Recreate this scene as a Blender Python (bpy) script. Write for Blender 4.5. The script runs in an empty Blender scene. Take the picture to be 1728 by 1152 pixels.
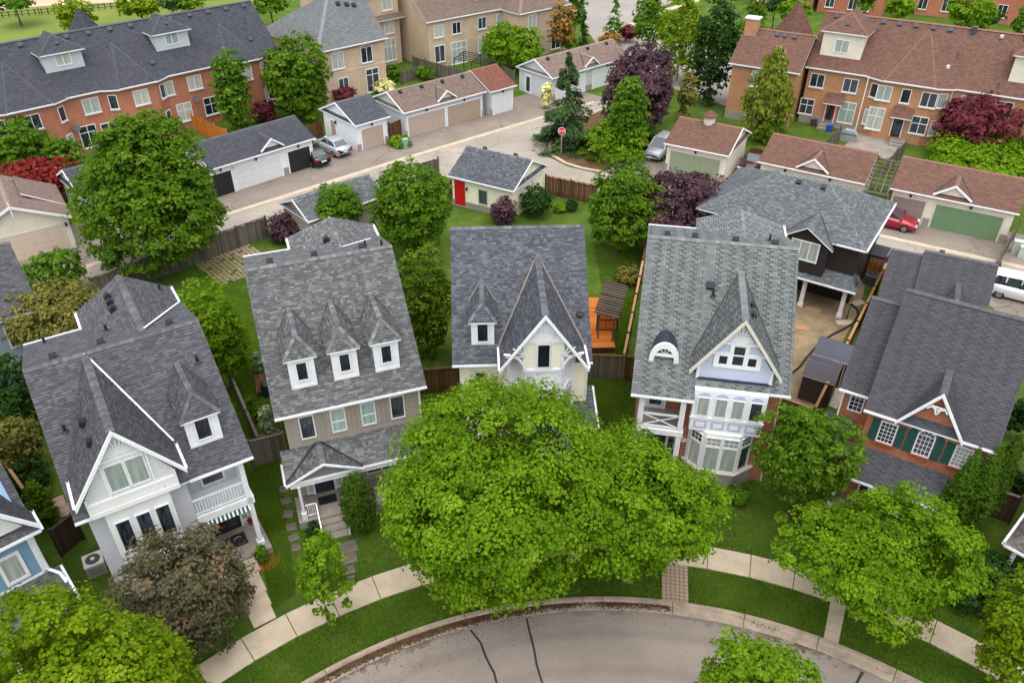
import bpy, math, random
import numpy as np
from mathutils import Vector, Matrix
R = math.radians
random.seed(7); RNG = np.random.default_rng(11)
scene = bpy.context.scene
C = scene.collection

# ---------------------------------------------------------------- camera, sky, sun, exposure
CAM_H, PITCH, FPX = 30.0, R(35.2), 1344.0
cam = bpy.data.cameras.new('camera'); camo = bpy.data.objects.new('camera', cam); C.objects.link(camo)
camo.location = (0, 0, CAM_H); camo.rotation_euler = (R(90) - PITCH, 0, 0)
cam.sensor_width = 36; cam.lens = 28.0; cam.clip_end = 2000; scene.camera = camo
SUN_EL, SUN_AZ = 76, -178          # degrees; azimuth from +Y (away from camera) towards +X
w = bpy.data.worlds.new('World'); scene.world = w; w.use_nodes = True
nt = w.node_tree; bg = nt.nodes['Background']
sky = nt.nodes.new('ShaderNodeTexSky'); sky.sky_type = 'NISHITA'; sky.sun_disc = False
sky.sun_elevation = R(SUN_EL); sky.sun_rotation = R(SUN_AZ); sky.dust_density = 3.0; sky.air_density = 1.2
hs = nt.nodes.new('ShaderNodeHueSaturation'); hs.inputs['Saturation'].default_value = 0.32   # overcast: grey cloud light
nt.links.new(sky.outputs[0], hs.inputs['Color']); nt.links.new(hs.outputs[0], bg.inputs['Color'])
bg.inputs['Strength'].default_value = 0.15
sl = bpy.data.lights.new('sun', 'SUN'); so = bpy.data.objects.new('sun', sl); C.objects.link(so)
sl.energy = 1.2; sl.angle = R(110); sl.color = (1.0, 0.96, 0.9)
so.location = (-40, 60, 80)
_d = Vector((math.sin(R(SUN_AZ)) * math.cos(R(SUN_EL)), math.cos(R(SUN_AZ)) * math.cos(R(SUN_EL)), math.sin(R(SUN_EL))))
so.rotation_euler = _d.to_track_quat('Z', 'Y').to_euler()
scene.view_settings.view_transform = 'Standard'; scene.view_settings.look = 'None'
scene.view_settings.exposure = 1.1; scene.view_settings.gamma = 1.0
scene.render.resolution_x = 1024; scene.render.resolution_y = 682

# ---------------------------------------------------------------- photo pixel -> place (distance from the plane it touches)
_s, _c = math.sin(PITCH), math.cos(PITCH)
def G(u, v, z=0.0):
    x = (u - 864) / FPX; y = (v - 576) / FPX
    t = (CAM_H - z) / (_s + y * _c)
    return Vector((t * x, t * (_c - y * _s), z))

# ---------------------------------------------------------------- objects
def tag(o, label=None, cat=None, group=None, kind=None):
    if label: o['label'] = label
    if cat: o['category'] = cat
    if group: o['group'] = group
    if kind: o['kind'] = kind
    return o
def thing(name, label, cat, loc=(0, 0, 0), rot=0.0, group=None):
    o = bpy.data.objects.new(name, None); C.objects.link(o)
    o.empty_display_size = 0.2; o.location = loc; o.rotation_euler = (0, 0, R(rot))
    return tag(o, label, cat, group)
def link(name, me, parent=None, loc=(0, 0, 0), rot=None, scale=None):
    o = bpy.data.objects.new(name, me); C.objects.link(o)
    o.location = loc
    if rot is not None: o.rotation_euler = rot if hasattr(rot, '__len__') else (0, 0, R(rot))
    if scale is not None: o.scale = scale
    if parent: o.parent = parent
    return o

class MB:
    def __init__(s): s.v = []; s.f = []; s.m = []
    def poly(s, pts, m=0):
        i = len(s.v); s.v += [tuple(p) for p in pts]; s.f.append(tuple(range(i, i + len(pts)))); s.m.append(m)
    def idx(s, pts, faces, m=0):
        i = len(s.v); s.v += [tuple(p) for p in pts]
        for f in faces: s.f.append(tuple(i + k for k in f)); s.m.append(m)
        return s
    def box(s, a, b, m=0):
        x0, y0, z0 = a; x1, y1, z1 = b
        return s.idx([(x0,y0,z0),(x1,y0,z0),(x1,y1,z0),(x0,y1,z0),(x0,y0,z1),(x1,y0,z1),(x1,y1,z1),(x0,y1,z1)],
              [(0,3,2,1),(4,5,6,7),(0,1,5,4),(1,2,6,5),(2,3,7,6),(3,0,4,7)], m)
    def bar(s, p0, p1, w, h, m=0, up=(0, 0, 1)):
        p0 = Vector(p0); p1 = Vector(p1); d = (p1 - p0).normalized(); u = Vector(up)
        r = d.cross(u)
        if r.length < 1e-4: r = d.cross(Vector((1, 0, 0)))
        r.normalize(); u = r.cross(d)
        q = [p + r * (a * w / 2) + u * (b * h / 2) for p in (p0, p1) for a, b in ((-1,-1),(1,-1),(1,1),(-1,1))]
        return s.idx(q, [(0,1,2,3),(7,6,5,4),(0,4,5,1),(1,5,6,2),(2,6,7,3),(3,7,4,0)], m)
    def prism(s, prof, ax, a0, a1, m=0):
        f = {'x': lambda p, a: (a, p[0], p[1]), 'y': lambda p, a: (p[0], a, p[1]), 'z': lambda p, a: (p[0], p[1], a)}[ax]
        n = len(prof)
        return s.idx([f(p, a0) for p in prof] + [f(p, a1) for p in prof],
              [tuple(range(n))[::-1], tuple(range(n, 2 * n))] + [(k, (k + 1) % n, n + (k + 1) % n, n + k) for k in range(n)], m)
    def tube(s, pts, rad, n=8, m=0):
        pts = [Vector(p) for p in pts]
        if not hasattr(rad, '__len__'): rad = [rad] * len(pts)
        rings = []
        for k, p in enumerate(pts):
            d = (pts[min(k + 1, len(pts) - 1)] - pts[max(k - 1, 0)]).normalized()
            a = d.cross(Vector((0, 0, 1)))
            if a.length < 1e-3: a = Vector((1, 0, 0))
            a.normalize(); b = d.cross(a)
            rings.append([p + (a * math.cos(2*math.pi*j/n) + b * math.sin(2*math.pi*j/n)) * rad[k] for j in range(n)])
        i = len(s.v)
        for r in rings: s.v += [tuple(q) for q in r]
        for k in range(len(pts) - 1):
            for j in range(n):
                s.f.append((i+k*n+j, i+k*n+(j+1)%n, i+(k+1)*n+(j+1)%n, i+(k+1)*n+j)); s.m.append(m)
        s.f.append(tuple(i + j for j in range(n))[::-1]); s.m.append(m)
        e = i + (len(pts) - 1) * n
        s.f.append(tuple(e + j for j in range(n))); s.m.append(m)
        return s
    def slab(s, pts, th, mt=0, ms=1):
        lo = [(p[0], p[1], p[2] - th) for p in pts]; n = len(pts)
        s.poly(pts, mt); s.poly(lo[::-1], ms)
        for k in range(n): s.poly([lo[k], lo[(k+1) % n], pts[(k+1) % n], pts[k]], ms)
        return s
    def mesh(s, name, mats, smooth=False):
        me = bpy.data.meshes.new(name); me.from_pydata(s.v, [], s.f); 
        for m in mats: me.materials.append(m)
        me.polygons.foreach_set('material_index', s.m)
        uv = me.uv_layers.new(name='UVMap'); co = s.v; data = []
        for p in me.polygons:
            n = p.normal
            if abs(n.z) > 0.999: t = Vector((1, 0, 0))
            else: t = Vector((-n.y, n.x, 0)).normalized()
            b = n.cross(t)
            for vi in p.vertices:
                q = Vector(co[vi]); data += [q.dot(t), q.dot(b)]
        uv.data.foreach_set('uv', data)
        if smooth: me.polygons.foreach_set('use_smooth', [True] * len(me.polygons))
        me.update(); return me
    def build(s, name, parent, mats, loc=(0, 0, 0), rot=None, smooth=False):
        if not isinstance(mats, (list, tuple)): mats = [mats]
        return link(name, s.mesh(name, mats, smooth), parent, loc, rot)

def np_mesh(name, V, Q, mats, tone=None, smooth=False, mi=None):
    me = bpy.data.meshes.new(name); V = np.asarray(V, np.float32); Q = np.asarray(Q, np.int32); k = Q.shape[1]
    me.vertices.add(len(V)); me.vertices.foreach_set('co', V.ravel())
    me.loops.add(Q.size); me.loops.foreach_set('vertex_index', Q.ravel())
    me.polygons.add(len(Q)); me.polygons.foreach_set('loop_start', np.arange(0, Q.size, k, dtype=np.int32))
    for m in mats: me.materials.append(m)
    if tone is not None:
        a = me.attributes.new('tone', 'FLOAT', 'POINT'); a.data.foreach_set('value', np.asarray(tone, np.float32))
    me.update(calc_edges=True)
    if mi is not None: me.polygons.foreach_set('material_index', np.asarray(mi, np.int32))
    if smooth: me.polygons.foreach_set('use_smooth', np.ones(len(Q), bool))
    return me

# ---------------------------------------------------------------- materials
def rgb(r, g, b):
    f = lambda c: (c / 255 / 12.92) if c / 255 <= 0.04045 else ((c / 255 + 0.055) / 1.055) ** 2.4
    return (f(r), f(g), f(b), 1)
class N:
    def __init__(s, name, rough=0.8, spec=0.25):
        s.m = bpy.data.materials.new(name); s.m.use_nodes = True; s.t = s.m.node_tree
        s.b = s.t.nodes['Principled BSDF']; s.b.inputs['Roughness'].default_value = rough
        s.b.inputs['Specular IOR Level'].default_value = spec
        s._tc = None
    def n(s, ty, **kw):
        o = s.t.nodes.new('ShaderNode' + ty)
        for k, v in kw.items():
            if hasattr(o, k): setattr(o, k, v)
            else: o.inputs[k.replace('_', ' ')].default_value = v
        return o
    def l(s, a, b): s.t.links.new(a, b)
    def tc(s, k):
        if not s._tc: s._tc = s.n('TexCoord')
        return s._tc.outputs[k]
    def noise(s, scale, detail=4, rough=0.6, vec='Object', stretch=None):
        o = s.n('TexNoise'); o.inputs['Scale'].default_value = scale; o.inputs['Detail'].default_value = detail; o.inputs['Roughness'].default_value = rough
        v = s.tc(vec) if isinstance(vec, str) else vec
        if stretch:
            mp = s.n('Mapping'); mp.inputs['Scale'].default_value = stretch; s.l(v, mp.inputs[0]); v = mp.outputs[0]
        s.l(v, o.inputs['Vector']); return o.outputs[0]
    def ramp(s, fac, stops, interp='LINEAR'):
        o = s.n('ValToRGB'); cr = o.color_ramp; cr.interpolation = interp
        while len(cr.elements) < len(stops): cr.elements.new(0.5)
        for e, (p, c) in zip(cr.elements, stops): e.position = p; e.color = c if len(c) == 4 else (*c, 1)
        s.l(fac, o.inputs[0]); return o.outputs[0]
    def mix(s, fac, a, b, mode='MIX'):
        o = s.n('Mix', data_type='RGBA', blend_type=mode)
        for sock, v in ((o.inputs['Factor'], fac), (o.inputs[6], a), (o.inputs[7], b)):
            if isinstance(v, (int, float)): sock.default_value = v
            elif isinstance(v, tuple): sock.default_value = v
            else: s.l(v, sock)
        return o.outputs[2]
    def math(s, op, a, b=None):
        o = s.n('Math', operation=op)
        for sock, v in ((o.inputs[0], a), (o.inputs[1], b)):
            if v is None: continue
            if isinstance(v, (int, float)): sock.default_value = v
            else: s.l(v, sock)
        return o.outputs[0]
    def bump(s, h, strength=0.3, dist=0.02):
        o = s.n('Bump'); o.inputs['Strength'].default_value = strength; o.inputs['Distance'].default_value = dist
        s.l(h, o.inputs['Height']); s.l(o.outputs[0], s.b.inputs['Normal'])
    def col(s, c):
        if isinstance(c, tuple): s.b.inputs['Base Color'].default_value = c
        else: s.l(c, s.b.inputs['Base Color'])
        return s
def g(v): return (v, v, v, 1)
def sc(c, k): return (c[0] * k, c[1] * k, c[2] * k, 1)

def paint(name, c, rough=0.55, var=0.16, scale=1.3, spec=0.3, bump=0.0):
    s = N(name, rough, spec)
    f = s.noise(scale, 6, 0.7)
    s.col(s.mix(s.ramp(f, [(0.35, g(0)), (0.7, g(1))]), c, sc(c, 1 - var)))
    if bump: s.bump(s.noise(25, 3), bump, 0.01)
    return s.m
def siding(name, c, sp=0.11, vert=False, rough=0.6):
    s = N(name, rough, 0.3)
    sep = s.n('SeparateXYZ'); s.l(s.tc('UV'), sep.inputs[0])
    fr = s.math('FRACT', s.math('DIVIDE', sep.outputs[0 if vert else 1], sp))
    line = s.ramp(fr, [(0.0, g(0.5)), (0.07, g(1)), (0.93, g(1)), (1.0, g(0.75))]) if not vert else s.ramp(fr, [(0.0, g(0.6)), (0.06, g(1.08)), (0.2, g(1.08)), (0.24, g(0.7)), (0.3, g(1))])
    f = s.noise(1.1, 6, 0.7)
    base = s.mix(s.ramp(f, [(0.35, g(0)), (0.75, g(1))]), c, sc(c, 0.84))
    s.col(s.mix(1.0, base, line, 'MULTIPLY')); s.bump(fr, 0.35, 0.02); return s.m
def scale_siding(name, c):          # fish-scale shingles
    s = N(name, 0.6, 0.3)
    br = s.n('TexBrick'); br.inputs['Scale'].default_value = 1
    br.inputs['Brick Width'].default_value = 0.12; br.inputs['Row Height'].default_value = 0.085; br.inputs['Mortar Size'].default_value = 0.008
    br.inputs['Color1'].default_value = c; br.inputs['Color2'].default_value = sc(c, 0.93); br.inputs['Mortar'].default_value = sc(c, 0.66)
    mp = s.n('Mapping'); mp.inputs['Rotation'].default_value = (0, 0, R(45)); s.l(s.tc('UV'), mp.inputs[0]); s.l(mp.outputs[0], br.inputs['Vector'])
    s.col(br.outputs[0]); s.bump(br.outputs['Fac'], -0.3, 0.02); return s.m
def brick(name, c1, c2, mortar, dark=None):
    s = N(name, 0.85, 0.2)
    br = s.n('TexBrick'); br.inputs['Scale'].default_value = 1; br.inputs['Brick Width'].default_value = 0.215; br.inputs['Row Height'].default_value = 0.075
    br.inputs['Mortar Size'].default_value = 0.009; br.inputs['Color1'].default_value = c1; br.inputs['Color2'].default_value = c2; br.inputs['Mortar'].default_value = mortar
    br.inputs['Bias'].default_value = -0.1
    s.l(s.tc('UV'), br.inputs['Vector'])
    f = s.noise(0.6, 5, 0.7); f2 = s.noise(9, 3, 0.6, 'UV', (0.6, 2.2, 1))
    c = s.mix(s.ramp(f, [(0.35, g(0)), (0.75, g(0.5))]), br.outputs[0], dark or sc(c1, 0.55))
    c = s.mix(s.ramp(f2, [(0.58, g(0)), (0.66, g(0.6))]), c, (min(1, c2[0]*1.5), min(1, c2[1]*1.6), min(1, c2[2]*1.7), 1))
    s.col(c); s.bump(br.outputs['Fac'], -0.4, 0.015); return s.m
SHADE = {}
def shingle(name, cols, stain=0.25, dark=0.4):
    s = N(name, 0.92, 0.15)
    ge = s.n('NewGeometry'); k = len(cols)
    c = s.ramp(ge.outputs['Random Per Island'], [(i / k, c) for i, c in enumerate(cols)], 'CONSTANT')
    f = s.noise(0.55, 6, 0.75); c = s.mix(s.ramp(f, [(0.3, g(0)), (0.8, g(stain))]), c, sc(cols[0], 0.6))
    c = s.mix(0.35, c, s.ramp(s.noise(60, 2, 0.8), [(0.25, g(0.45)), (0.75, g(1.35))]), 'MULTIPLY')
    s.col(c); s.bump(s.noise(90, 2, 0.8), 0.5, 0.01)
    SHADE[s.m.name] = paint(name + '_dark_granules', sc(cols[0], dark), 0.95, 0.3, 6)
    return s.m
def shingle_far(name, c1, c2, stain=0.3, w=0.32, h=0.16):
    s = N(name, 0.92, 0.15)
    br = s.n('TexBrick'); br.inputs['Scale'].default_value = 1; br.inputs['Brick Width'].default_value = w; br.inputs['Row Height'].default_value = h
    br.inputs['Mortar Size'].default_value = 0.012; br.inputs['Color1'].default_value = c1; br.inputs['Color2'].default_value = c2; br.inputs['Mortar'].default_value = sc(c1, 0.55)
    s.l(s.tc('UV'), br.inputs['Vector'])
    f = s.noise(0.35, 6, 0.75); c = s.mix(s.ramp(f, [(0.3, g(0)), (0.8, g(stain))]), br.outputs[0], sc(c1, 0.62))
    f2 = s.noise(7, 3, 0.8); c = s.mix(0.55, c, s.ramp(f2, [(0.3, g(0.55)), (0.7, g(1.5))]), 'MULTIPLY')
    s.col(c); s.bump(br.outputs['Fac'], -0.5, 0.02); return s.m
def wood(name, c1, c2, c3):
    s = N(name, 0.85, 0.15)
    oi = s.n('ObjectInfo'); c = s.ramp(oi.outputs['Random'], [(0, c1), (0.5, c2), (1, c3)])
    f = s.noise(3, 5, 0.7, 'Object', (14, 14, 0.7)); c = s.mix(s.ramp(f, [(0.3, g(0)), (0.7, g(0.65))]), c, sc(c1, 0.45))
    s.col(c); s.bump(f, 0.4, 0.01); return s.m
def leafmat(name, cols, trans=0.42, rough=0.7):
    s = N(name, rough, 0.06)
    at = s.n('Attribute', attribute_name='tone'); k = len(cols) - 1
    ge = s.n('NewGeometry')
    c = s.ramp(s.math('ADD', s.math('MULTIPLY', at.outputs['Fac'], 0.75), s.math('MULTIPLY', ge.outputs['Random Per Island'], 0.25)), [(i / k, c) for i, c in enumerate(cols)])
    s.col(c)
    tr = s.n('BsdfTranslucent'); s.l(s.mix(1.0, c, (1.35, 1.3, 0.4, 1), 'MULTIPLY'), tr.inputs[0])
    mx = s.n('MixShader'); mx.inputs[0].default_value = trans
    out = s.t.nodes['Material Output']; s.l(s.b.outputs[0], mx.inputs[1]); s.l(tr.outputs[0], mx.inputs[2]); s.l(mx.outputs[0], out.inputs[0])
    return s.m
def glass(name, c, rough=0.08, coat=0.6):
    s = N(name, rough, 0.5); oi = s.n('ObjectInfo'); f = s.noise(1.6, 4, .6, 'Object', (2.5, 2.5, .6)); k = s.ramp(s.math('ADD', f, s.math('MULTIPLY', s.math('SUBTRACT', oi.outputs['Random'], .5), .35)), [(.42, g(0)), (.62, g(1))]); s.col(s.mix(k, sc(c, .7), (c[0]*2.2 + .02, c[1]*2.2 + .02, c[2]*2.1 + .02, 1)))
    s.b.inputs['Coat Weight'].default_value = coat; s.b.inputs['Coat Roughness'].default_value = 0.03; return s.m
def blind(name, c):
    s = N(name, 0.35, 0.5)
    sep = s.n('SeparateXYZ'); s.l(s.tc('UV'), sep.inputs[0])
    oi = s.n('ObjectInfo'); f = s.noise(2.5, 3, 0.6, 'Object', (5, 5, 0.3)); c2 = s.mix(s.math('MULTIPLY', oi.outputs['Random'], .6), c, rgb(206, 200, 184)); s.col(s.mix(s.ramp(f, [(0.35, g(0)), (0.7, g(.8))]), c2, sc(c, 0.6)))
    s.b.inputs['Coat Weight'].default_value = 0.5; s.b.inputs['Coat Roughness'].default_value = 0.04; return s.m
def ground_mat(name, stops, scale, fine=30, rough=0.95, bump=0.4, fineamt=0.5, dist=0.03):
    s = N(name, rough, 0.1)
    f = s.noise(scale, 7, 0.7); c = s.ramp(f, stops)
    f2 = s.noise(fine, 4, 0.75); c = s.mix(fineamt, c, s.ramp(f2, [(0.25, g(0.4)), (0.75, g(1.6))]), 'MULTIPLY')
    s.col(c); s.bump(f2, bump, dist); return s.m
def metal(name, c, rough=0.4, met=0.0, coat=0.0):
    s = N(name, rough, 0.5); s.col(c); s.b.inputs['Metallic'].default_value = met; s.b.inputs['Coat Weight'].default_value = coat; s.b.inputs['Coat Roughness'].default_value = 0.06; return s.m

X = {}
X['white'] = paint('white_paint', rgb(230, 231, 234), 0.5, 0.16, 2.2)
def peeling(name, c):
    s = N(name, .65, .25); f = s.noise(1.4, 6, .7); col = s.mix(s.ramp(f, [(.35, g(0)), (.75, g(.3))]), c, rgb(190, 186, 178))
    p = s.noise(5, 8, .8, 'Object', (1, 1, .45)); s.col(s.mix(s.ramp(p, [(.63, g(0)), (.66, g(.75))]), col, rgb(136, 124, 112))); s.bump(p, .3, .01); return s.m
X['offwhite'] = peeling('peeling_white_paint', rgb(232, 232, 231))
X['cream_trim'] = paint('cream_trim', rgb(206, 200, 186), 0.6, 0.12)
X['white_scale'] = scale_siding('white_fish_scale', rgb(222, 222, 221))
X['yellow_scale'] = scale_siding('yellow_fish_scale', rgb(244, 238, 212))
X['lilac_scale'] = scale_siding('lilac_fish_scale', rgb(196, 202, 224))
X['lilac'] = paint('lilac_paint', rgb(178, 183, 214), 0.5, 0.08)
X['sid_grey'] = siding('grey_siding', rgb(190, 191, 196))
X['sid_white'] = siding('white_siding', rgb(226, 228, 231))
X['sid_taupe'] = siding('taupe_siding', rgb(160, 150, 138))
X['bat_taupe'] = siding('taupe_boards', rgb(160, 151, 140), 0.5, True)
X['sid_yellow'] = siding('pale_yellow_siding', rgb(240, 234, 208))
X['sid_blue'] = siding('blue_siding', rgb(120, 152, 180))
X['sid_bluegrey'] = siding('blue_grey_siding', rgb(132, 148, 152))
X['sid_cream'] = siding('cream_siding', rgb(222, 214, 198))
X['sid_pgrey'] = siding('pale_grey_siding', rgb(190, 196, 198))
X['sid_black'] = siding('dark_brown_boards', rgb(46, 40, 40), 0.3, True)
X['red_brick'] = brick('red_brick', rgb(168, 98, 72), rgb(182, 112, 86), rgb(168, 134, 116))
X['house_brick'] = brick('orange_red_brick', rgb(166, 94, 64), rgb(182, 118, 90), rgb(146, 116, 102), rgb(124, 70, 52))
X['orange_brick'] = brick('orange_brick', rgb(172, 120, 82), rgb(184, 132, 94), rgb(172, 142, 116))
X['beige_brick'] = brick('beige_brick', rgb(186, 160, 134), rgb(198, 174, 150), rgb(186, 170, 150))
X['stone'] = brick('grey_stone_base', rgb(150, 140, 128), rgb(166, 156, 146), rgb(120, 114, 108))
X['brick_dark'] = paint('dark_red_brick_band', rgb(150, 74, 46))
X['glass'] = glass('dark_glass', rgb(34, 40, 50))
X['glass_black'] = glass('insect_screen_glass', rgb(24, 29, 40), 0.3, 0.2)
X['curtain'] = blind('window_with_curtain', rgb(150, 164, 158))
X['blind'] = blind('window_with_green_blind', rgb(150, 186, 176))
X['curtain_w'] = blind('window_with_white_curtain', rgb(186, 186, 178))
X['concrete'] = ground_mat('concrete', [(0.3, rgb(160, 146, 126)), (0.7, rgb(186, 172, 150))], 0.9, 45, 0.9, 0.15, 0.3, 0.01)
X['conc_grey'] = ground_mat('grey_concrete', [(0.3, rgb(120, 112, 104)), (0.7, rgb(150, 142, 132))], 0.9, 40, 0.9, 0.2, 0.35, 0.01)
X['kerb'] = ground_mat('kerb_concrete', [(0.3, rgb(116, 104, 92)), (0.5, rgb(146, 132, 116)), (0.7, rgb(160, 146, 130))], 1.6, 30, 0.9, 0.2, 0.4, 0.01)
X['paver'] = ground_mat('paver', [(0.3, rgb(140, 118, 100)), (0.7, rgb(168, 146, 126))], 2, 30, 0.9, 0.2, 0.4, 0.01)
X['paver_grey'] = ground_mat('grey_flagstone', [(0.3, rgb(84, 78, 72)), (0.7, rgb(110, 102, 94))], 2, 30, 0.9, 0.2, 0.4, 0.01)
X['soil'] = ground_mat('bare_soil', [(0.3, rgb(104, 90, 68)), (0.55, rgb(136, 120, 94)), (0.75, rgb(152, 136, 110))], 0.7, 25, 0.95, 0.5, 0.4)
X['mulch'] = ground_mat('mulch', [(0.3, rgb(74, 56, 42)), (0.7, rgb(118, 90, 68))], 2.5, 30, 0.95, 0.7, 0.6)
X['gravel'] = ground_mat('gravel', [(0.3, rgb(120, 114, 100)), (0.7, rgb(178, 170, 152))], 5, 28, 0.95, 0.8, 0.7)
X['grass'] = ground_mat('lawn_grass', [(0.25, rgb(40, 62, 14)), (0.5, rgb(56, 80, 20)), (0.7, rgb(76, 96, 30)), (0.85, rgb(104, 106, 58))], 0.5, 26, 0.95, 0.8, 0.75, 0.06)
def lawn(name):
    s = N(name, .95, .08); f = s.noise(.45, 7, .7); c = s.ramp(f, [(.25, rgb(56, 78, 26)), (.5, rgb(72, 96, 32)), (.72, rgb(94, 110, 44))])
    p = s.noise(.9, 8, .8); c = s.mix(s.ramp(p, [(.56, g(0)), (.72, g(.75))]), c, rgb(112, 110, 62))
    d = s.noise(1.7, 6, .75); c = s.mix(s.ramp(d, [(.62, g(0)), (.74, g(.6))]), c, rgb(84, 70, 46))
    f2 = s.noise(24, 5, .85); c = s.mix(.8, c, s.ramp(f2, [(.28, g(.4)), (.72, g(1.6))]), 'MULTIPLY'); s.col(c); s.bump(f2, .9, .07); return s.m
X['grass'] = lawn('lawn_grass_mixed')
X['park'] = ground_mat('park_grass', [(0.25, rgb(84, 98, 38)), (0.6, rgb(106, 118, 54)), (0.85, rgb(126, 130, 76))], 0.08, 6, 0.95, 0.5, 0.5)
X['sand'] = ground_mat('pinkish_sand', [(0.3, rgb(176, 142, 120)), (0.7, rgb(196, 164, 142))], 0.3, 5, 0.95, 0.1, 0.3)
X['tabroof'] = None
def asphalt(name, c1, c2, scale=0.25, crack=True):
    s = N(name, 0.9, 0.2)
    f = s.noise(scale, 7, 0.65); c = s.ramp(f, [(0.3, c1), (0.7, c2)])
    f2 = s.noise(70, 3, 0.8); c = s.mix(0.5, c, s.ramp(f2, [(0.25, g(0.55)), (0.75, g(1.4))]), 'MULTIPLY')
    if crack:
        vo = s.n('TexVoronoi', feature='DISTANCE_TO_EDGE'); vo.inputs['Scale'].default_value = 0.22
        nz = s.n('TexNoise'); nz.inputs['Scale'].default_value = 1.2; s.l(s.tc('Object'), nz.inputs['Vector'])
        va = s.n('VectorMath', operation='MULTIPLY_ADD'); s.l(nz.outputs['Color'], va.inputs[0]); va.inputs[1].default_value = (0.8, 0.8, 0); s.l(s.tc('Object'), va.inputs[2])
        s.l(va.outputs[0], vo.inputs['Vector'])
        c = s.mix(s.ramp(vo.outputs['Distance'], [(0.0, g(0.55)), (0.012, g(0))]), c, sc(c1, 0.35))
    s.col(c); s.bump(f2, 0.3, 0.01); return s.m
def road_front_mat():
    s = N('street_asphalt', 0.88, 0.22)
    f = s.noise(0.3, 7, 0.6); c = s.ramp(f, [(0.3, rgb(116, 107, 99)), (0.7, rgb(134, 124, 115))])
    # wheel tracks: rings about the bend's centre
    sep = s.n('SeparateXYZ'); s.l(s.tc('Object'), sep.inputs[0])
    rr = s.math('SQRT', s.math('ADD', s.math('POWER', sep.outputs[0], 2.0), s.math('POWER', sep.outputs[1], 2.0)))
    nz = s.noise(0.5, 4); rr = s.math('ADD', rr, s.math('MULTIPLY', nz, 0.5))
    tr = s.math('SINE', s.math('MULTIPLY', rr, 3.6)); c = s.mix(s.ramp(tr, [(0.35, g(0)), (1.0, g(0.22))]), c, rgb(84, 76, 72))
    f2 = s.noise(17, 6, 0.95); c = s.mix(0.9, c, s.ramp(f2, [(0.3, g(0.45)), (0.7, g(1.55))]), 'MULTIPLY')
    ps = s.noise(.8, 5, .6); c = s.mix(s.ramp(ps, [(.6, g(0)), (.66, g(.16))]), c, rgb(90, 82, 76))
    # debris washed against the kerb
    rad = s.math('SQRT', s.math('ADD', s.math('POWER', sep.outputs[0], 2.0), s.math('POWER', sep.outputs[1], 2.0)))
    d1 = s.noise(1.1, 7, 0.75); edge = s.math('ADD', s.math('MULTIPLY', s.math('SUBTRACT', 20.56, rad), 0.9), s.math('MULTIPLY', s.math('SUBTRACT', d1, 0.5), -2.6))
    side = s.ramp(s.noise(0.11, 2), [(0.42, g(0)), (0.55, g(1))])
    c = s.mix(s.math('MULTIPLY', s.ramp(edge, [(0.08, g(0.85)), (0.22, g(0))]), side), c, rgb(58, 44, 34))
    s.col(c); s.bump(f2, 0.35, 0.01); return s.m
X['road'] = road_front_mat()
X['lane'] = asphalt('lane_asphalt', rgb(132, 124, 114), rgb(156, 147, 136))
X['drive'] = asphalt('driveway_asphalt', rgb(112, 102, 94), rgb(134, 123, 114), 0.3)
X['far_road'] = asphalt('far_road', rgb(128, 122, 116), rgb(148, 142, 136), 0.1, False)
X['tar'] = paint('tar_sealant', rgb(52, 48, 48), 0.5)
S_ = {
 'h1': shingle('slate_purple_shingles', [rgb(88,88,93), rgb(95,95,99), rgb(83,83,87), rgb(100,98,103), rgb(77,77,82), rgb(93,92,97), rgb(88,89,94), rgb(82,81,85)], .2, .5),
 'h2': shingle('mixed_grey_shingles', [rgb(103,103,104), rgb(91,91,95), rgb(119,120,116), rgb(108,109,110), rgb(97,97,101), rgb(127,126,118), rgb(102,104,105), rgb(86,86,91), rgb(113,113,113), rgb(95,95,97)], 0.3, .55),
 'h3': shingle('blue_grey_shingles', [rgb(90,93,101), rgb(101,103,109), rgb(81,84,91), rgb(109,111,115), rgb(87,89,96), rgb(96,100,106), rgb(75,77,85), rgb(92,93,98)], .25, .5),
 'h4': shingle('green_grey_shingles', [rgb(114,118,118), rgb(120,124,123), rgb(108,112,112), rgb(126,130,128), rgb(112,115,116), rgb(103,107,107)], 0.25, .22),
 'h5': shingle('charcoal_shingles', [rgb(82,82,87), rgb(86,85,90), rgb(79,79,83), rgb(90,87,92), rgb(83,85,89)], 0.3, .55),
 'bk': shingle('dark_teal_shingles', [rgb(105,110,112), rgb(94,99,101), rgb(117,121,123), rgb(100,104,107), rgb(88,92,95)], 0.2, .5)}
S_['h0'] = S_['h1']; S_['h6'] = shingle('warm_grey_shingles', [rgb(110,104,100), rgb(100,95,92), rgb(118,112,108), rgb(94,90,88)], 0.3)
SF = {'tl': shingle_far('far_charcoal_shingles', rgb(60,61,68), rgb(74,75,81)), 'grey': shingle_far('far_grey_shingles', rgb(94,96,98), rgb(112,114,114)),
 'brown': shingle_far('far_brown_shingles', rgb(94,69,60), rgb(112,84,73)), 'tan': shingle_far('far_tan_shingles', rgb(100,86,77), rgb(118,102,92)),
 'red': shingle_far('far_red_brown_shingles', rgb(102,66,55), rgb(120,80,67)), 'mauve': shingle_far('far_mauve_shingles', rgb(108,92,85), rgb(126,109,101)),
 'dark': shingle_far('garage_charcoal_shingles', rgb(64,66,73), rgb(80,82,87)), 'slate': shingle_far('garage_slate_shingles', rgb(100,106,110), rgb(120,124,128)),
 'ochre': shingle_far('far_ochre_shingles', rgb(134,104,80), rgb(154,124,98))}
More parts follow.
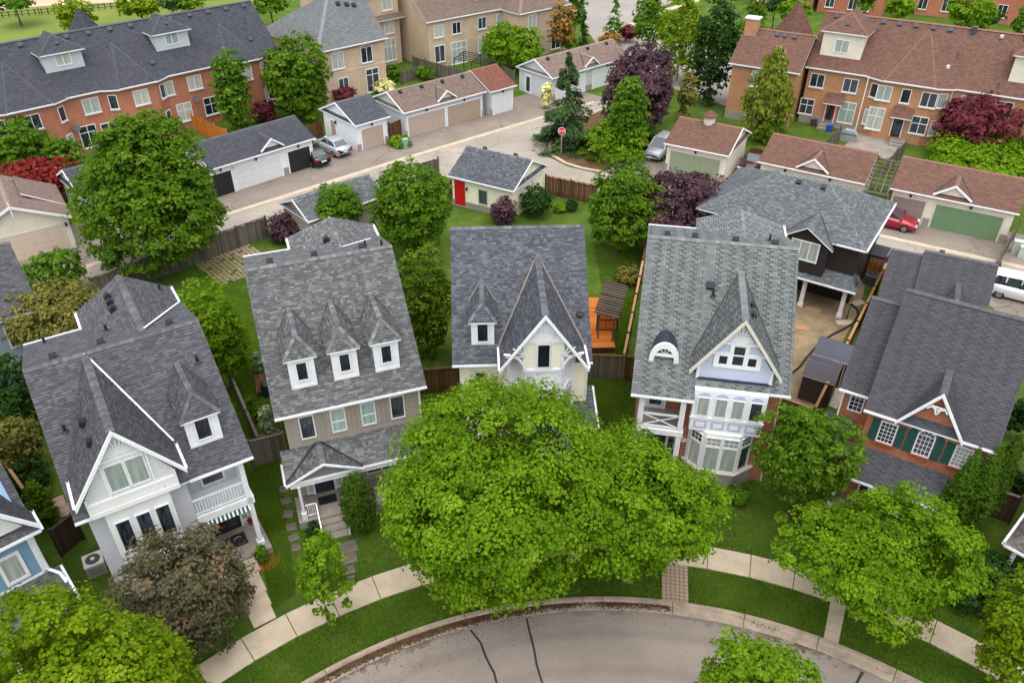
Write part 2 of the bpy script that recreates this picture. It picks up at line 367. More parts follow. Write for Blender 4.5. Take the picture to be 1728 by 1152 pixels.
SFC = {m.name: m2 for m, m2 in ((SF[k], shingle_far(SF[k].name + '_caps', sc(c_, 1.45), sc(c_, 1.7), .1)) for k, c_ in (('tl', rgb(66,67,74)), ('grey', rgb(100,102,104)), ('brown', rgb(104,76,66)), ('tan', rgb(106,92,82)), ('red', rgb(108,70,58)), ('mauve', rgb(114,98,90)), ('dark', rgb(72,74,80)), ('slate', rgb(108,114,118)), ('ochre', rgb(140,110,86))))}
X['cap_dark'] = paint('dark_flashing', rgb(44, 44, 48), 0.6)
X['vent'] = paint('black_roof_vent', rgb(38, 39, 43), 0.5)
X['vent_grey'] = paint('grey_roof_vent', rgb(70, 72, 78), 0.5)

# ---------------------------------------------------------------- roofs
class Roof:
    """planes of one roof: slab with white edges, shingle tabs, ridge caps and valley flashings"""
    def __init__(s, parent, near, th=0.09, edge='white', style='arch', name='roof', dash=.9):
        s.dash = dash
        s.p = parent; s.mat = near; s.th = th; s.edge = edge; s.style = style; s.name = name
        s.slab = MB(); s.V = []; s.Q = []; s.M = []; s.n = 0; s.fl = []; s.gut = []
    def plane(s, *pts):
        pts = [Vector(p) for p in pts]; s.slab.slab(pts, s.th)
        if s.style == 'far': return
        e = (pts[1] - pts[0]).normalized(); nn = e.cross(pts[2] - pts[0])
        if nn.length < 1e-6: return
        nn.normalize(); u = nn.cross(e)
        if nn.z < 0: nn = -nn
        P2 = [((p - pts[0]).dot(e), (p - pts[0]).dot(u)) for p in pts]
        if max(q[1] for q in P2) < 0.01: u = -u; P2 = [(a, -b) for a, b in P2]
        tmax = max(q[1] for q in P2)
        def span(t):
            xs = []
            for k in range(len(P2)):
                a, b = P2[k], P2[(k + 1) % len(P2)]
                if abs(a[1] - b[1]) < 1e-9:
                    if abs(a[1] - t) < 1e-6: xs += [a[0], b[0]]
                elif min(a[1], b[1]) - 1e-6 <= t <= max(a[1], b[1]) + 1e-6:
                    xs.append(a[0] + (b[0] - a[0]) * (t - a[1]) / (b[1] - a[1]))
            return (min(xs), max(xs)) if xs else None
        ex = 0.135; t = 0.0; row = 0
        while t < tmax - 0.02:
            t1 = min(t + ex, tmax); A = span(t + 1e-4); B = span(t1 - 1e-4)
            if A and B:
                L = min(A[0], B[0]); Rr = max(A[1], B[1])
                cuts = []
                if s.style == 'arch':
                    x = L + random.uniform(-.3, 0)
                    while x < Rr: cuts.append(x); x += random.choice((.12, .15, .18, .22, .27, .32))
                else:
                    x = math.floor(L / .305) * .305 - (0.1525 if row % 2 else 0) 
                    while x < Rr: cuts.append(x); x += .305
                cuts.append(Rr + .01)
                for c0, c1 in zip(cuts, cuts[1:]):
                    h = 0.012 if s.style == 'tab' else random.choice((0.010, 0.012, 0.022))
                    gp = 0.007 if s.style == 'tab' else 0.003
                    a0, a1 = max(c0 + gp, A[0]), min(c1 - gp, A[1]); b0, b1 = max(c0 + gp, B[0]), min(c1 - gp, B[1])
                    if a1 - a0 < .01 and b1 - b0 < .01: continue
                    a1 = max(a0, a1); b1 = max(b0, b1)
                    o = pts[0]
                    q = [o + e*a0 + u*t + nn*h, o + e*a1 + u*t + nn*h, o + e*b1 + u*t1 + nn*.004, o + e*b0 + u*t1 + nn*.004, o + e*a0 + u*t - nn*.002, o + e*a1 + u*t - nn*.002]
                    s.V += [tuple(x) for x in q]; n = s.n; s.Q += [(n, n+1, n+2, n+3), (n+4, n+5, n+1, n)]; s.M += [0, 0]; s.n += 6
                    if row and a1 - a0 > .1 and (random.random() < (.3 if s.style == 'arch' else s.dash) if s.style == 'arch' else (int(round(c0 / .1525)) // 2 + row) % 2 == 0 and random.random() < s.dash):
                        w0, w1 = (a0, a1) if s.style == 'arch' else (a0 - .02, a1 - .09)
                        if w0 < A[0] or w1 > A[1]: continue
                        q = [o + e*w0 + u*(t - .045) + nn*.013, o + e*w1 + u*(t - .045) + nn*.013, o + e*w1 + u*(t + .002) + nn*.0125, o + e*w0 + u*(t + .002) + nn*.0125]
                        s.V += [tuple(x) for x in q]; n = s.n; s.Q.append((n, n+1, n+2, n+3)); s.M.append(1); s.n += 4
            t += ex; row += 1
    def ridge(s, p0, p1, w=0.16, d=0.1):
        """cap tabs folded over a ridge or hip"""
        p0 = Vector(p0); p1 = Vector(p1); L = (p1 - p0).length
        if L < 1e-3: return
        e = (p1 - p0) / L; r = e.cross(Vector((0, 0, 1))).normalized(); up = r.cross(e)
        if s.style == 'far':
            s.slab.idx([p0 + r*w - up*(d-.03), p1 + r*w - up*(d-.03), p1 + up*.035, p0 + up*.035, p1 - r*w - up*(d-.03), p0 - r*w - up*(d-.03)], [(0,1,2,3),(3,2,4,5)], 2); return
        k = 0.0
        while k < L:
            a = p0 + e * k; b = p0 + e * min(k + .2, L)
            q = [a + r*w - up*(d-.035), b + r*w - up*(d-.03), b + up*.03, a + up*.045, b - r*w - up*(d-.03), a - r*w - up*(d-.035)]
            n = s.n; s.V += [tuple(x) for x in q]; s.Q += [(n, n+1, n+2, n+3), (n+3, n+2, n+4, n+5)]; s.M += [0, 0]; s.n += 6; k += .19
    def valley(s, p0, p1, mat='cap_dark', w=0.1):
        s.fl.append((Vector(p0), Vector(p1), mat, w))
    def gutter(s, p0, p1, w=0.1):
        s.gut.append((Vector(p0), Vector(p1), w))
    def done(s):
        o = s.slab.build(s.name, s.p, [s.mat, X[s.edge], SFC[s.mat.name]] if s.style == 'far' else [X['cap_dark'], X[s.edge]])
        if s.n:
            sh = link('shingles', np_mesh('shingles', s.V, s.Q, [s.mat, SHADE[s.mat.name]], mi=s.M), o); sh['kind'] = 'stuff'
        for p0, p1, mat, w in s.fl:
            mb = MB(); up = Vector((0, 0, .03)); mb.bar(p0 + up, p1 + up, w, 0.03); mb.build('flashing', o, X[mat])
        for p0, p1, w in s.gut:
            mb = MB(); d = (p1 - p0).normalized(); r = d.cross(Vector((0, 0, 1)))
            c0 = p0 + r * (w / 2 + .005); c1 = p1 + r * (w / 2 + .005)
            z = Vector((0, 0, .05))
            mb.bar(c0 - z, c1 - z, w, 0.012); mb.bar(c0 + r*(w/2) - z*.1, c1 + r*(w/2) - z*.1, 0.012, 0.085); mb.bar(c0 - r*(w/2-.006) - z*.1, c1 - r*(w/2-.006) - z*.1, 0.012, 0.085)
            L = (c1 - c0).length; k = .4
            while k < L: q = c0 + d * k; mb.bar(q - r*w/2 + z*.6, q + r*w/2 + z*.6, 0.03, 0.012); k += .9
            mb.build('gutter', o, X['white'])
        return o
_vm = {}
def vent(roof, p, nrm=None, kind='box', mat='vent', rot=0, size=0.3):
    key = (kind, mat, size)
    if key not in _vm:
        mb = MB()
        if kind == 'box':
            s = size; mb.box((-s*.62, -s*.62, -.02), (s*.62, s*.62, .02)); mb.prism([(-s*.5, .02), (s*.5, .02), (s*.5, .06), (s*.38, .26), (-s*.5, .18)], 'x', -s*.5, s*.5)
        elif kind == 'pipe': mb.tube([(0, 0, -.1), (0, 0, .35)], .06, 8); mb.tube([(0, 0, -.02), (0, 0, .05)], [.16, .08], 10)
        elif kind == 'turret': s = size; mb.box((-s*.5, -s*.5, -.2), (s*.5, s*.5, .55)); mb.box((-s*.6, -s*.6, .5), (s*.6, s*.6, .62))
        else: s = size; mb.tube([(0, 0, -.1), (0, 0, .12)], .1, 8); mb.tube([(0,0,.1),(0,0,.16),(0,0,.22)], [.2,.2,.05], 10)
        _vm[key] = mb.mesh('roof_vent', [X[mat]])
    o = link('roof_vent', _vm[key], roof, p)
    if nrm is not None and kind != 'pipe' and kind != 'turret':
        q = Vector(nrm).to_track_quat('Z', 'Y'); o.rotation_mode = 'QUATERNION'; o.rotation_quaternion = q
    elif rot: o.rotation_euler = (0, 0, R(rot))
    return o
def nrm_of(m, side=-1): return Vector((0, side * m, 1)).normalized()     # roof normal for slope m rising with +y (side -1)

# ---------------------------------------------------------------- windows, doors
_wm = {}
def _frame(w, h, cols, rows, arch, fw, split, dep, topbar):
    mb = MB(); d0, d1 = -dep, 0.0
    mb.box((-w/2 - fw, d0, -fw), (w/2 + fw, d1, 0)); 
    mb.box((-w/2 - fw, d0, 0), (-w/2, d1, h)); mb.box((w/2, d0, 0), (w/2 + fw, d1, h))
    if arch:
        rise = arch; n = 8; ring = []
        for k in range(n + 1):
            a = math.pi * k / n; ring.append((-math.cos(a), math.sin(a)))
        for (x0, z0), (x1, z1) in zip(ring, ring[1:]):
            o = lambda x, z, e: (x * (w/2 + e), h + z * (rise + e))
            q = [o(x0, z0, 0), o(x1, z1, 0), o(x1, z1, fw), o(x0, z0, fw)]
            mb.idx([(a, d0, b) for a, b in q] + [(a, d1, b) for a, b in q], [(0,1,2,3),(7,6,5,4),(0,4,5,1),(2,6,7,3)])
        mb.box((-w/2, d0*.7, h - .02), (w/2, d1, h + .02))
        for a in (45, 90, 135): mb.bar((0, d0*.5, h), (math.cos(R(a)) * w/2, d0*.5, h + math.sin(R(a)) * rise), .02, .02, up=(0, 1, 0))
    else: mb.box((-w/2 - fw, d0, h), (w/2 + fw, d1, h + fw))
    t = 0.022
    if split:
        for k in range(1, split): x = -w/2 + w * k / split; mb.box((x - .03, d0 * .85, 0), (x + .03, d1, h))
    if topbar: mb.box((-w/2, d0*.85, h*topbar - .03), (w/2, d1, h*topbar + .03))
    for k in range(1, cols): x = -w/2 + w * k / cols; mb.box((x - t/2, d0 * .6, 0), (x + t/2, d1, h))
    for k in range(1, rows): z = h * k / rows; mb.box((-w/2, d0 * .62, z - t/2), (w/2, d1, z + t/2))
    return mb
def window(parent, x, y, z, w, h, pane='glass', frame='white', cols=1, rows=1, split=0, arch=0.0, fw=0.06, rot=0, sill=None, dep=0.06, topbar=0, name='window', flat=False):
    """x = centre, z = bottom of the glass; outside is local -y"""
    key = (round(w,3), round(h,3), cols, rows, round(arch,3), fw, split, dep, topbar, frame)
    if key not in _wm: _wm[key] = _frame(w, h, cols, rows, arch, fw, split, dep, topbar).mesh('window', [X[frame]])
    wo = link(name, _wm[key], parent, (x, y, z), rot)
    pk = ('p', round(w,3), round(h,3), round(arch,3), pane)
    if pk not in _wm:
        mb = MB(); pts = [(-w/2 + .003, h)] + [(-w/2+.003, .003), (w/2-.003, .003), (w/2-.003, h)]
        if arch: pts = [(-w/2, 0), (w/2, 0), (w/2, h)] + [(math.cos(R(a)) * w/2, h + math.sin(R(a)) * arch) for a in range(20, 170, 20)] + [(-w/2, h)]
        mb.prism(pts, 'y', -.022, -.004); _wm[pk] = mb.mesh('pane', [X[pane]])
    tgt = parent if flat else wo
    if flat: link('pane', _wm[pk], tgt, (x, y, z), rot)
    else: link('pane', _wm[pk], tgt)
    if sill:
        sk = ('s', round(w,3), sill, fw)
        if sk not in _wm: _wm[sk] = MB().box((-w/2 - fw - .06, -.13, -fw - .1), (w/2 + fw + .06, -.001, -fw - .002)).mesh('sill', [X[sill]])
        link('sill', _wm[sk], tgt, (x, y, z) if flat else (0, 0, 0), rot if flat else None)
    return wo
X['door_dark'] = paint('navy_door', rgb(44, 50, 62), 0.45)
X['door_black'] = paint('black_door', rgb(40, 40, 44), 0.45)
X['door_red'] = paint('red_door', rgb(190, 26, 34), 0.4)
X['door_white'] = paint('white_door', rgb(216, 218, 220), 0.45)
X['door_beige'] = paint('beige_door', rgb(178, 160, 146), 0.5)
X['door_tan'] = paint('tan_door', rgb(166, 148, 130), 0.5)
X['door_cream'] = paint('cream_door', rgb(206, 188, 170), 0.5)
X['door_green'] = paint('sage_door', rgb(142, 152, 126), 0.5)
X['door_green2'] = paint('green_door', rgb(108, 138, 102), 0.5)
X['door_mauve'] = paint('mauve_door', rgb(140, 126, 122), 0.5)
X['shutter'] = paint('dark_green_shutter', rgb(36, 80, 74), 0.5)
X['brass'] = metal('brass', rgb(150, 120, 60), 0.35, 0.9)
def door(parent, x, y, z, w, h, mat, rot=0, frame='white', lights=0, glassy=False):
    mb = MB(); mb.box((-w/2, -.05, 0), (w/2, 0, h))
    for a, b in ((-.5, -.03), (.03, .5)):
        for c, d in ((.06, .42), (.5, .93)): 
            if not glassy: mb.box((a*w*.85 if a < 0 else .05*w, -.065, c*h), (-.05*w if a < 0 else b*w*.85, -.05, d*h))
    o = mb.build('door', parent, X[mat], (x, y, z), rot)
    fb = MB(); fb.box((-w/2 - .09, -.07, 0), (-w/2 - .003, 0, h)); fb.box((w/2 + .003, -.07, 0), (w/2 + .09, 0, h)); fb.box((-w/2 - .09, -.07, h + .003), (w/2 + .09, 0, h + .1))
    fb.build('frame', o, X[frame])
    MB().box((w*.36, -.1, h*.46), (w*.41, -.065, h*.52)).build('handle', o, X['brass'])
    if glassy: MB().box((-w*.34, -.062, h*.12), (w*.34, -.051, h*.92)).build('pane', o, X['glass'])
    return o
_gd = {}
def garage_door(parent, x, y, w, h, mat, rows=4, cols=4, trim='white', rot=0, lamp=True):
    """sectional door: each panel its own piece"""
    fb = MB(); fb.box((-w/2 - .14, -.05, 0), (-w/2, 0, h + .14)); fb.box((w/2, -.05, 0), (w/2 + .14, 0, h + .14)); fb.box((-w/2, -.05, h), (w/2, 0, h + .14))
    fb.box((-w/2, -.012, 0), (w/2, -.002, h), 1)
    o = fb.build('garage_door', parent, [X[trim], X['cap_dark']], (x, y, 0), rot)
    pw, ph = w / cols, h / rows; key = (round(pw, 3), round(ph, 3), mat)
    if key not in _gd:
        mb = MB(); mb.box((-pw/2 + .004, -.03, .004), (pw/2 - .004, -.013, ph - .006)); i = .09 * min(1, ph / .5)
        mb.box((-pw/2 + i, -.04, i), (pw/2 - i, -.03, ph - i)); _gd[key] = mb.mesh('panel', [X[mat]])
    for r in range(rows):
        for c in range(cols): link('panel', _gd[key], o, (-w/2 + pw * (c + .5), 0, ph * r))
    return o
X['lamp_black'] = paint('black_lantern', rgb(30, 30, 32), 0.5)
_lm = []
def lantern(parent, x, y, z, rot=0):
    if not _lm:
        mb = MB(); mb.box((-.05, -.03, .05), (.05, 0, .25)); mb.box((-.015, -.14, .22), (.015, 0, .25)); mb.tube([(0, -.14, -.05), (0, -.14, .14)], [.06, .1], 6); mb.tube([(0, -.14, .14), (0, -.14, .24)], [.12, .02], 6)
        _lm.append(mb.mesh('wall_lantern', [X['lamp_black']]))
    return link('wall_lantern', _lm[0], parent, (x, y, z), rot)
def downspout(parent, x, y, z0, z1, mat='white'):
    return MB().box((x - .04, y - .08, z0), (x + .04, y - .012, z1)).build('downspout', parent, X[mat])

def gable_dormer(roof, xc, hw, yf, ze, zr, m, z0, vmat=('cap_dark', 'cap_dark')):
    """cross-gable roof planes meeting a main slope z = z0 + m*y"""
    yb, yr = (ze - z0) / m, (zr - z0) / m; a, b = xc - hw, xc + hw
    roof.plane((a, yb, ze), (a, yf, ze), (xc, yf, zr), (xc, yr, zr))
    roof.plane((b, yf, ze), (b, yb, ze), (xc, yr, zr), (xc, yf, zr))
    roof.ridge((xc, yf, zr), (xc, yr, zr))
    roof.valley((a, yb, ze), (xc, yr, zr), vmat[0]); roof.valley((b, yb, ze), (xc, yr, zr), vmat[1])
    return yb, yr
def hip_dormer(parent, shm, style, xc, hw, whw, y0, ze, zr, m, z0, win, pane='glass_black', edge='white', vm='cap_dark', open_sash=False):
    """dormer part > its roof, window frame and pane"""
    zb = z0 + m * y0; mb = MB(); a, b = xc - whw, xc + whw; yb = (ze - z0) / m + .2
    mb.idx([(a, y0, zb - .1), (b, y0, zb - .1), (b, y0, ze), (a, y0, ze), (a, yb, ze), (b, yb, ze)], [(0,1,2,3), (0,3,4), (1,5,2)])
    for x in (a, b): mb.box((x - .045, y0 - .02, zb + .02), (x + .045, y0 - .003, ze))
    mb.box((a + .05, y0 - .02, zb + .02), (b - .05, y0 - .003, zb + .16)); mb.box((a + .05, y0 - .03, ze - .14), (b - .05, y0 - .003, ze))
    d = mb.build('dormer', parent, X['white'])
    rf = Roof(d, shm, .1, edge, style, 'dormer_roof'); f = y0 - .16; hy = f + hw * .95; yr = (zr - z0) / m; ye = (ze - z0) / m; a, b = xc - hw, xc + hw
    rf.plane((a, f, ze), (b, f, ze), (xc, hy, zr)); rf.plane((a, ye, ze), (a, f, ze), (xc, hy, zr), (xc, yr, zr)); rf.plane((b, f, ze), (b, ye, ze), (xc, yr, zr), (xc, hy, zr))
    rf.ridge((xc, hy, zr), (xc, yr, zr), .12, .08); rf.ridge((a, f, ze), (xc, hy, zr), .1, .05); rf.ridge((b, f, ze), (xc, hy, zr), .1, .05)
    if rf.n:   # shingles joined into the dormer roof itself: no fourth level
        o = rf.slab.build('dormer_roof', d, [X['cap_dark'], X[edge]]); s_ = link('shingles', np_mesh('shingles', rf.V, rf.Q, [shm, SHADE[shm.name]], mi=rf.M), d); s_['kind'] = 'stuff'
    else: rf.slab.build('dormer_roof', d, [shm, X[edge], SFC[shm.name]])
    for p in ((a, ye, ze), (b, ye, ze)): MB().bar(Vector(p) + Vector((0, 0, .03)), Vector((xc, yr, zr + .03)), .05, .03).build('flashing', d, X[vm])
    w_, h_, zz = win
    window(d, xc, y0 - .02, zb + zz, w_, h_, pane, flat=True, fw=.05, name='window_frame')
    return d
def sunburst(parent, xc, y, z, r, n, mat, hub=0.12, a0=8, half=None, zr=None):
    mb = MB()
    for k in range(n):
        a = R(a0 + (180 - 2 * a0) * k / (n - 1)); rr = r
        if half:   # stay inside the gable triangle of half-width half at z, height zr
            rr = min(r, 1 / (abs(math.cos(a)) / half + math.sin(a) / zr))
        mb.bar((xc + math.cos(a) * hub, y, z + math.sin(a) * hub), (xc + math.cos(a) * rr, y - .02, z + math.sin(a) * rr), .09, .045, up=(0, 1, 0))
    mb.prism([(xc + math.cos(R(q)) * hub, z + math.sin(R(q)) * hub) for q in range(0, 181, 20)], 'y', y - .03, y + .02)
    return mb.build('sunburst', parent, X[mat])
# ---------------------------------------------------------------- ground, street, lane
X['litter'] = ground_mat('leaf_litter', [(.3, rgb(52, 38, 28)), (.7, rgb(92, 70, 50))], 3, 20)
def sheet(name, pts, z, mat, kind='structure', th=0):
    mb = MB()
    if th: mb.slab([(p[0], p[1], z) for p in pts], th, 0, 0)
    else: mb.poly([(p[0], p[1], z) for p in pts])
    o = mb.build(name, None, mat)
    if kind: o['kind'] = kind
    return o
gm = MB(); st = 40
for i in range(-12, 12):
    for j in range(-4, 16): gm.poly([(i*st, j*st, 0), ((i+1)*st, j*st, 0), ((i+1)*st, (j+1)*st, 0), (i*st, (j+1)*st, 0)])
tag(gm.build('ground', None, X['grass']), kind='structure')
CX, CY = 4.05, 1.4
def arc(r, a0, a1, n): return [(CX + r * math.sin(R(a0 + (a1 - a0) * k / n)), CY + r * math.cos(R(a0 + (a1 - a0) * k / n))) for k in range(n + 1)]
mb = MB(); P1, P0 = arc(20.55, -80, 80, 80), arc(9.5, -80, 80, 80)
for k in range(80): mb.poly([(P0[k][0]-CX, P0[k][1]-CY, 0), (P0[k+1][0]-CX, P0[k+1][1]-CY, 0), (P1[k+1][0]-CX, P1[k+1][1]-CY, 0), (P1[k][0]-CX, P1[k][1]-CY, 0)])
street = mb.build('street', None, X['road'], (CX, CY, 0.012)); street['kind'] = 'structure'
for a, wob in ((-16.5, .25), (-9.5, -.2), (15.6, .3), (30.5, -.2)):   # tar-sealed cracks across the street
    mb = MB(); pr = None; ww = random.uniform(.045, .06)
    for k in range(13):
        r = 20.4 - k * .75; aa = R(a + wob * 3 * math.sin(k * .55) + k * .15 + random.uniform(-.25, .25)); p = Vector((r * math.sin(aa), r * math.cos(aa), .005)); t = Vector((math.cos(aa), -math.sin(aa), 0)) * ww
        if pr: mb.poly([pr[0] - pr[1], pr[0] + pr[1], p + t, p - t])
        pr = (p, t)
    mb.build('crack_seal', street, X['tar'])
kerb = thing('kerb', None, None, (CX, CY, 0)); kerb['kind'] = 'structure'; del_keys = []
for k in range(18):    # kerb and gutter in cast lengths
    a0, a1 = -76 + 152 * k / 18 + .04, -76 + 152 * (k + 1) / 18 - .04; mb = MB()
    for j in range(8):
        b0, b1 = a0 + (a1 - a0) * j / 8, a0 + (a1 - a0) * (j + 1) / 8
        f = lambda r, a, z: (r * math.sin(R(a)), r * math.cos(R(a)), z)
        pr = [(20.52, .018), (20.55, .026), (20.92, .032), (20.95, .05), (20.985, .15), (21.0, .158), (21.15, .16), (21.15, -.05), (20.52, -.05)]
        for (r0, z0), (r1, z1) in zip(pr, pr[1:]): mb.poly([f(r0, b0, z0), f(r0, b1, z0), f(r1, b1, z1), f(r1, b0, z1)])
    mb.build('kerb_stone', kerb, X['kerb'])
walk = thing('sidewalk', None, None, (CX, CY, 0)); walk['kind'] = 'structure'
da = math.degrees(1.97 / 24.0); a = -44.0; k = 0
while a < 50:
    mb = MB(); f = lambda r, aa, z: (r * math.sin(R(aa)), r * math.cos(R(aa)), z)
    e = .045; q = [f(23.31, a + e, .06), f(23.31, a + da - e, .06), f(24.66, a + da - e, .06), f(24.66, a + e, .06)]
    mb.slab(q, .1, 0, 0); o = mb.build('slab', walk, X['concrete'], (0, 0, random.uniform(0, .012))); a += da; k += 1
# brick crossing between sidewalk and kerb, each paver a piece
pv = thing('paver_crossing', None, None, (CX, CY, .05)); pv['kind'] = 'structure'
sheet('crossing_base', [(CX + r * math.sin(R(a_)), CY + r * math.cos(R(a_))) for r, a_ in ((21.16, 7.2), (21.16, 10.35), (23.3, 10.3), (23.3, 7.25))], .035, X['paver_grey'])
_pm = MB().box((-.098, -.048, -.06), (.098, .048, .012)).mesh('paver', [X['paver']])
_pm2 = MB().box((-.085, -.085, -.06), (.085, .085, .014)).mesh('paver', [X['paver']])
ac = 8.76
for i in range(11):
    r = 21.25 + i * .2
    for j in range(-3, 3):
        xx = j * .2 + .1; aa = R(ac) + xx / r
        big = _pm2
        link('paver', big, pv, (r * math.sin(aa), r * math.cos(aa), random.uniform(-.004, .004)), (0, 0, -aa + random.uniform(-.03, .03)))
rw = math.degrees(math.atan2(14.6 - CX - .25, 21.9 - CY))
link_walk = thing('concrete_crossing', None, None, (CX, CY, 0)); link_walk['kind'] = 'structure'
for i in range(4):
    r0 = 21.2 + i * .53; mb = MB(); aw = .62 / 22; q = [((r) * math.sin(R(rw) + s_ * aw / 2 * 1.0), (r) * math.cos(R(rw) + s_ * aw / 2), .055) for r, s_ in ((r0, -1), (r0, 1), (r0 + .51, 1), (r0 + .51, -1))]
    mb.slab(q, .1, 0, 0); mb.build('slab', link_walk, X['concrete'])

def gp(*pts): return [G(u, v)[:2] for u, v in pts]
# lane behind the houses
lane_n = [(-60, 20), (-30.9, 53.6), (-24.5, 60.54), (-15.7, 68.42), (-10.2, 73.32), (-2.5, 79.9), (3.94, 85.2), (12, 91.5)]
sheet('back_lane', [(-62, 20.2), (-31.5, 53.9), (-24.9, 60.8), (-16.1, 68.7), (-10.6, 73.6), (-2.9, 80.2), (3.5, 85.4), (11, 91.5), (14, 88.5), (7.4, 83.2), (4.6, 80.1), (3.4, 77.0), (3.6, 73.6), (5.3, 71.2), (8.3, 69.5), (17, 64.6), (29.5, 57.2), (38.6, 52.0), (62, 38.5), (59.6, 34.2), (36.2, 47.8), (27, 53.0), (14, 60.4), (5.6, 65.1), (1.4, 66.2), (-2.2, 66.6), (-6.6, 69.2), (-10.6, 67.3), (-20.6, 58.2), (-27.2, 51.2), (-56, 18)], .004, X['lane'])
# driveways north-west and north-east of the lane
sheet('driveway_northwest', [(-61, 19.6), (-30.8, 53.4), (-24.4, 60.4), (-15.6, 68.3), (-10.1, 73.2), (-2.4, 79.7), (4.0, 85.0), (10.8, 91.0), (6, 96), (0.5, 91.5), (-8, 84), (-16, 77), (-24, 70), (-32, 63), (-42, 54.5), (-70, 28)], .006, X['drive'])
sheet('driveway_northeast', [(8.2, 69.3), (16.9, 64.5), (29.4, 57.0), (38.5, 51.8), (63.7, 37.4), (67, 43), (42, 57), (33, 62.2), (20.5, 69.4), (15.5, 72.6), (13.5, 74.8), (10.6, 76.3), (9.2, 73.6)], .006, X['drive'])
def band(name, pts, w, z, mat, h=0.0, joint=2.0):
    """concrete gutter laid in lengths along a polyline"""
    o = thing(name, None, None); o['kind'] = 'structure'
    for p, q in zip(pts, pts[1:]):
        p, q = Vector((*p, 0)), Vector((*q, 0)); L = (q - p).length; n = max(1, round(L / joint)); d = (q - p) / L; r = d.cross(Vector((0, 0, 1))) * (w / 2)
        for k in range(n):
            a, b = p + d * (L * k / n + .008), p + d * (L * (k + 1) / n - .008); mb = MB()
            mb.slab([Vector((*(x)[:2], z)) for x in (a - r, b - r, b + r, a + r)], .08, 0, 0); mb.build('gutter_slab', o, mat)
    return o
band('lane_gutter_west', [(-46, 36.6), (-30.9, 53.6), (-24.54, 60.7), (-15.7, 68.55), (-10.2, 73.45), (3.94, 85.3), (9.4, 89.8)], .55, .02, X['concrete'])
band('lane_gutter_east', [(8.3, 69.6), (17, 64.75), (29.6, 57.3), (38.6, 52.1), (55, 42.7)], .55, .02, X['concrete'])
isl = [(12.4, 89.2), (9.2, 86.2), (6.2, 82.2), (4.75, 79.4), (3.75, 76.8), (3.85, 74.0), (5.1, 71.9), (6.6, 70.7), (8.3, 69.9)]
band('island_kerb', isl, .35, .13, X['concrete'], joint=1.2)
sheet('island_bed', isl + [(10.2, 73.2), (11.8, 76.0), (15.5, 83)], .1, X['mulch'])
# front lawns get their own darker turf, yards get soil and stone
sheet('soil_yard', [G(*q)[:2] for q in ((1296, 560), (1340, 485), (1425, 452), (1462, 470), (1452, 520), (1420, 580), (1378, 690), (1300, 690))], .01, X['soil'])
sheet('gravel_path', [G(*q)[:2] for q in ((1436, 592), (1450, 600), (1412, 690), (1392, 682))], .014, X['gravel'])
sheet('side_path', [G(*q)[:2] for q in ((1080, 540), (1095, 545), (1090, 600), (1070, 600))], .014, X['gravel'])
sheet('rear_driveway', [G(*q)[:2] for q in ((1660, 462), (1735, 478), (1860, 520), (1800, 570), (1700, 545), (1655, 500))], .008, X['drive'])
# far street, verge and park
sheet('far_street', [G(*q)[:2] for q in ((952, 0), (985, 44), (1005, 72), (1080, 130), (1300, 205), (1340, 150), (1180, 78), (1060, 40), (1090, 20), (1160, -4), (1160, -22), (1000, -20))], .004, X['far_road'])
sheet('far_sidewalk', [G(*q)[:2] for q in ((1035, 52), (1100, 22), (1180, -2), (1180, 3), (1104, 27), (1042, 56))], .03, X['concrete'])
sheet('park_lawn', [G(*q)[:2] for q in ((-200, 120), (500, 0), (520, -60), (-500, -60))], .004, X['park'])
sheet('sand_infield', [G(*q)[:2] for q in ((-100, 22), (120, 8), (330, -2), (430, -20), (-100, -20))], .012, X['sand'])
# ---------------------------------------------------------------- front row of houses; local x along the front, y away from the street
def body(parent, prof, x0, x1, mat, name='wall'):
    return MB().prism(prof, 'x', x0, x1).build(name, parent, X[mat])

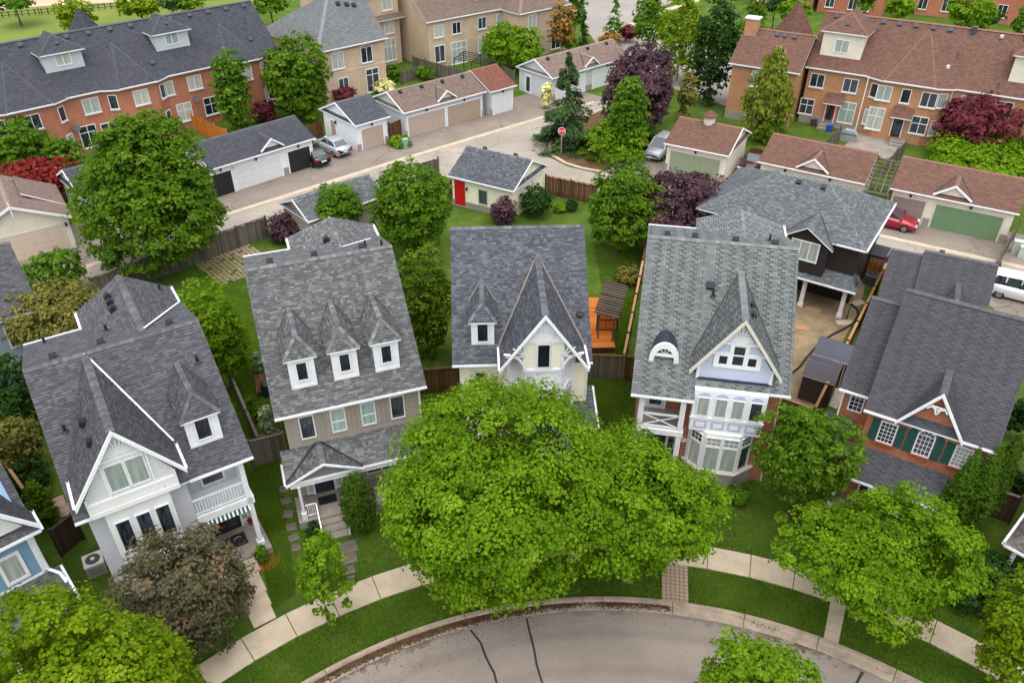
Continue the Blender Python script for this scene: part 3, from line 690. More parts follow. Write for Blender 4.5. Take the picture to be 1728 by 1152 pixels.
def house_grey():      # left of the row: white gable, balcony over porch
    h = thing('grey_house', 'grey sided house with peeling white gable and a balcony over its porch', 'house', (-17.26, 21.53, 0), 32.5)
    z0, m, d, zr = 6.0, 4.1/5.45, 5.45, 10.1
    body(h, [(.4, 0), (.4, z0 + m*.4 - .16), (d, zr - .16), (10.1, 8.28), (10.1, 0)], .42, 4.3, 'sid_grey')
    body(h, [(1.95, 0), (1.95, z0 + m*1.95 - .16), (d, zr - .16), (10.1, 8.28), (10.1, 0)], 4.3, 6.74, 'sid_grey')
    rf = Roof(h, S_['h1'])
    rf.plane((0, 0, z0), (7.14, 0, z0), (7.14, d, zr), (0, d, zr)); rf.plane((7.14, 10.4, 8.36), (0, 10.4, 8.36), (0, d, zr), (7.14, d, zr))
    rf.ridge((0, d, zr), (7.14, d, zr))
    gable_dormer(rf, 2.35, 2.05, -.42, 7.1, 10.06, m, z0, ('cap_dark', 'white'))
    # rear cross wing
    mb_ = .351; yv = d + (zr - 9.82) / mb_
    rf.plane((2.55, 10.2, 8.42), (2.55, 12.1, 8.42), (4.85, 12.1, 9.82), (4.85, yv, 9.82)); rf.plane((7.05, 12.1, 8.42), (7.05, 10.2, 8.42), (4.85, yv, 9.82), (4.85, 12.1, 9.82))
    rf.ridge((4.85, 12.1, 9.82), (4.85, yv, 9.82)); rf.valley((7.05, 10.2, 8.46), (4.95, yv + .15, 9.84), 'white', .09)
    for a, b in (((7.14, 0, z0), (4.45, 0, z0)), ((.7, 0, z0), (0, 0, z0)), ((0, 10.4, 8.36), (2.55, 10.4, 8.36)), ((.3, -.42, 7.1), (.3, 1.3, 7.1)), ((4.4, 1.3, 7.1), (4.4, -.42, 7.1)), ((2.55, 10.4, 8.42), (2.55, 12.1, 8.42)), ((7.05, 12.1, 8.42), (7.05, 10.4, 8.42))):
        rf.gutter(b, a)
    ro = rf.done()
    body(h, [(9.9, 0), (9.9, 8.3), (11.9, 8.3), (11.9, 0)], 2.75, 6.85, 'sid_grey', 'rear_wall')
    n1 = nrm_of(-.35)
    for x, y in ((1.2, 6.1), (3.1, 6.2), (6.0, 6.1)): vent(ro, (x, y, zr - .351 * (y - d)), n1)
    for y in (10.9, 10.3, 9.6): vent(ro, (4.1, y, 9.38), Vector((-.6, 0, 1)))
    for x, y in ((1.55, 2.2), (1.6, .8)): vent(ro, (x, y, 8.9), Vector((-1.44, 0, 1)))
    vent(ro, (6.45, 3.9, z0 + m*3.9), None, 'pipe'); vent(ro, (6.5, 11.4, 8.8), None, 'pipe'); vent(ro, (.9, 9.8, 8.55), None, 'pipe'); vent(ro, (.75, 3.0, z0 + m*3.0), None, 'pipe'); vent(ro, (3.5, 8.4, 9.1), None, 'pipe')
    # gable wall with sunburst, fish scales and peeling boards
    mb = MB(); mb.prism([(.66, 6.02), (3.98, 6.02), (3.98, 7.05), (2.33, 9.82), (.66, 7.05)], 'y', -.1, 1.2, 0)
    ga = mb.build('gable', h, X['white_scale'])
    mb = MB(); mb.box((.6, -.16, 5.98), (4.04, -.1, 6.2)); mb.box((.66, -.14, 6.2), (3.98, -.1, 6.62)); mb.box((.66, -.17, 6.62), (3.98, -.1, 6.72))
    for x in (.6, 1.5, 3.15, 3.94): mb.box((x, -.15, 6.2), (x + .1, -.1, 7.0 if x in (.6, 3.94) else 8.3))
    mb.box((1.4, -.17, 8.5), (3.3, -.1, 8.62))
    mb.build('trim_board', ga, X['offwhite'])
    sunburst(ga, 2.35, -.135, 8.66, 1.0, 13, 'white', .14, 10, .82, 1.02)
    rb = MB()
    for sx in (-1, 1): rb.bar((2.35 + sx * 2.07, -.45, 6.97), (2.35, -.45, 9.95), .06, .24, up=(0, 1, 0)) if False else rb.prism([(2.35 + sx*2.1, 7.1), (2.35, 10.1), (2.35, 9.86), (2.35 + sx*2.1, 6.86)], 'y', -.5, -.425)
    rb.build('bargeboard', h, X['white'])
    for x in (1.98, 2.75): window(h, x, -.12, 6.98, .64, 1.3, 'curtain', fw=.06)
    # ground-floor bay under the gable
    b = MB(); b.box((1.05, .05, .3), (3.58, .45, 6.0)); bay = b.build('bay', h, X['offwhite'])
    for x in (1.55, 2.35, 3.12): window(h, x, .05, 3.55, .52, 1.65, 'glass', fw=.05)
    for x in (1.55, 2.35, 3.12): window(h, x, .05, .95, .52, 1.6, 'glass', fw=.05)
    # porch and balcony
    pc = MB(); pc.box((4.3, -.15, 0), (6.95, 1.95, .42)); porch = pc.build('porch_floor', h, X['conc_grey'])
    mb = MB(); mb.box((6.48, .3, .42), (6.7, .52, 5.86)); mb.build('post', h, X['white']); mb = MB(); mb.box((6.42, .24, .42), (6.76, .58, .62)); mb.build('post_base', h, X['white'])
    mb = MB(); mb.box((4.3, .3, 3.12), (6.8, .5, 3.5)); mb.box((6.55, .5, 3.12), (6.8, 1.95, 3.5)); mb.box((4.3, .5, 3.3), (6.55, 1.95, 3.48)); mb.build('balcony_floor', h, X['white'])
    rl = MB(); rl.box((4.3, .36, 4.42), (6.5, .44, 4.5)); rl.box((4.3, .37, 3.62), (6.5, .43, 3.68)); rl.box((6.55, .5, 4.42), (6.63, 1.95, 4.5)); rl.box((6.56, .5, 3.62), (6.62, 1.95, 3.68))
    rail = rl.build('railing', h, X['white'])
    bal = MB().box((-.02, -.02, 3.68), (.02, .02, 4.42)).mesh('baluster', [X['white']])
    for k in range(17): link('baluster', bal, rail, (4.4 + k * .128, .4, 0))
    for k in range(11): link('baluster', bal, rail, (6.59, .6 + k * .128, 0))
    X['awning'] = paint('green_white_awning', rgb(26, 78, 60), 0.7)
    aw = MB()
    for k in range(24):
        x = 4.32 + k * .092; aw.idx([(x, .29, 3.12), (x + .092, .29, 3.12), (x + .092, .2, 2.86), (x, .2, 2.86)], [(0, 1, 2, 3)], k % 2)
    aw.build('awning_valance', h, [X['awning'], X['white']])
    door(h, 5.5, 1.94, .42, 1.3, 2.15, 'door_black', glassy=True); 
    for x in (4.6, 6.35): window(h, x, 1.95, .75, .28, 1.75, 'curtain', rows=5, fw=.05)
    window(h, 5.5, 1.95, 3.75, .9, 1.9, 'glass', fw=.07)
    MB().box((4.55, 1.94, 5.2), (5.4, 1.9, 5.42)).build('vent_grille', h, X['sid_grey'])
    s = MB(); s.box((5.1, -.5, 0), (6.1, -.15, .3)); s.box((5.1, -.85, 0), (6.1, -.5, .16)); s.build('steps', h, X['concrete'])
    MB().box((5.0, .7, .42), (6.1, 1.5, .45)).build('door_mat', h, X['vent'])
    fp = MB(); fp.tube([(6.4, .55, 3.0 - 1.2), (6.4, .55, 1.95)], [.1, .14]); o_ = None
    mt = MB(); mt.box((-.02 + .42, 2.6, 1.2), (.42 + .0, 2.9, 2.0)); 
    MB().box((.18, 3.4, .9), (.41, 3.9, 1.8)).build('meter_box', h, X['offwhite'])
    hip_dormer(h, S_['h1'], 'arch', 5.62, .82, .64, 1.0, 8.3, 9.14, m, z0, (.56, 1.12, .36))
    return h
house_grey()

def house_taupe():      # three dormers
    h = thing('taupe_house', 'taupe house with three white dormers in a mottled grey roof', 'house', (-10.9, 27.8, 0), 19.9)
    z0, d, zr = 6.0, 5.65, 10.85; m = 4.85/5.65
    body(h, [(.4, 0), (.4, z0 + m*.4 - .16), (d, zr - .16), (9.1, 9.45), (9.1, 0)], .38, 6.86, 'sid_taupe')
    rf = Roof(h, S_['h2']); W = 7.2
    rf.plane((0, 0, z0), (W, 0, z0), (W, d, zr), (0, d, zr)); rf.plane((W, 9.35, 9.56), (0, 9.35, 9.56), (0, d, zr), (W, d, zr)); rf.ridge((0, d, zr), (W, d, zr))
    yv = d + (zr - 10.36) / .348
    rf.plane((2.45, 9.2, 9.5), (2.45, 10.9, 9.5), (4.85, 10.9, 10.36), (4.85, yv, 10.36)); rf.plane((7.15, 10.9, 9.5), (7.15, 9.2, 9.5), (4.85, yv, 10.36), (4.85, 10.9, 10.36)); rf.ridge((4.85, 10.9, 10.36), (4.85, yv, 10.36)); rf.valley((6.6, 8.5, 9.88), (4.95, yv + .1, 10.38), 'white', .06)
    rf.gutter((0, 0, z0), (W, 0, z0)); rf.gutter((2.45, 9.35, 9.56), (0, 9.35, 9.56)); rf.gutter((2.45, 10.9, 9.5), (2.45, 9.4, 9.5)); rf.gutter((7.15, 9.4, 9.5), (7.15, 10.9, 9.5))
    ro = rf.done(); nb = nrm_of(-.35)
    for x, y in ((1.25, 6.3), (3.4, 6.2), (5.8, 6.2)): vent(ro, (x, y, zr - .348*(y - d)), nb)
    vent(ro, (4.3, 8.5, 10.2), Vector((-.36, 0, 1))); vent(ro, (6.0, 6.5, zr - .3), None, 'pipe'); vent(ro, (6.75, 6.0, zr - .15), None, 'pipe')
    body(h, [(9.0, 0), (9.0, 9.4), (10.7, 9.4), (10.7, 0)], 2.65, 6.95, 'sid_taupe', 'rear_wall')
    for k, xc in enumerate((1.63, 3.6, 5.57)):
        hip_dormer(h, S_['h2'], 'arch', xc, .76, .55, .9, 8.53, 9.42, m, z0, (.44, .96, .5), ('glass_black', 'glass', 'glass')[k])
    mb = MB(); mb.box((.385, .385, 4.02), (6.855, .398, 5.7)); mb.build('board_panel', h, X['bat_taupe'])
    sb = MB()
    for x in (.6, 1.98, 2.2, 3.45, 3.68, 4.9, 5.15, 6.35, 6.6): sb.box((x - .03, .365, 4.02), (x + .03, .383, 5.7))
    sb.build('batten', h, X['sid_taupe'])
    for k, x in enumerate((1.37, 2.85, 4.3, 5.74)): window(h, x, .38, 4.2, .6, 1.3, ('glass', 'blind', 'blind', 'glass')[k], fw=.06, topbar=.45 if k in (1, 2) else 0)
    downspout(h, 6.86, .38, .1, 5.8)
    # porch: shed roof with a gablet over the steps
    pr = Roof(h, S_['h2'], .1, name='porch_roof'); e = 2.92; yf = -1.15; yw = .38; mp = .52
    pr.plane((-.1, yf, e), (7.0, yf, e), (7.0, yw, e + 1.53 * mp), (-.1, yw, e + 1.53 * mp))
    gable_dormer(pr, 1.72, 1.82, yf - .08, e + .02, e + .86, mp, e - yf * mp)
    pr.gutter((-.1, yf, e), (7.0, yf, e)); pr.gutter((-.1, yw, e), (-.1, yf, e))
    pr.done()
    MB().prism([(.15, e + .02), (3.3, e + .02), (1.72, e + .76)], 'y', -1.1, -.9).build('porch_gable', h, S_['h2'])
    rb = MB()
    for sx in (-1, 1): rb.prism([(1.72 + sx*1.86, e), (1.72, e + .88), (1.72, e + .76), (1.72 + sx*1.86, e - .12)], 'y', -1.3, -1.235)
    rb.build('bargeboard', h, X['white'])
    MB().box((.05, -1.2, 2.62), (6.9, -1.05, 2.84)).build('porch_beam', h, X['white'])
    MB().box((.1, -1.4, 0), (6.9, .39, .48)).build('porch_floor', h, X['conc_grey'])
    for x in (.42, 3.3, 6.6):
        p = MB(); p.tube([(x, -1.15, .48), (x, -1.15, .6), (x, -1.15, 2.4), (x, -1.15, 2.64)], [.1, .07, .07, .1], 10); p.box((x - .12, -1.27, .48), (x + .12, -1.03, .9)); p.build('post', h, X['white'])
    r = MB(); r.box((.55, -1.2, 1.3), (1.0, -1.14, 1.36)); r.box((.55, -1.2, .6), (1.0, -1.14, .65)); r.bar((1.05, -1.2, 1.33), (1.05, -2.5, .85), .06, .06); r.box((1.02, -1.23, .48), (1.08, -1.17, 1.36)); r.box((1.02, -2.53, 0), (1.08, -2.47, .88))
    for k in range(4): r.box((.62 + k*.1, -1.185, .65), (.65 + k*.1, -1.155, 1.3))
    r.build('railing', h, X['white'])
    r = MB(); r.bar((2.32, -1.2, 1.33), (2.32, -2.5, .85), .05, .05); r.box((2.29, -2.53, 0), (2.35, -2.47, .88)); r.build('handrail', h, X['white'])
    st = MB(); st.box((1.1, -1.75, 0), (2.28, -1.4, .33)); st.box((1.1, -2.15, 0), (2.28, -1.75, .22)); st.box((1.1, -2.55, 0), (2.28, -2.15, .11)); st.build('steps', h, X['conc_grey'])
    door(h, 1.65, .36, .48, .95, 2.1, 'door_dark')
    for x in (.95, 2.38): window(h, x, .37, .6, .26, 1.8, 'curtain_w', fw=.06)
    window(h, 4.6, .37, 1.0, 1.5, 1.3, 'glass', split=2)
    MB().box((1.2, -.55, .48), (2.1, 0, .5)).build('door_mat', h, X['vent'])
    return h
house_taupe()

def house_yellow():
    h = thing('yellow_house', 'pale yellow house with tall white gable bay and blue grey roof', 'house', (-3.0, 31.91, 0), 2.4)
    z0, d, zr, W = 6.0, 5.85, 10.7, 7.07; m = 4.7/5.85
    body(h, [(.4, 0), (.4, z0 + m*.4 - .16), (d, zr - .16), (10.6, 7.3), (10.6, 0)], .38, 6.86, 'sid_yellow')
    rf = Roof(h, S_['h3']); rf.plane((0, 0, z0), (W, 0, z0), (W, d, zr), (0, d, zr)); rf.plane((W, 10.9, 7.2), (0, 10.9, 7.2), (0, d, zr), (W, d, zr)); rf.ridge((0, d, zr), (W, d, zr))
    X['valley_tan'] = paint('tan_flashing', rgb(122, 112, 100), .6)
    gable_dormer(rf, 4.52, 2.14, -1.25, 6.62, 9.68, m, z0, ('valley_tan', 'valley_tan'))
    rf.gutter((0, 0, z0), (2.3, 0, z0)); rf.gutter((6.75, 0, z0), (W, 0, z0)); rf.gutter((2.38, .7, 6.62), (2.38, -1.25, 6.62)); rf.gutter((6.66, -1.25, 6.62), (6.66, .7, 6.62))
    ro = rf.done(); vent(ro, (6.55, 1.9, z0 + m*1.9), None, 'cap')
    hip_dormer(h, S_['h3'], 'arch', 1.57, .7, .53, .82, 8.1, 8.87, m, z0, (.5, 1.12, .24), vm='valley_tan')
    # canted bay tower under the gable
    pts = [(2.75, .4), (2.75, .05), (3.58, -.95), (5.42, -.95), (6.2, .05), (6.2, .4)]
    tw = MB().prism(pts, 'z', 0, 6.55).build('bay_tower', h, X['white'])
    mb = MB(); mb.prism([(3.58, 6.55), (5.42, 6.55), (5.42, 8.1), (4.5, 9.45), (3.58, 8.1)], 'y', -.95, 1.0); ga = mb.build('gable', h, X['yellow_scale'])
    mb = MB()
    for x in (3.5, 5.36): mb.box((x, -1.02, 6.3), (x + .13, -.9, 8.2))
    mb.box((3.5, -1.03, 7.98), (5.49, -.95, 8.14)); mb.box((3.5, -1.02, 6.25), (5.49, -.951, 6.4)); mb.prism([(3.62, 8.14), (5.38, 8.14), (4.5, 9.5)], 'y', -.99, -.951)
    for x in (4.05, 4.87): mb.box((x, -1.0, 6.4), (x + .09, -.951, 7.98))
    mb.box((4.05, -1.005, 7.9), (4.96, -.951, 7.98)); mb.build('trim_board', ga, X['white'])
    sunburst(ga, 4.5, -1.01, 8.2, .9, 11, 'white', .12, 12, .8, 1.2)
    window(h, 4.5, -.95, 6.5, .56, 1.34, 'glass_black', fw=.05)
    br = MB()
    for sx in (-1, 1):
        cx = 4.5 + sx * .94
        for k in range(9):   # curved bracket and spokes between wall and eave
            a0, a1 = R(90 * k / 9), R(90 * (k + 1) / 9); q = lambda a: (cx + sx * 1.0 * (1 - math.cos(a)), -1.1, 6.45 + 1.0 * math.sin(a) * .95)
            br.bar(q(a0), q(a1), .09, .08, up=(0, 1, 0))
        for e in ((.9, 7.3), (.55, 7.75), (.3, 7.9)): br.bar((cx, -1.1, 7.25), (cx + sx * e[0], -1.1, e[1] if e[0] < .8 else 7.25), .06, .05, up=(0, 1, 0))
    br.build('bracket', h, X['white'])
    sf = MB()
    for sx in (-1, 1): sf.poly([(4.5 + sx*.94, -.94, 6.5), (4.5 + sx*2.0, .1, 6.5), (4.5 + sx*2.0, .1, 6.58), (4.5 + sx*.94, -.94, 7.9)])
    sf.build('soffit', h, X['white'])
    rb = MB()
    for sx in (-1, 1): rb.prism([(4.52 + sx*2.2, 6.6), (4.52, 9.74), (4.52, 9.53), (4.52 + sx*2.2, 6.39)], 'y', -1.34, -1.255)
    rb.build('bargeboard', h, X['white'])
    window(h, 4.5, -.95, 3.75, 1.35, .95, 'glass', arch=.38, fw=.12, split=2)
    for sx, x, yy, rt in ((-1, 3.17, -.45, -50.3), (1, 5.81, -.45, 52)):
        window(h, x, yy, 3.6, .62, 1.25, 'curtain', arch=.3, fw=.1, rot=rt)
    window(h, 1.4, .39, 4.15, .46, 1.1, 'glass', fw=.1, frame='cream_trim')
    mb = MB(); mb.box((6.84, .36, 3.2), (6.92, .44, 5.9)); mb.box((.34, .36, 3.2), (.42, .44, 5.9)); mb.build('corner_board', h, X['white'])
    pr = Roof(h, S_['h3'], .1, name='porch_roof'); pr.plane((6.25, -1.3, 2.75), (7.35, -1.3, 2.75), (7.35, 1.4, 3.4), (6.25, 1.4, 3.4)); pr.gutter((7.35, -1.3, 2.75), (7.35, 1.4, 3.4)); pr.done()
    pr = MB(); pr.box((6.3, -1.2, 0), (7.2, 1.4, .4)); pr.build('porch_floor', h, X['conc_grey'])
    for y in (-1.1, 1.2): MB().box((7.0, y, .4), (7.14, y + .14, 2.72)).build('post', h, X['white'])
    return h
house_yellow()

def house_lilac():
    h = thing('lilac_gable_house', 'brick house with lilac gable, row of arched windows and grey green roof', 'house', (6.0, 30.81, 0), -10.5)
    z0, d, zr, W = 6.0, 5.8, 10.9, 7.4; m = 4.9/5.8
    body(h, [(.4, 0), (.4, z0 + m*.4 - .16), (d, zr - .16), (9.4, 9.5), (9.4, 0)], 2.75, 7.05, 'house_brick')
    body(h, [(1.5, 0), (1.5, z0 + m*1.5 - .16), (d, zr - .16), (9.4, 9.5), (9.4, 0)], .25, 2.75, 'house_brick')
    rf = Roof(h, S_['h4'], style='tab', edge='cream_trim')
    rf.plane((2.95, 0, z0), (W, 0, z0), (W, d, zr), (2.95, d, zr)); rf.plane((-.1, -.58, z0 - .58*m), (2.95, -.58, z0 - .58*m), (2.95, d, zr), (-.1, d, zr))
    rf.plane((W, 9.5, 9.62), (-.1, 9.5, 9.62), (-.1, d, zr), (W, d, zr)); rf.ridge((-.1, d, zr), (W, d, zr))
    gable_dormer(rf, 4.68, 2.1, .05, 6.9, 9.98, m, z0)
    yv = d + (zr - 10.32) / .346
    rf.plane((2.55, 9.4, 9.6), (2.55, 10.9, 9.6), (4.95, 10.9, 10.32), (4.95, yv, 10.32)); rf.plane((7.3, 10.9, 9.6), (7.3, 9.4, 9.6), (4.95, yv, 10.32), (4.95, 10.9, 10.32)); rf.ridge((4.95, 10.9, 10.32), (4.95, yv, 10.32))
    rf.gutter((-.1, -.58, z0 - .58*m), (2.95, -.58, z0 - .58*m)); rf.gutter((6.4, 0, z0), (W, 0, z0)); rf.gutter((2.55, 9.5, 9.62), (-.1, 9.5, 9.62)); rf.gutter((7.3, 9.45, 9.6), (7.3, 10.9, 9.6))
    ro = rf.done(); nb = nrm_of(-.35)
    for x in (.9, 2.3, 4.35, 6.3): vent(ro, (x, 6.3, zr - .17), nb)
    vent(ro, (3.25, 3.95, z0 + m*3.95), nrm_of(m), 'box', size=.36); vent(ro, (3.4, 3.55, z0 + m*3.55), None, 'pipe'); vent(ro, (6.15, 7.2, zr - .45), None, 'pipe')
    for y in (2.4, 1.5): vent(ro, (5.12, y, 9.38), Vector((1.47, 0, 1)), 'cap')
    body(h, [(9.3, 0), (9.3, 9.5), (10.7, 9.5), (10.7, 0)], 2.75, 7.1, 'house_brick', 'rear_wall')
    # lilac gable on the roof
    mb = MB(); mb.prism([(2.95, 6.3), (6.4, 6.3), (6.4, 7.0), (4.68, 9.6), (2.95, 7.0)], 'y', .38, 2.0); ga = mb.build('gable', h, X['lilac_scale'])
    mb = MB()
    mb.box((2.9, .32, 6.28), (3.05, .4, 7.1)); mb.box((6.32, .32, 6.28), (6.47, .4, 7.1))
    mb.box((3.6, .31, 7.05), (5.78, .379, 7.2)); mb.box((3.6, .31, 7.2), (3.8, .379, 7.85)); mb.box((5.6, .31, 7.2), (5.78, .379, 7.85)); mb.box((4.26, .31, 7.2), (4.42, .379, 8.4)); mb.box((5.0, .31, 7.2), (5.14, .379, 8.4))
    mb.box((3.45, .312, 7.78), (4.26, .379, 7.9)); mb.box((5.14, .312, 7.78), (5.95, .379, 7.9)); mb.box((3.85, .31, 8.4), (5.52, .379, 8.54)); mb.build('trim_board', ga, X['white'])
    MB().prism([(4.05, 8.54), (5.32, 8.54), (4.68, 9.5)], 'y', .355, .379).build('tympanum', ga, X['lilac'])
    sunburst(ga, 4.68, .34, 8.55, .95, 11, 'white', .13, 14, .66, 1.0)
    X['snow_guard'] = paint('blue_black_flashing', rgb(40, 44, 66), .6); MB().bar((3.0, .3, 6.3), (6.4, .3, 6.3), .12, .06).build('flashing', ga, X['snow_guard'])
    window(h, 4.71, .375, 7.24, .5, 1.08, 'glass', topbar=.52, fw=.05); window(h, 4.03, .375, 7.24, .38, .48, 'glass', fw=.05); window(h, 5.37, .375, 7.24, .38, .48, 'glass', fw=.05)
    rb = MB()
    for sx in (-1, 1): rb.prism([(4.68 + sx*2.14, 6.92), (4.68, 10.02), (4.68, 9.79), (4.68 + sx*2.14, 6.69)], 'y', -.03, .045)
    rb.build('bargeboard', h, X['cream_trim'])
    # eyebrow dormer with a half-round window
    mb = MB(); cx, rr, yf = 1.31, .68, .82; n = 12
    for k in range(n):
        a0, a1 = math.pi * k / n, math.pi * (k + 1) / n
        p = lambda a, y: (cx - math.cos(a) * rr, y, 6.78 + math.sin(a) * (rr + .28))
        yb = lambda a: max(yf, (6.78 + math.sin(a) * (rr + .28) - z0) / m + .05)
        mb.poly([p(a0, yf), p(a1, yf), p(a1, yb(a1)), p(a0, yb(a0))])
    X['dark_metal'] = metal('dark_sheet_metal', rgb(52, 60, 70), .35, .5); eb = mb.build('eyebrow_dormer', h, X['dark_metal'], smooth=True)
    mb = MB()
    for k in range(n):
        a0, a1 = math.pi * k / n, math.pi * (k + 1) / n
        q = [(cx - math.cos(a) * r_, 6.78 + math.sin(a) * (r_ + .28 * r_ / rr)) for a, r_ in ((a0, rr - .2), (a1, rr - .2), (a1, rr + .04), (a0, rr + .04))]
        mb.idx([(x, yf - .06, z) for x, z in q] + [(x, yf + .05, z) for x, z in q], [(0,1,2,3), (3,2,6,7), (0,4,5,1)])
    for sx in (-1, 1): mb.box((cx + sx * (rr - .08) - .12, yf - .06, 6.5), (cx + sx * (rr - .08) + .12, yf + .05, 6.8))
    mb.box((cx - rr + .2, yf - .05, 6.98), (cx + rr - .2, yf + .03, 7.14))
    for a in (50, 90, 130): mb.bar((cx, yf - .03, 7.1), (cx + math.cos(R(a)) * .46, yf - .03, 7.1 + math.sin(R(a)) * .5), .025, .03, up=(0, 1, 0))
    mb.build('window_frame', eb, X['white'])
    MB().prism([(cx + math.cos(R(a)) * .5, 6.95 + math.sin(R(a)) * .72) for a in range(0, 181, 15)], 'y', yf, yf + .04).build('pane', eb, X['glass'])
    # first-floor box bay: arched lights and lilac panels
    bb = MB(); bb.box((2.92, -.28, 3.48), (6.36, .42, 6.02)); bay = bb.build('box_bay', h, X['white'])
    MB().box((2.86, -.34, 4.28), (6.42, -.28, 4.38)).build('ledge', bay, X['white'])
    for x in (3.42, 4.26, 5.06, 5.9):
        window(h, x, -.28, 4.48, .5, 1.1, 'curtain' if x < 5.5 else 'glass', fw=.05)
        mb = MB(); mb.prism([(x - .3, 5.66)] + [(x + math.cos(R(a)) * .3, 5.66 + math.sin(R(a)) * .26) for a in range(0, 181, 20)], 'y', -.3, -.281); mb.build('arch_panel', bay, X['lilac'])
        mb = MB(); mb.box((x - .32, -.295, 3.66), (x + .32, -.281, 4.14), 0); mb.box((x - .21, -.31, 3.77), (x + .21, -.296, 4.03), 1); mb.build('panel', bay, [X['lilac'], X['white']])
    pts = [(3.0, .42), (3.0, .3), (3.85, -.42), (5.45, -.42), (6.2, .3), (6.2, .42)]
    MB().prism(pts, 'z', 1.0, 3.48).build('bay', h, X['white'])
    MB().prism([(2.85, .42), (2.85, .3), (3.78, -.56), (5.52, -.56), (6.5, .3), (6.5, .42)], 'z', .92, 1.0).build('bay_sill', h, X['cream_trim'])
    MB().prism([(2.9, .42), (2.9, .3), (3.82, -.5), (5.48, -.5), (6.4, .3), (6.4, .42)], 'z', 0, .92).build('bay_base', h, X['stone'])
    for x in (4.22, 5.08): window(h, x, -.42, 1.1, .68, 1.5, 'curtain', fw=.05); window(h, x, -.42, 2.72, .68, .5, 'curtain', cols=3, rows=2, fw=.05)
    for sx, x, rt in ((-1, 3.42, -40.3), (1, 5.83, 43.8)):
        window(h, x, -.065, 1.1, .62, 1.5, 'curtain' if sx < 0 else 'glass', fw=.05, rot=rt); window(h, x, -.065, 2.72, .62, .5, 'glass', cols=3, rows=2, fw=.05, rot=rt)
    # porch and balcony on the left
    for x in (.48, 2.5):
        MB().box((x - .13, -.32, .3), (x + .13, -.06, 5.5)).build('post', h, X['white'])
    MB().box((.34, -.36, 2.95), (2.68, -.02, 3.26)).build('porch_beam', h, X['white'])
    MB().box((.3, -.02, 3.02), (2.75, 1.5, 3.2)).build('balcony_floor', h, X['conc_grey'])
    r = MB(); r.box((.61, -.24, 4.1), (2.37, -.16, 4.2)); r.box((.61, -.24, 3.34), (2.37, -.16, 3.42)); r.bar((.61, -.2, 3.4), (2.37, -.2, 4.12), .04, .05, up=(0, 1, 0)); r.bar((.61, -.21, 4.12), (2.37, -.21, 3.4), .04, .05, up=(0, 1, 0))
    r.build('railing', h, X['white'])
    door(h, 1.2, 1.49, 3.2, .9, 2.05, 'door_white', glassy=True)
    MB().box((.2, -.4, 0), (2.8, 1.5, .32)).build('porch_floor', h, X['conc_grey'])
    door(h, 1.5, 1.49, .32, 1.0, 2.1, 'door_black')
    for x in (.72, 2.28): window(h, x, 1.49, .5, .3, 1.85, 'glass', rows=5, fw=.05)
    # house number plaque
    pq = MB().tube([(2.8, .4, 2.15), (2.8, .36, 2.15)], .16, 16).build('number_plaque', h, X['white']); pq.scale = (1.25, 1, .8); pq.location = (-.7, 0, .43)
    band_ = MB()
    for z in (1.9, 3.1, 4.4): band_.box((6.42, .385, z), (7.06, .398, z + .08))
    band_.build('brick_band', h, X['brick_dark'])
    MB().box((7.02, .36, 0), (7.1, .44, 5.9)).build('corner_downspout', h, X['cream_trim'])
    return h
H4 = house_lilac()

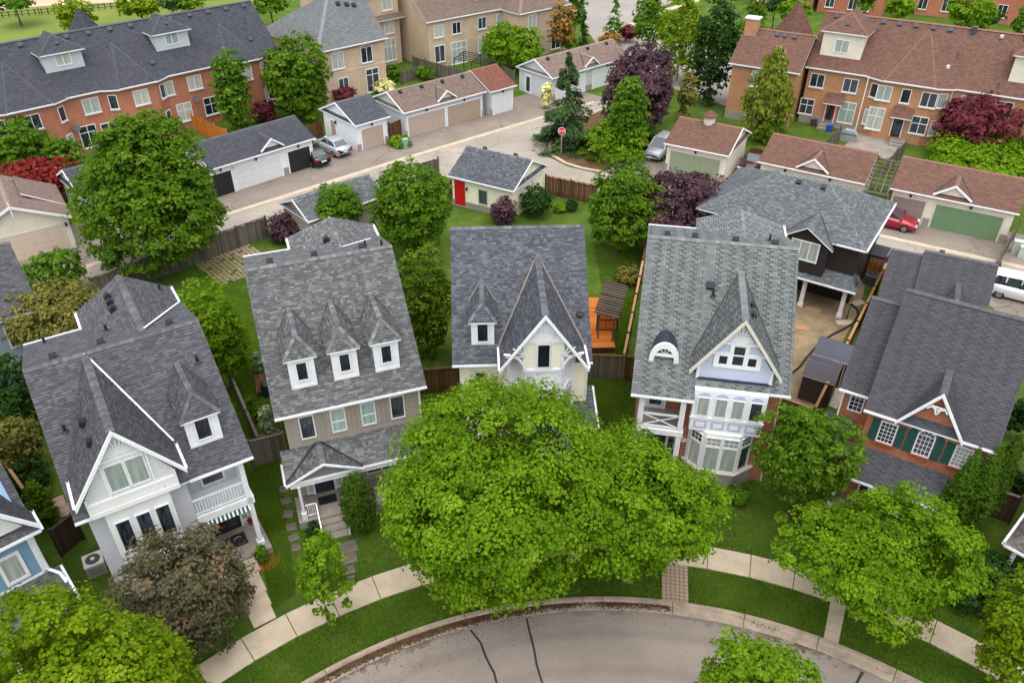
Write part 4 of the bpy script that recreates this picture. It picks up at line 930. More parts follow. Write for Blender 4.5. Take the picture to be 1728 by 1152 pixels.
def house_shutters():
    h = thing('shutter_house', 'brick house with dark green shutters and a small gable in a charcoal roof', 'house', (16.41, 28.51, 0), -31.5)
    z0, d, zr, W = 6.0, 4.05, 10.5, 5.6; m = 4.5/4.05
    body(h, [(.4, 0), (.4, z0 + m*.4 - .16), (d, zr - .16), (7.6, 6.5), (7.6, 0)], .22, 5.35, 'house_brick')
    rf = Roof(h, S_['h5'], style='tab')
    rf.plane((0, 0, z0), (W, 0, z0), (W, d, zr), (0, d, zr)); rf.plane((W, 8.0, 6.2), (0, 8.0, 6.2), (0, d, zr), (W, d, zr)); rf.ridge((0, d, zr), (W, d, zr))
    gable_dormer(rf, 2.82, 1.38, -.1, 6.06, 8.2, m, z0)
    # lower left wing
    rf.plane((-1.36, 1.1, 5.95), (0, 1.1, 5.95), (0, 4.3, 5.95 + 3.2*m), (-1.36, 4.3, 5.95 + 3.2*m)); rf.plane((0, 7.5, 6.0), (-1.36, 7.5, 6.0), (-1.36, 4.3, 5.95 + 3.2*m), (0, 4.3, 5.95 + 3.2*m)); rf.ridge((-1.36, 4.3, 5.95 + 3.2*m), (0, 4.3, 5.95 + 3.2*m))
    rf.gutter((0, 0, z0), (1.5, 0, z0)); rf.gutter((4.15, 0, z0), (W, 0, z0)); rf.gutter((-1.36, 1.1, 5.95), (0, 1.1, 5.95))
    rf.done()
    body(h, [(1.45, 0), (1.45, 6.1), (4.3, 9.2), (7.2, 6.2), (7.2, 0)], -1.14, .22, 'house_brick', 'wing_wall')
    MB().prism([(1.5, 5.8), (4.14, 5.8), (2.82, 7.9)], 'y', .3, 1.6).build('gable', h, X['house_brick'])
    rb = MB()
    for sx in (-1, 1): rb.prism([(2.82 + sx*1.42, 6.04), (2.82, 8.24), (2.82, 8.02), (2.82 + sx*1.42, 5.84)], 'y', -.18, -.105)
    rb.build('bargeboard', h, X['white'])
    gb = MB()
    for a, b in (((2.55, 7.42), (2.82, 7.3)), ((3.09, 7.42), (2.82, 7.3)), ((2.4, 7.25), (2.6, 7.5)), ((3.24, 7.25), (3.04, 7.5)), ((2.72, 7.3), (2.82, 7.05)), ((2.92, 7.3), (2.82, 7.05)), ((2.62, 7.45), (3.02, 7.45))): gb.bar((a[0], -.14, a[1]), (b[0], -.14, b[1]), .06, .04, up=(0, 1, 0))
    gb.build('gingerbread', h, X['white'])
    for x, pane in ((1.24, 'glass'), (4.46, 'curtain')):
        window(h, x, .39, 4.3, .64, 1.12, pane, cols=4, rows=5, fw=.06, sill='brick_dark')
        for sx in (-1, 1): MB().box((x + sx*.58 - .17, .34, 4.24), (x + sx*.58 + .17, .388, 5.5)).build('shutter', h, X['shutter'])
    window(h, 2.85, .39, 4.28, .64, 1.12, 'glass', cols=4, rows=4, arch=.3, fw=.06, sill='brick_dark')
    for sx in (-1, 1): x = 2.85 + sx*.6; MB().prism([(x - .18, 4.2), (x + .18, 4.2), (x + .18, 5.4 if sx > 0 else 5.62), (x, 5.66), (x - .18, 5.62 if sx > 0 else 5.4)], 'y', .34, .388).build('shutter', h, X['shutter'])
    MB().prism([(2.76, 5.8), (2.94, 5.8), (3.02, 6.14), (2.68, 6.14)], 'y', .33, .388).build('keystone', h, X['cream_trim'])
    window(h, -.45, 1.44, 4.75, .56, 1.0, 'glass', cols=3, rows=4, fw=.06)
    downspout(h, -1.12, 1.44, .1, 5.9)
    pr = Roof(h, S_['h5'], .1, style='tab', name='porch_roof'); pr.plane((-.3, -1.15, 2.75), (4.3, -1.15, 2.75), (4.3, .38, 3.66), (-.3, .38, 3.66)); pr.gutter((-.3, -1.15, 2.75), (4.3, -1.15, 2.75))
    pr.plane((-1.6, .2, 3.1), (-.3, .2, 3.1), (-.3, 1.44, 4.2), (-1.6, 1.44, 4.2)); pr.done()
    for x in (-.1, 1.4, 2.8, 4.1): MB().box((x - .12, -1.05, .3), (x + .12, -.81, 2.66)).build('post', h, X['white'])
    MB().box((-.3, -1.1, 0), (4.3, .39, .3)).build('porch_floor', h, X['conc_grey'])
    door(h, 1.4, .38, .3, .95, 2.1, 'door_dark'); window(h, 3.2, .38, 1.0, 1.3, 1.3, 'glass', split=2)
    return h
house_shutters()

def house_blue():
    h = thing('blue_house', 'light blue house with white corner boards cut off by the left edge', 'house', (-19.25, 21.5, 0), 43)
    # wall corner at local (0,0); house runs to local -x
    body(h, [(0, 0), (0, 6.2), (5, 9.6), (9, 6.5), (9, 0)], -6.5, 0, 'sid_blue')
    mb = MB(); mb.box((-.16, -.03, 3.2), (.02, -.002, 5.7)); mb.box((.003, 0, 0), (.03, .16, 5.7)); mb.box((-6.5, -.03, 3.1), (.03, -.0025, 3.32)); mb.build('corner_board', h, X['white'])
    window(h, -1.0, -.005, 3.6, .62, 1.25, 'curtain', fw=.13); window(h, -2.3, -.005, 3.6, .62, 1.25, 'curtain', fw=.13)
    rf = Roof(h, S_['h1'], edge='white')
    m = .76; z0 = 5.78
    rf.plane((-6.8, -.45, z0), (.42, -.45, z0), (.42, .3, z0 + .75*m*.8), (-6.8, .3, z0 + .75*m*.8))
    rf.plane((-6.8, .3, z0 + .45), (.32, .3, z0 + .45), (.32, 5.2, z0 + .45 + 4.9*m), (-6.8, 5.2, z0 + .45 + 4.9*m)); rf.plane((.32, 10, 6.4), (-6.8, 10, 6.4), (-6.8, 5.2, z0 + .45 + 4.9*m), (.32, 5.2, z0 + .45 + 4.9*m)); rf.ridge((-6.8, 5.2, z0 + .45 + 4.9*m), (.32, 5.2, z0 + .45 + 4.9*m))
    xc, hw, ze, zr = -1.75, 2.15, 6.15, 9.0; zz = z0 + .45 - .3*m
    gable_dormer(rf, xc, hw, -.5, ze, zr, m, zz)
    rf.gutter((.42, -.45, z0), (.42, .6, z0 + .2)); rf.gutter((-6.8, -.45, z0), (.42, -.45, z0)); rf.done()
    MB().prism([(xc - 1.7, 6.15), (xc + 1.7, 6.15), (xc, 8.6)], 'y', -.2, 1).build('gable', h, X['white_scale'])
    rb = MB()
    for sx in (-1, 1): rb.prism([(xc + sx*2.2, 6.15), (xc, 9.06), (xc, 8.8), (xc + sx*2.2, 5.9)], 'y', -.58, -.505)
    rb.build('bargeboard', h, X['white'])
    pr = Roof(h, S_['h1'], .1, name='porch_roof'); pr.plane((-6.8, -1.75, 2.6), (.45, -1.75, 2.6), (.45, -.005, 3.2), (-6.8, -.005, 3.2)); pr.gutter((.45, -1.75, 2.6), (.45, -.01, 3.2)); pr.done()
    for x in (.2, -2.4): MB().box((x - .09, -1.6, 0), (x + .09, -1.42, 2.58)).build('post', h, X['white'])
    MB().tube([(.05, -.05, 5.6), (.05, -.05, 3.35), (.35, -.4, 3.15), (.4, -.9, 2.98)], .07, 8).build('downspout', h, X['white'])
    return h
house_blue()

def house_slate():
    p = G(4, 541, 5.0)
    h = thing('blue_grey_house', 'blue grey sided house with dark roof behind the brownish shrubs at the left edge', 'house', (p.x, p.y, 0), 38)
    body(h, [(.4, 0), (.4, 5.1), (4.0, 7.5), (7.8, 5.1), (7.8, 0)], -8, 1.75, 'sid_bluegrey')
    rf = Roof(h, S_['h1']); rf.plane((-8.3, 0, 5.0), (2.0, 0, 5.0), (2.0, 4.0, 7.7), (-8.3, 4.0, 7.7)); rf.plane((2.0, 8.2, 5), (-8.3, 8.2, 5), (-8.3, 4.0, 7.7), (2.0, 4.0, 7.7)); rf.ridge((-8.3, 4.0, 7.7), (2.0, 4.0, 7.7)); rf.gutter((-8.3, 0, 5), (2.0, 0, 5)); ro = rf.done()
    vent(ro, (.3, 2.2, 6.48), nrm_of(.67)); vent(ro, (-1.5, 3.2, 7.16), nrm_of(.67))
    window(h, .7, .39, 3.0, 1.5, 1.3, 'glass', split=2, frame='cream_trim', fw=.1)
house_slate()

def house_edge():
    p = G(1695, 918, 2.7)
    h = thing('porch_house', 'house with a warm grey porch roof cut off by the right edge', 'house', (p.x, p.y, 0), -47)
    body(h, [(1.8, 0), (1.8, 6), (6, 9), (10, 6), (10, 0)], 1.1, 8, 'house_brick')
    pr = Roof(h, S_['h6'], .1, style='tab', name='porch_roof'); pr.plane((0, 0, 2.7), (8, 0, 2.7), (8, 1.8, 3.5), (1.2, 1.8, 3.5)); pr.plane((0, 8, 2.7), (0, 0, 2.7), (1.2, 1.8, 3.5), (1.2, 8, 3.5)); pr.ridge((0, 0, 2.7), (1.2, 1.8, 3.5)); pr.gutter((0, 0, 2.7), (8, 0, 2.7)); pr.gutter((0, 5, 2.7), (0, 0, 2.7)); pr.done()
    rf = Roof(h, S_['h6'], style='tab'); rf.plane((.7, 1.4, 6), (8.3, 1.4, 6), (8.3, 6, 9.4), (.7, 6, 9.4)); rf.plane((8.3, 10.5, 6), (.7, 10.5, 6), (.7, 6, 9.4), (8.3, 6, 9.4)); rf.done()
    for x in (.45, 3.5): MB().tube([(x, .35, .3), (x, .35, 2.6)], .1, 10).build('post', h, X['white'])
    MB().box((.2, .1, 0), (8, 1.8, .3)).build('porch_floor', h, X['conc_grey'])
house_edge()
# ---------------------------------------------------------------- garages and the coach house along the lane
def garage(name, label, A, rot, W, D, ry, rise, roofm, wall, doors, ze=2.7, gablet=None, pent=(), near=False, edge='white', vents=0, flip=False, extra=None, group='garages along the lane', vmat='vent', base=True):
    """front (doors) on local y=0 side unless flip; pent = gable ends ('l','r') with a shingled skirt"""
    h = thing(name, label, 'garage', (A[0], A[1], 0), rot, group)
    zr = ze + rise; o = .32; m = rise / ry; mbk = rise / (D - ry)
    body(h, [(o, 0), (o, ze + m*o - .13), (ry, zr - .14), (D - o, ze + mbk*o - .13), (D - o, 0)], o*.8, W - o*.8, wall)
    rf = Roof(h, roofm, .12, edge, 'arch' if near else 'far')
    rf.plane((0, 0, ze), (W, 0, ze), (W, ry, zr), (0, ry, zr)); rf.plane((W, D, ze), (0, D, ze), (0, ry, zr), (W, ry, zr)); rf.ridge((0, ry, zr), (W, ry, zr))
    for s in pent:   # skirt roof across the gable end
        x, sx = (0, -1) if s == 'l' else (W, 1)
        rf.plane((x - sx*.02, 0, ze + .005), (x - sx*.02, D, ze + .005), (x - sx*.5, D - .5/mbk, ze + .45), (x - sx*.5, .5/m, ze + .45))
    if gablet:
        for gx, hw, gr in gablet:
            zb = ze + m * .55
            gable_dormer(rf, gx, hw, .25, zb, zb + gr, m, ze, ('cap_dark', 'cap_dark'))
    rf.gutter((0, 0, ze), (W, 0, ze))
    ro = rf.done()
    for s in pent:
        x = .5 if s == 'l' else W - .5
        MB().prism([(1.25, ze + .42), (D - 1.25, ze + .42), (ry, zr - .2)], 'x', x - .06, x + .06).build('gable', h, X['sid_white'] if wall in ('sid_white',) else X[wall])
        bb = MB(); xx = x - .2 if s == 'l' else x + .12
        xe = -.04 if s == 'l' else W + .0
        for y0 in (0, D): bb.prism([(y0, ze + .02), (ry, zr + .02), (ry, zr - .16), (y0, ze - .14)], 'x', xe, xe + .05)
        bb.build('bargeboard', h, X['white'])
    if gablet:
        gb = MB()
        for gx, hw, gr in gablet:
            zb = ze + m * .55
            gb.prism([(gx - hw*.72, zb + .02), (gx + hw*.72, zb + .02), (gx, zb + gr*.74)], 'y', .42, .5, 1)
            for sx in (-1, 1): gb.prism([(gx + sx*hw*1.06, zb - .02), (gx, zb + gr + .02), (gx, zb + gr - .17), (gx + sx*hw*1.06, zb - .19)], 'y', .17, .245, 0)
        gb.build('gablet', h, [X['white'], X[wall]])
    for k in range(vents): vent(ro, (W * (k + .5) / vents, ry - .5, zr - m * .5), nrm_of(m), 'box', vmat)
    yf = o - .004
    for dd in doors:
        x, w_, mat = dd[:3]; rows, cols = dd[3] if len(dd) > 3 else (4, 3 if w_ < 3 else 6)
        garage_door(h, x, yf, w_, 2.05, mat, rows, cols, trim='white' if edge == 'white' else 'cream_trim'); lantern(h, x, yf, 2.28)
    if base:
        st = MB(); ds = sorted((d_[0] - d_[1]/2 - .15, d_[0] + d_[1]/2 + .15) for d_ in doors); x = .2
        for a, b in ds + [(W - .2, 0)]:
            if a - x > .05: st.box((x, o - .05, 0), (a, o + .1, .7))
            x = b
        st.build('stone_base', h, X['stone'])
    return h, ro
garage('lane_garage', 'dark roofed garage with a white double door between two black doors', (-25.8, 64.11), 44.6, 10.54, 6.6, 3.2, 1.4, SF['tl'], 'sid_white', [(1.0, 2.2, 'door_black'), (4.4, 4.75, 'door_white', (4, 5)), (8.75, 2.3, 'door_black')], gablet=[(6.2, 1.1, .85)])
g2, _ = garage('lane_garage', 'small white garage with a beige door beside the parked silver sedan', (-15.07, 74.61), 42.5, 4.05, 6.7, 3.4, 1.5, SF['dark'], 'sid_white', [(2.0, 2.5, 'door_beige', (4, 4))], pent='l')
door(g2, .25, 4.6, 0, .85, 2.0, 'door_tan', rot=-90); lantern(g2, .25, 4.0, 1.9, -90)
garage('lane_garage', 'long grey garage with two tan double doors and a brown roof', (-10.8, 78.21), 40.3, 10.6, 6.4, 3.0, 1.45, SF['tan'], 'sid_pgrey', [(2.9, 4.6, 'door_beige', (4, 6)), (7.75, 4.4, 'door_tan', (4, 6))], gablet=[(5.6, 1.15, .85)], pent='l', vents=4)
garage('lane_garage', 'narrow garage bay with a white door under a reddish roof', (-10.8 + 10.75*math.cos(R(40.3)) + .5*math.sin(R(40.3)), 78.21 + 10.75*math.sin(R(40.3)) - .5*math.cos(R(40.3))), 40.3, 3.7, 6.9, 3.5, 1.55, SF['red'], 'sid_pgrey', [(1.9, 2.6, 'door_white', (4, 4))])
g5, _ = garage('lane_garage', 'white sided garage with a small white side door behind the spruce', (4.56, 89.53), 41.5, 13, 6.2, 3.1, 1.5, SF['mauve'], 'sid_pgrey', [(3.2, 4.6, 'door_white', (4, 6)), (9.2, 4.6, 'door_white', (4, 6))], gablet=[(6.6, 1.1, .85)], pent='l', vents=4)
door(g5, .25, 4.3, 0, .9, 2.05, 'door_white', rot=-90, glassy=True)
# garage of the taupe house: seen from its yard side
garage('yard_garage', 'slate roofed garage half hidden by trees behind the taupe house', (-15.38, 54.29), 42.2, 7.0, 4.6, 2.1, 1.15, S_['bk'], 'sid_taupe', [], pent='l', near=True, base=False)
g7, r7 = garage('yard_garage', 'cream garage with a bright red side door and dark blue roof', (-5.45, 62.9), -29.5, 6.4, 6.2, 3.2, 1.55, S_['h3'], 'sid_yellow', [], pent='r', near=True, base=False)
door(g7, 1.0, .316, .15, .85, 2.1, 'door_red', frame='door_red'); window(g7, 3.3, .316, .75, .8, 1.25, 'glass', frame='cream_trim', fw=.08); lantern(g7, 1.75, .316, 1.7)
MB().box((.2, .27, 0), (6.15, .315, .55)).build('stone_base', g7, X['stone']); vent(r7, (1.6, 3.5, 4.1), nrm_of(-.5)); vent(r7, (4.6, 3.5, 4.1), nrm_of(-.5))
g8, r8 = garage('lane_garage', 'garage with a cupola on its brown roof and a sage green door', (13.95, 70.22), -30.5, 6.1, 6.8, 3.45, 1.5, SF['brown'], 'sid_cream', [(3.0, 4.7, 'door_green', (4, 8))], pent='r', edge='cream_trim')
cu = MB(); cu.tube([(2.9, 3.45, 3.8), (2.9, 3.45, 4.75)], .52, 8); cup = cu.build('cupola', g8, X['sid_cream']); cr = MB(); cr.tube([(2.9, 3.45, 4.72), (2.9, 3.45, 4.8), (2.9, 3.45, 5.3)], [.72, .72, .03], 8); cr.build('cupola_roof', cup, SF['brown'])
for k in range(8):
    a = R(22.5 + 45*k); q = MB().box((-.13, -.02, 4.15), (.13, .03, 4.6)).build('louver', cup, X['cream_trim'], (2.9 + math.cos(a)*.485, 3.45 + math.sin(a)*.485, 0), math.degrees(a) + 90)
garage('lane_garage', 'brown roofed garage with a white gablet behind the dark coach house', (21.48, 65.92), -32.0, 9.0, 7.1, 3.55, 1.5, SF['brown'], 'sid_cream', [(2.4, 2.5, 'door_beige', (4, 4)), (6.2, 4.6, 'door_beige', (4, 8))], gablet=[(4.6, 1.3, .95)], edge='cream_trim')
garage('lane_garage', 'brown roofed garage with mauve and green doors at the right edge', (30.89, 60.37), -30.6, 9.4, 7.4, 3.7, 1.5, SF['brown'], 'sid_cream', [(1.65, 2.45, 'door_mauve', (4, 4)), (6.1, 4.85, 'door_green2', (4, 8))], gablet=[(4.6, 1.35, .95)], edge='cream_trim')
# cream gable-front garage at the left edge
def garage_cream():
    a, b = G(51.7, 437), G(123, 419); rot = math.degrees(math.atan2(b.y - a.y, b.x - a.x)); o = b
    h = thing('lane_garage', 'cream garage with a pale pink door, gable front and brown roof at the left edge', 'garage', (o.x, o.y, 0), rot, 'garages along the lane')
    L, zw = 6.7, 2.75; xc = -L/2 + .3
    MB().prism([(-L + .3, 0), (.35, 0), (.35, zw), (xc, zw + 1.55), (-L + .3, zw)], 'y', .0, 6.5).build('wall', h, X['sid_cream'])
    rf = Roof(h, SF['mauve'], .12, 'white', 'far'); a_, b_ = -L - .05, .7
    rf.plane((a_, 6.8, zw - .05), (a_, -.35, zw - .05), (xc, -.35, zw + 1.75), (xc, 6.8, zw + 1.75)); rf.plane((b_, -.35, zw - .05), (b_, 6.8, zw - .05), (xc, 6.8, zw + 1.75), (xc, -.35, zw + 1.75)); rf.ridge((xc, -.35, zw + 1.75), (xc, 6.8, zw + 1.75))
    rf.plane((b_ - .02, 2.2, zw), (b_ - .02, 6.2, zw), (xc + 1, 6.2, zw + 1.6), (xc + 1, 2.2, zw + 1.6)); rf.done()
    bb = MB()
    for x in (a_, b_): bb.prism([(x, zw - .03), (xc, zw + 1.78), (xc, zw + 1.58), (x, zw - .22)], 'y', -.42, -.355)
    bb.box((xc - .04, -.47, zw + 1.0), (xc + .04, -.425, zw + 2.1)); bb.build('bargeboard', h, X['white'])
    garage_door(h, -2.72, -.004, 4.9, 2.1, 'door_cream', 4, 5, 'cream_trim'); lantern(h, .1, -.004, 2.0)
garage_cream()
q = G(135, 333, 2.6)
garage('yard_garage', 'small dark roofed garage peeking out left of the tall maple', (q.x, q.y), 44, 5.5, 5.5, 2.7, 1.4, SF['tl'], 'sid_white', [], pent='l', base=False)
# rear garage of the shutter house
def garage_rear():
    zr = 5.6; p = G(1561, 421.7, zr); q = G(1686, 446.7, zr); e = G(1515, 410, zr - .35); rot = math.degrees(math.atan2(q.y - p.y, q.x - p.x)); W = (q - p).length; lw = (p - e).length
    h = thing('rear_garage', 'charcoal roofed rear garage between the shutter house and the lane', 'garage', (p.x, p.y, 0), rot)
    m = .8; D = 4.0
    body(h, [(-D + .3, 0), (-D + .3, zr - m*D + .1), (0, zr - .15), (3.2, zr - 2.6), (3.2, 0)], .2, W - .2, 'house_brick')
    body(h, [(-D + .3, 0), (-D + .3, zr - m*D - .3), (0, zr - .5), (3.2, zr - 2.7), (3.2, 0)], -lw + .2, .2, 'house_brick', 'wing_wall')
    rf = Roof(h, S_['h5'], style='tab')
    rf.plane((0, -D, zr - m*D), (W, -D, zr - m*D), (W, 0, zr), (0, 0, zr)); rf.plane((W, 3.4, zr - 2.7), (0, 3.4, zr - 2.7), (0, 0, zr), (W, 0, zr)); rf.ridge((0, 0, zr), (W, 0, zr))
    z1 = zr - .35; rf.plane((-lw, -D, z1 - m*D), (0, -D, z1 - m*D), (0, 0, z1), (-lw, 0, z1)); rf.plane((0, 3.4, z1 - 2.7), (-lw, 3.4, z1 - 2.7), (-lw, 0, z1), (0, 0, z1)); rf.ridge((-lw, 0, z1), (0, 0, z1))
    gable_dormer(rf, W * .55, 1.0, -D + .3, zr - m*2.9, zr - m*2.9 + 1.3, m, zr)
    ro = rf.done()
    MB().prism([(W*.55 - .8, zr - m*2.9), (W*.55 + .8, zr - m*2.9), (W*.55, zr - m*2.9 + 1.0)], 'y', -D + .5, -D + .7).build('gablet', h, X['house_brick'])
    bb = MB()
    for sx in (-1, 1): bb.prism([(W*.55 + sx*1.05, zr - m*2.9), (W*.55, zr - m*2.9 + 1.33), (W*.55, zr - m*2.9 + 1.1), (W*.55 + sx*1.05, zr - m*2.9 - .2)], 'y', -D + .22, -D + .29)
    bb.build('bargeboard', h, X['white'])
    for x in (1.0, 4.2): vent(ro, (x, .3, zr - .2), nrm_of(-.8))
garage_rear()
def coach_house():
    b = G(1080 + 1465/3.84, 270 + 595/3.84, 5.3)
    h = thing('coach_house', 'dark brown coach house with hipped teal grey roof and white porch columns', 'house', (b.x, b.y, 0), -33.3)
    x0, x1, D, z0, zr = -11.6, 0.0, 8.6, 5.3, 7.4
    MB().box((x0 + .4, .4, 2.6), (x1 - .4, D - .4, 5.28)).build('wall', h, X['sid_black']); MB().box((x0 + .4, 2.3, 0), (x1 - .45, D - .4, 2.6)).build('ground_floor_wall', h, X['sid_black'])
    rf = Roof(h, S_['bk']); rl, rr, ry = -7.6, -3.9, 4.4
    rf.plane((x0, 0, z0), (x1, 0, z0), (rr, ry, zr), (rl, ry, zr)); rf.plane((x1, 0, z0), (x1, D, z0), (rr, ry, zr)); rf.plane((x1, D, z0), (x0, D, z0), (rl, ry, zr), (rr, ry, zr)); rf.plane((x0, D, z0), (x0, 0, z0), (rl, ry, zr))
    for p_, q_ in (((rl, ry, zr), (rr, ry, zr)), ((x1, 0, z0), (rr, ry, zr)), ((x1, D, z0), (rr, ry, zr)), ((x0, D, z0), (rl, ry, zr)), ((x0, 0, z0), (rl, ry, zr))): rf.ridge(p_, q_)
    gable_dormer(rf, -3.72, 1.85, -.65, 5.05, 6.25, (zr - z0) / ry, z0)
    rf.gutter((-1.85, 0, z0), (x1, 0, z0)); rf.gutter((x1, 0, z0), (x1, D, z0)); ro = rf.done()
    for x in (-5.9, -4.2): vent(ro, (x, ry - .5, zr - .25), nrm_of(.47))
    MB().prism([(-5.2, 2.9), (-2.2, 2.9), (-2.2, 5.05), (-3.72, 6.05), (-5.2, 5.05)], 'y', -.3, 1).build('gable', h, X['sid_black'])
    window(h, -3.68, -.3, 3.8, 1.7, 1.25, 'curtain', split=3, fw=.09)
    pr = Roof(h, S_['bk'], .1, name='porch_roof'); pr.plane((-7, -.55, 2.5), (.15, -.55, 2.5), (-.4, .4, 3.15), (-7, .4, 3.15)); pr.plane((.15, -.55, 2.5), (.15, 1.2, 2.5), (-.4, 1.2, 3.15), (-.4, .4, 3.15)); pr.gutter((-7, -.55, 2.5), (.15, -.55, 2.5)); pr.done()
    for x in (-.55, -3.2, -6.0): MB().box((x - .13, .1, 0), (x + .13, .36, 2.45)).box((x - .18, .05, 0), (x + .18, .41, .25)).build('column', h, X['white'])
    MB().tube([(-.25, .35, 5.1), (-.25, .35, 3.3), (.0, .0, 3.1), (.0, .0, .2)], .05, 8).build('downspout', h, X['cap_dark'])
    MB().box((x1 - .4, 5.5, 2.3), (x1 + .7, 7.3, 2.5)).build('side_canopy', h, X['cap_dark'])
coach_house()

# ---------------------------------------------------------------- townhouse rows
def townrow(name, label, A, rot, W, ry, zr, roofm, wall, wins, bays=(), dormers=(), z0=5.8, D=11, x0=0, edge='white', vents=(), lower=None, hipR=False, band=None, vm='vent_grey', base=None, hipL=False, ventside=0, rs=.42):
    h = thing(name, label, 'townhouse', (A[0], A[1], 0), rot); m = (zr - z0) / ry; o = .35
    body(h, [(o, 0), (o, z0 + m*o - .14), (ry, zr - .15), (D - o, z0 + .2), (D - o, 0)] if not (hipL or hipR) else [(o, 0), (o, z0 - .02), (D - o, z0 - .02), (D - o, 0)], x0 + o, W - o, wall)
    rf = Roof(h, roofm, .14, edge, 'far'); hl = ry if hipL else 0; hr = ry if hipR else 0
    rf.plane((x0, 0, z0), (W, 0, z0), (W - hr, ry, zr), (x0 + hl, ry, zr)); rf.plane((W, D, z0), (x0, D, z0), (x0 + hl, ry, zr), (W - hr, ry, zr)); rf.ridge((x0 + hl, ry, zr), (W - hr, ry, zr), .2)
    if hipR: rf.plane((W, 0, z0), (W, D, z0), (W - hr, ry, zr)); rf.ridge((W, 0, z0), (W - hr, ry, zr), .2)
    if hipL: rf.plane((x0, D, z0), (x0, 0, z0), (x0 + hl, ry, zr)); rf.ridge((x0, 0, z0), (x0 + hl, ry, zr), .2)
    wl = []
    for xc, hw, dep, rz in bays:      # projecting bay under a half-hip: eave steps forward
        f = -dep; ap = (rz - z0) / m
        rf.plane((xc - hw*.55, f, z0), (xc + hw*.55, f, z0), (xc, ap, rz)); rf.plane((xc - hw, .02, z0 + .01), (xc - hw*.55, f, z0), (xc, ap, rz)); rf.plane((xc + hw*.55, f, z0), (xc + hw, .02, z0 + .01), (xc, ap, rz))
        rf.ridge((xc - hw*.55, f, z0), (xc, ap, rz), .14); rf.ridge((xc + hw*.55, f, z0), (xc, ap, rz), .14)
        rf.gutter((xc - hw*.55, f, z0), (xc + hw*.55, f, z0))
        wl.append(MB().prism([(xc - hw + .3, o + .1), (xc - hw*.55 + .1, f + o), (xc + hw*.55 - .1, f + o), (xc + hw - .3, o + .1)], 'z', 0, z0 - .02))
    rf.gutter((x0, 0, z0), (W, 0, z0))
    ro = rf.done()
    for b in wl: b.build('bay', h, X[wall])
    for xc, hw, dep, rz in bays:
        for s_ in (-1, 1):
            p_, q_ = Vector((xc + s_*(hw - .3), o + .1)), Vector((xc + s_*(hw*.55 - .1), o - dep)); mid = (p_ + q_) / 2; an = math.degrees(math.atan2((q_ - p_).y * s_, (q_ - p_).x * s_)) + (180 if s_ > 0 else 0)
            an = math.degrees(math.atan2(*( (q_.y - p_.y, q_.x - p_.x) if s_ < 0 else (p_.y - q_.y, p_.x - q_.x)))); nn_ = Vector((math.sin(R(an)), -math.cos(R(an)))) * .004
            for zz, hh_ in ((3.9, 1.25), (1.1, 1.4)): window(h, mid.x + nn_.x, mid.y + nn_.y, zz, .7, hh_, random.choice(('curtain', 'glass', 'curtain_w')), sill='cream_trim', fw=.07, rot=an)
    for xc, hw, yf, zt, rise, wm in dormers:    # boxy dormer with hipped roof
        zb = z0 + m * yf; ye = (zt - z0) / m; d = MB().idx([(xc - hw, yf, zb - .2), (xc + hw, yf, zb - .2), (xc + hw, yf, zt), (xc - hw, yf, zt), (xc - hw, ye, zt), (xc + hw, ye, zt)], [(0,1,2,3), (0,3,4), (1,5,2)]).build('dormer', h, X[wm])
        dr = Roof(d, roofm, .1, edge, 'far', 'dormer_roof'); a, b, f = xc - hw - .35, xc + hw + .35, yf - .35; hy = f + (hw + .35) * .9; zt2 = zt + rise; yr = (zt2 - z0) / m
        dr.plane((a, f, zt), (b, f, zt), (xc, hy, zt2)); dr.plane((a, ye, zt), (a, f, zt), (xc, hy, zt2), (xc, max(yr, hy), zt2)); dr.plane((b, f, zt), (b, ye, zt), (xc, max(yr, hy), zt2), (xc, hy, zt2)); dr.ridge((a, f, zt), (xc, hy, zt2), .12); dr.ridge((b, f, zt), (xc, hy, zt2), .12)
        dr.slab.build('dormer_roof', d, [roofm, X[edge], SFC[roofm.name]])
        window(d, xc, yf - .005, zb + .5, 1.25, 1.15, 'curtain', split=2, flat=True, name='window_frame', fw=.07)
        vent(d, (xc, f + .9, zt + .6), nrm_of(.7), 'box', vm)
    for wn in wins:
        x, z, w_, hh = wn[:4]; y = wn[4] if len(wn) > 4 and wn[4] is not None else 0; pane = wn[5] if len(wn) > 5 else random.choice(('glass', 'curtain', 'glass', 'curtain_w')); kw = wn[6] if len(wn) > 6 else {}
        window(h, x, o - .003 - y, z, w_, hh, pane, split=kw.get('split', 2), topbar=kw.get('topbar', 0), arch=kw.get('arch', 0), sill='cream_trim', fw=.07, rot=kw.get('rot', 0))
    for x, back, kind in vents: vent(ro, (x, ry - back, zr - m * back), nrm_of(m), kind, vm, size=rs)
    if band:
        MB().box((x0 + o, o - .03, band - .1), (W - o, o - .002, band)).build('string_course', h, X['cream_trim'])
    if base: MB().box((x0 + o - .02, o - .06, 0), (W - o, o - .004, .9)).build('stone_base', h, X['stone'])
    return h, ro
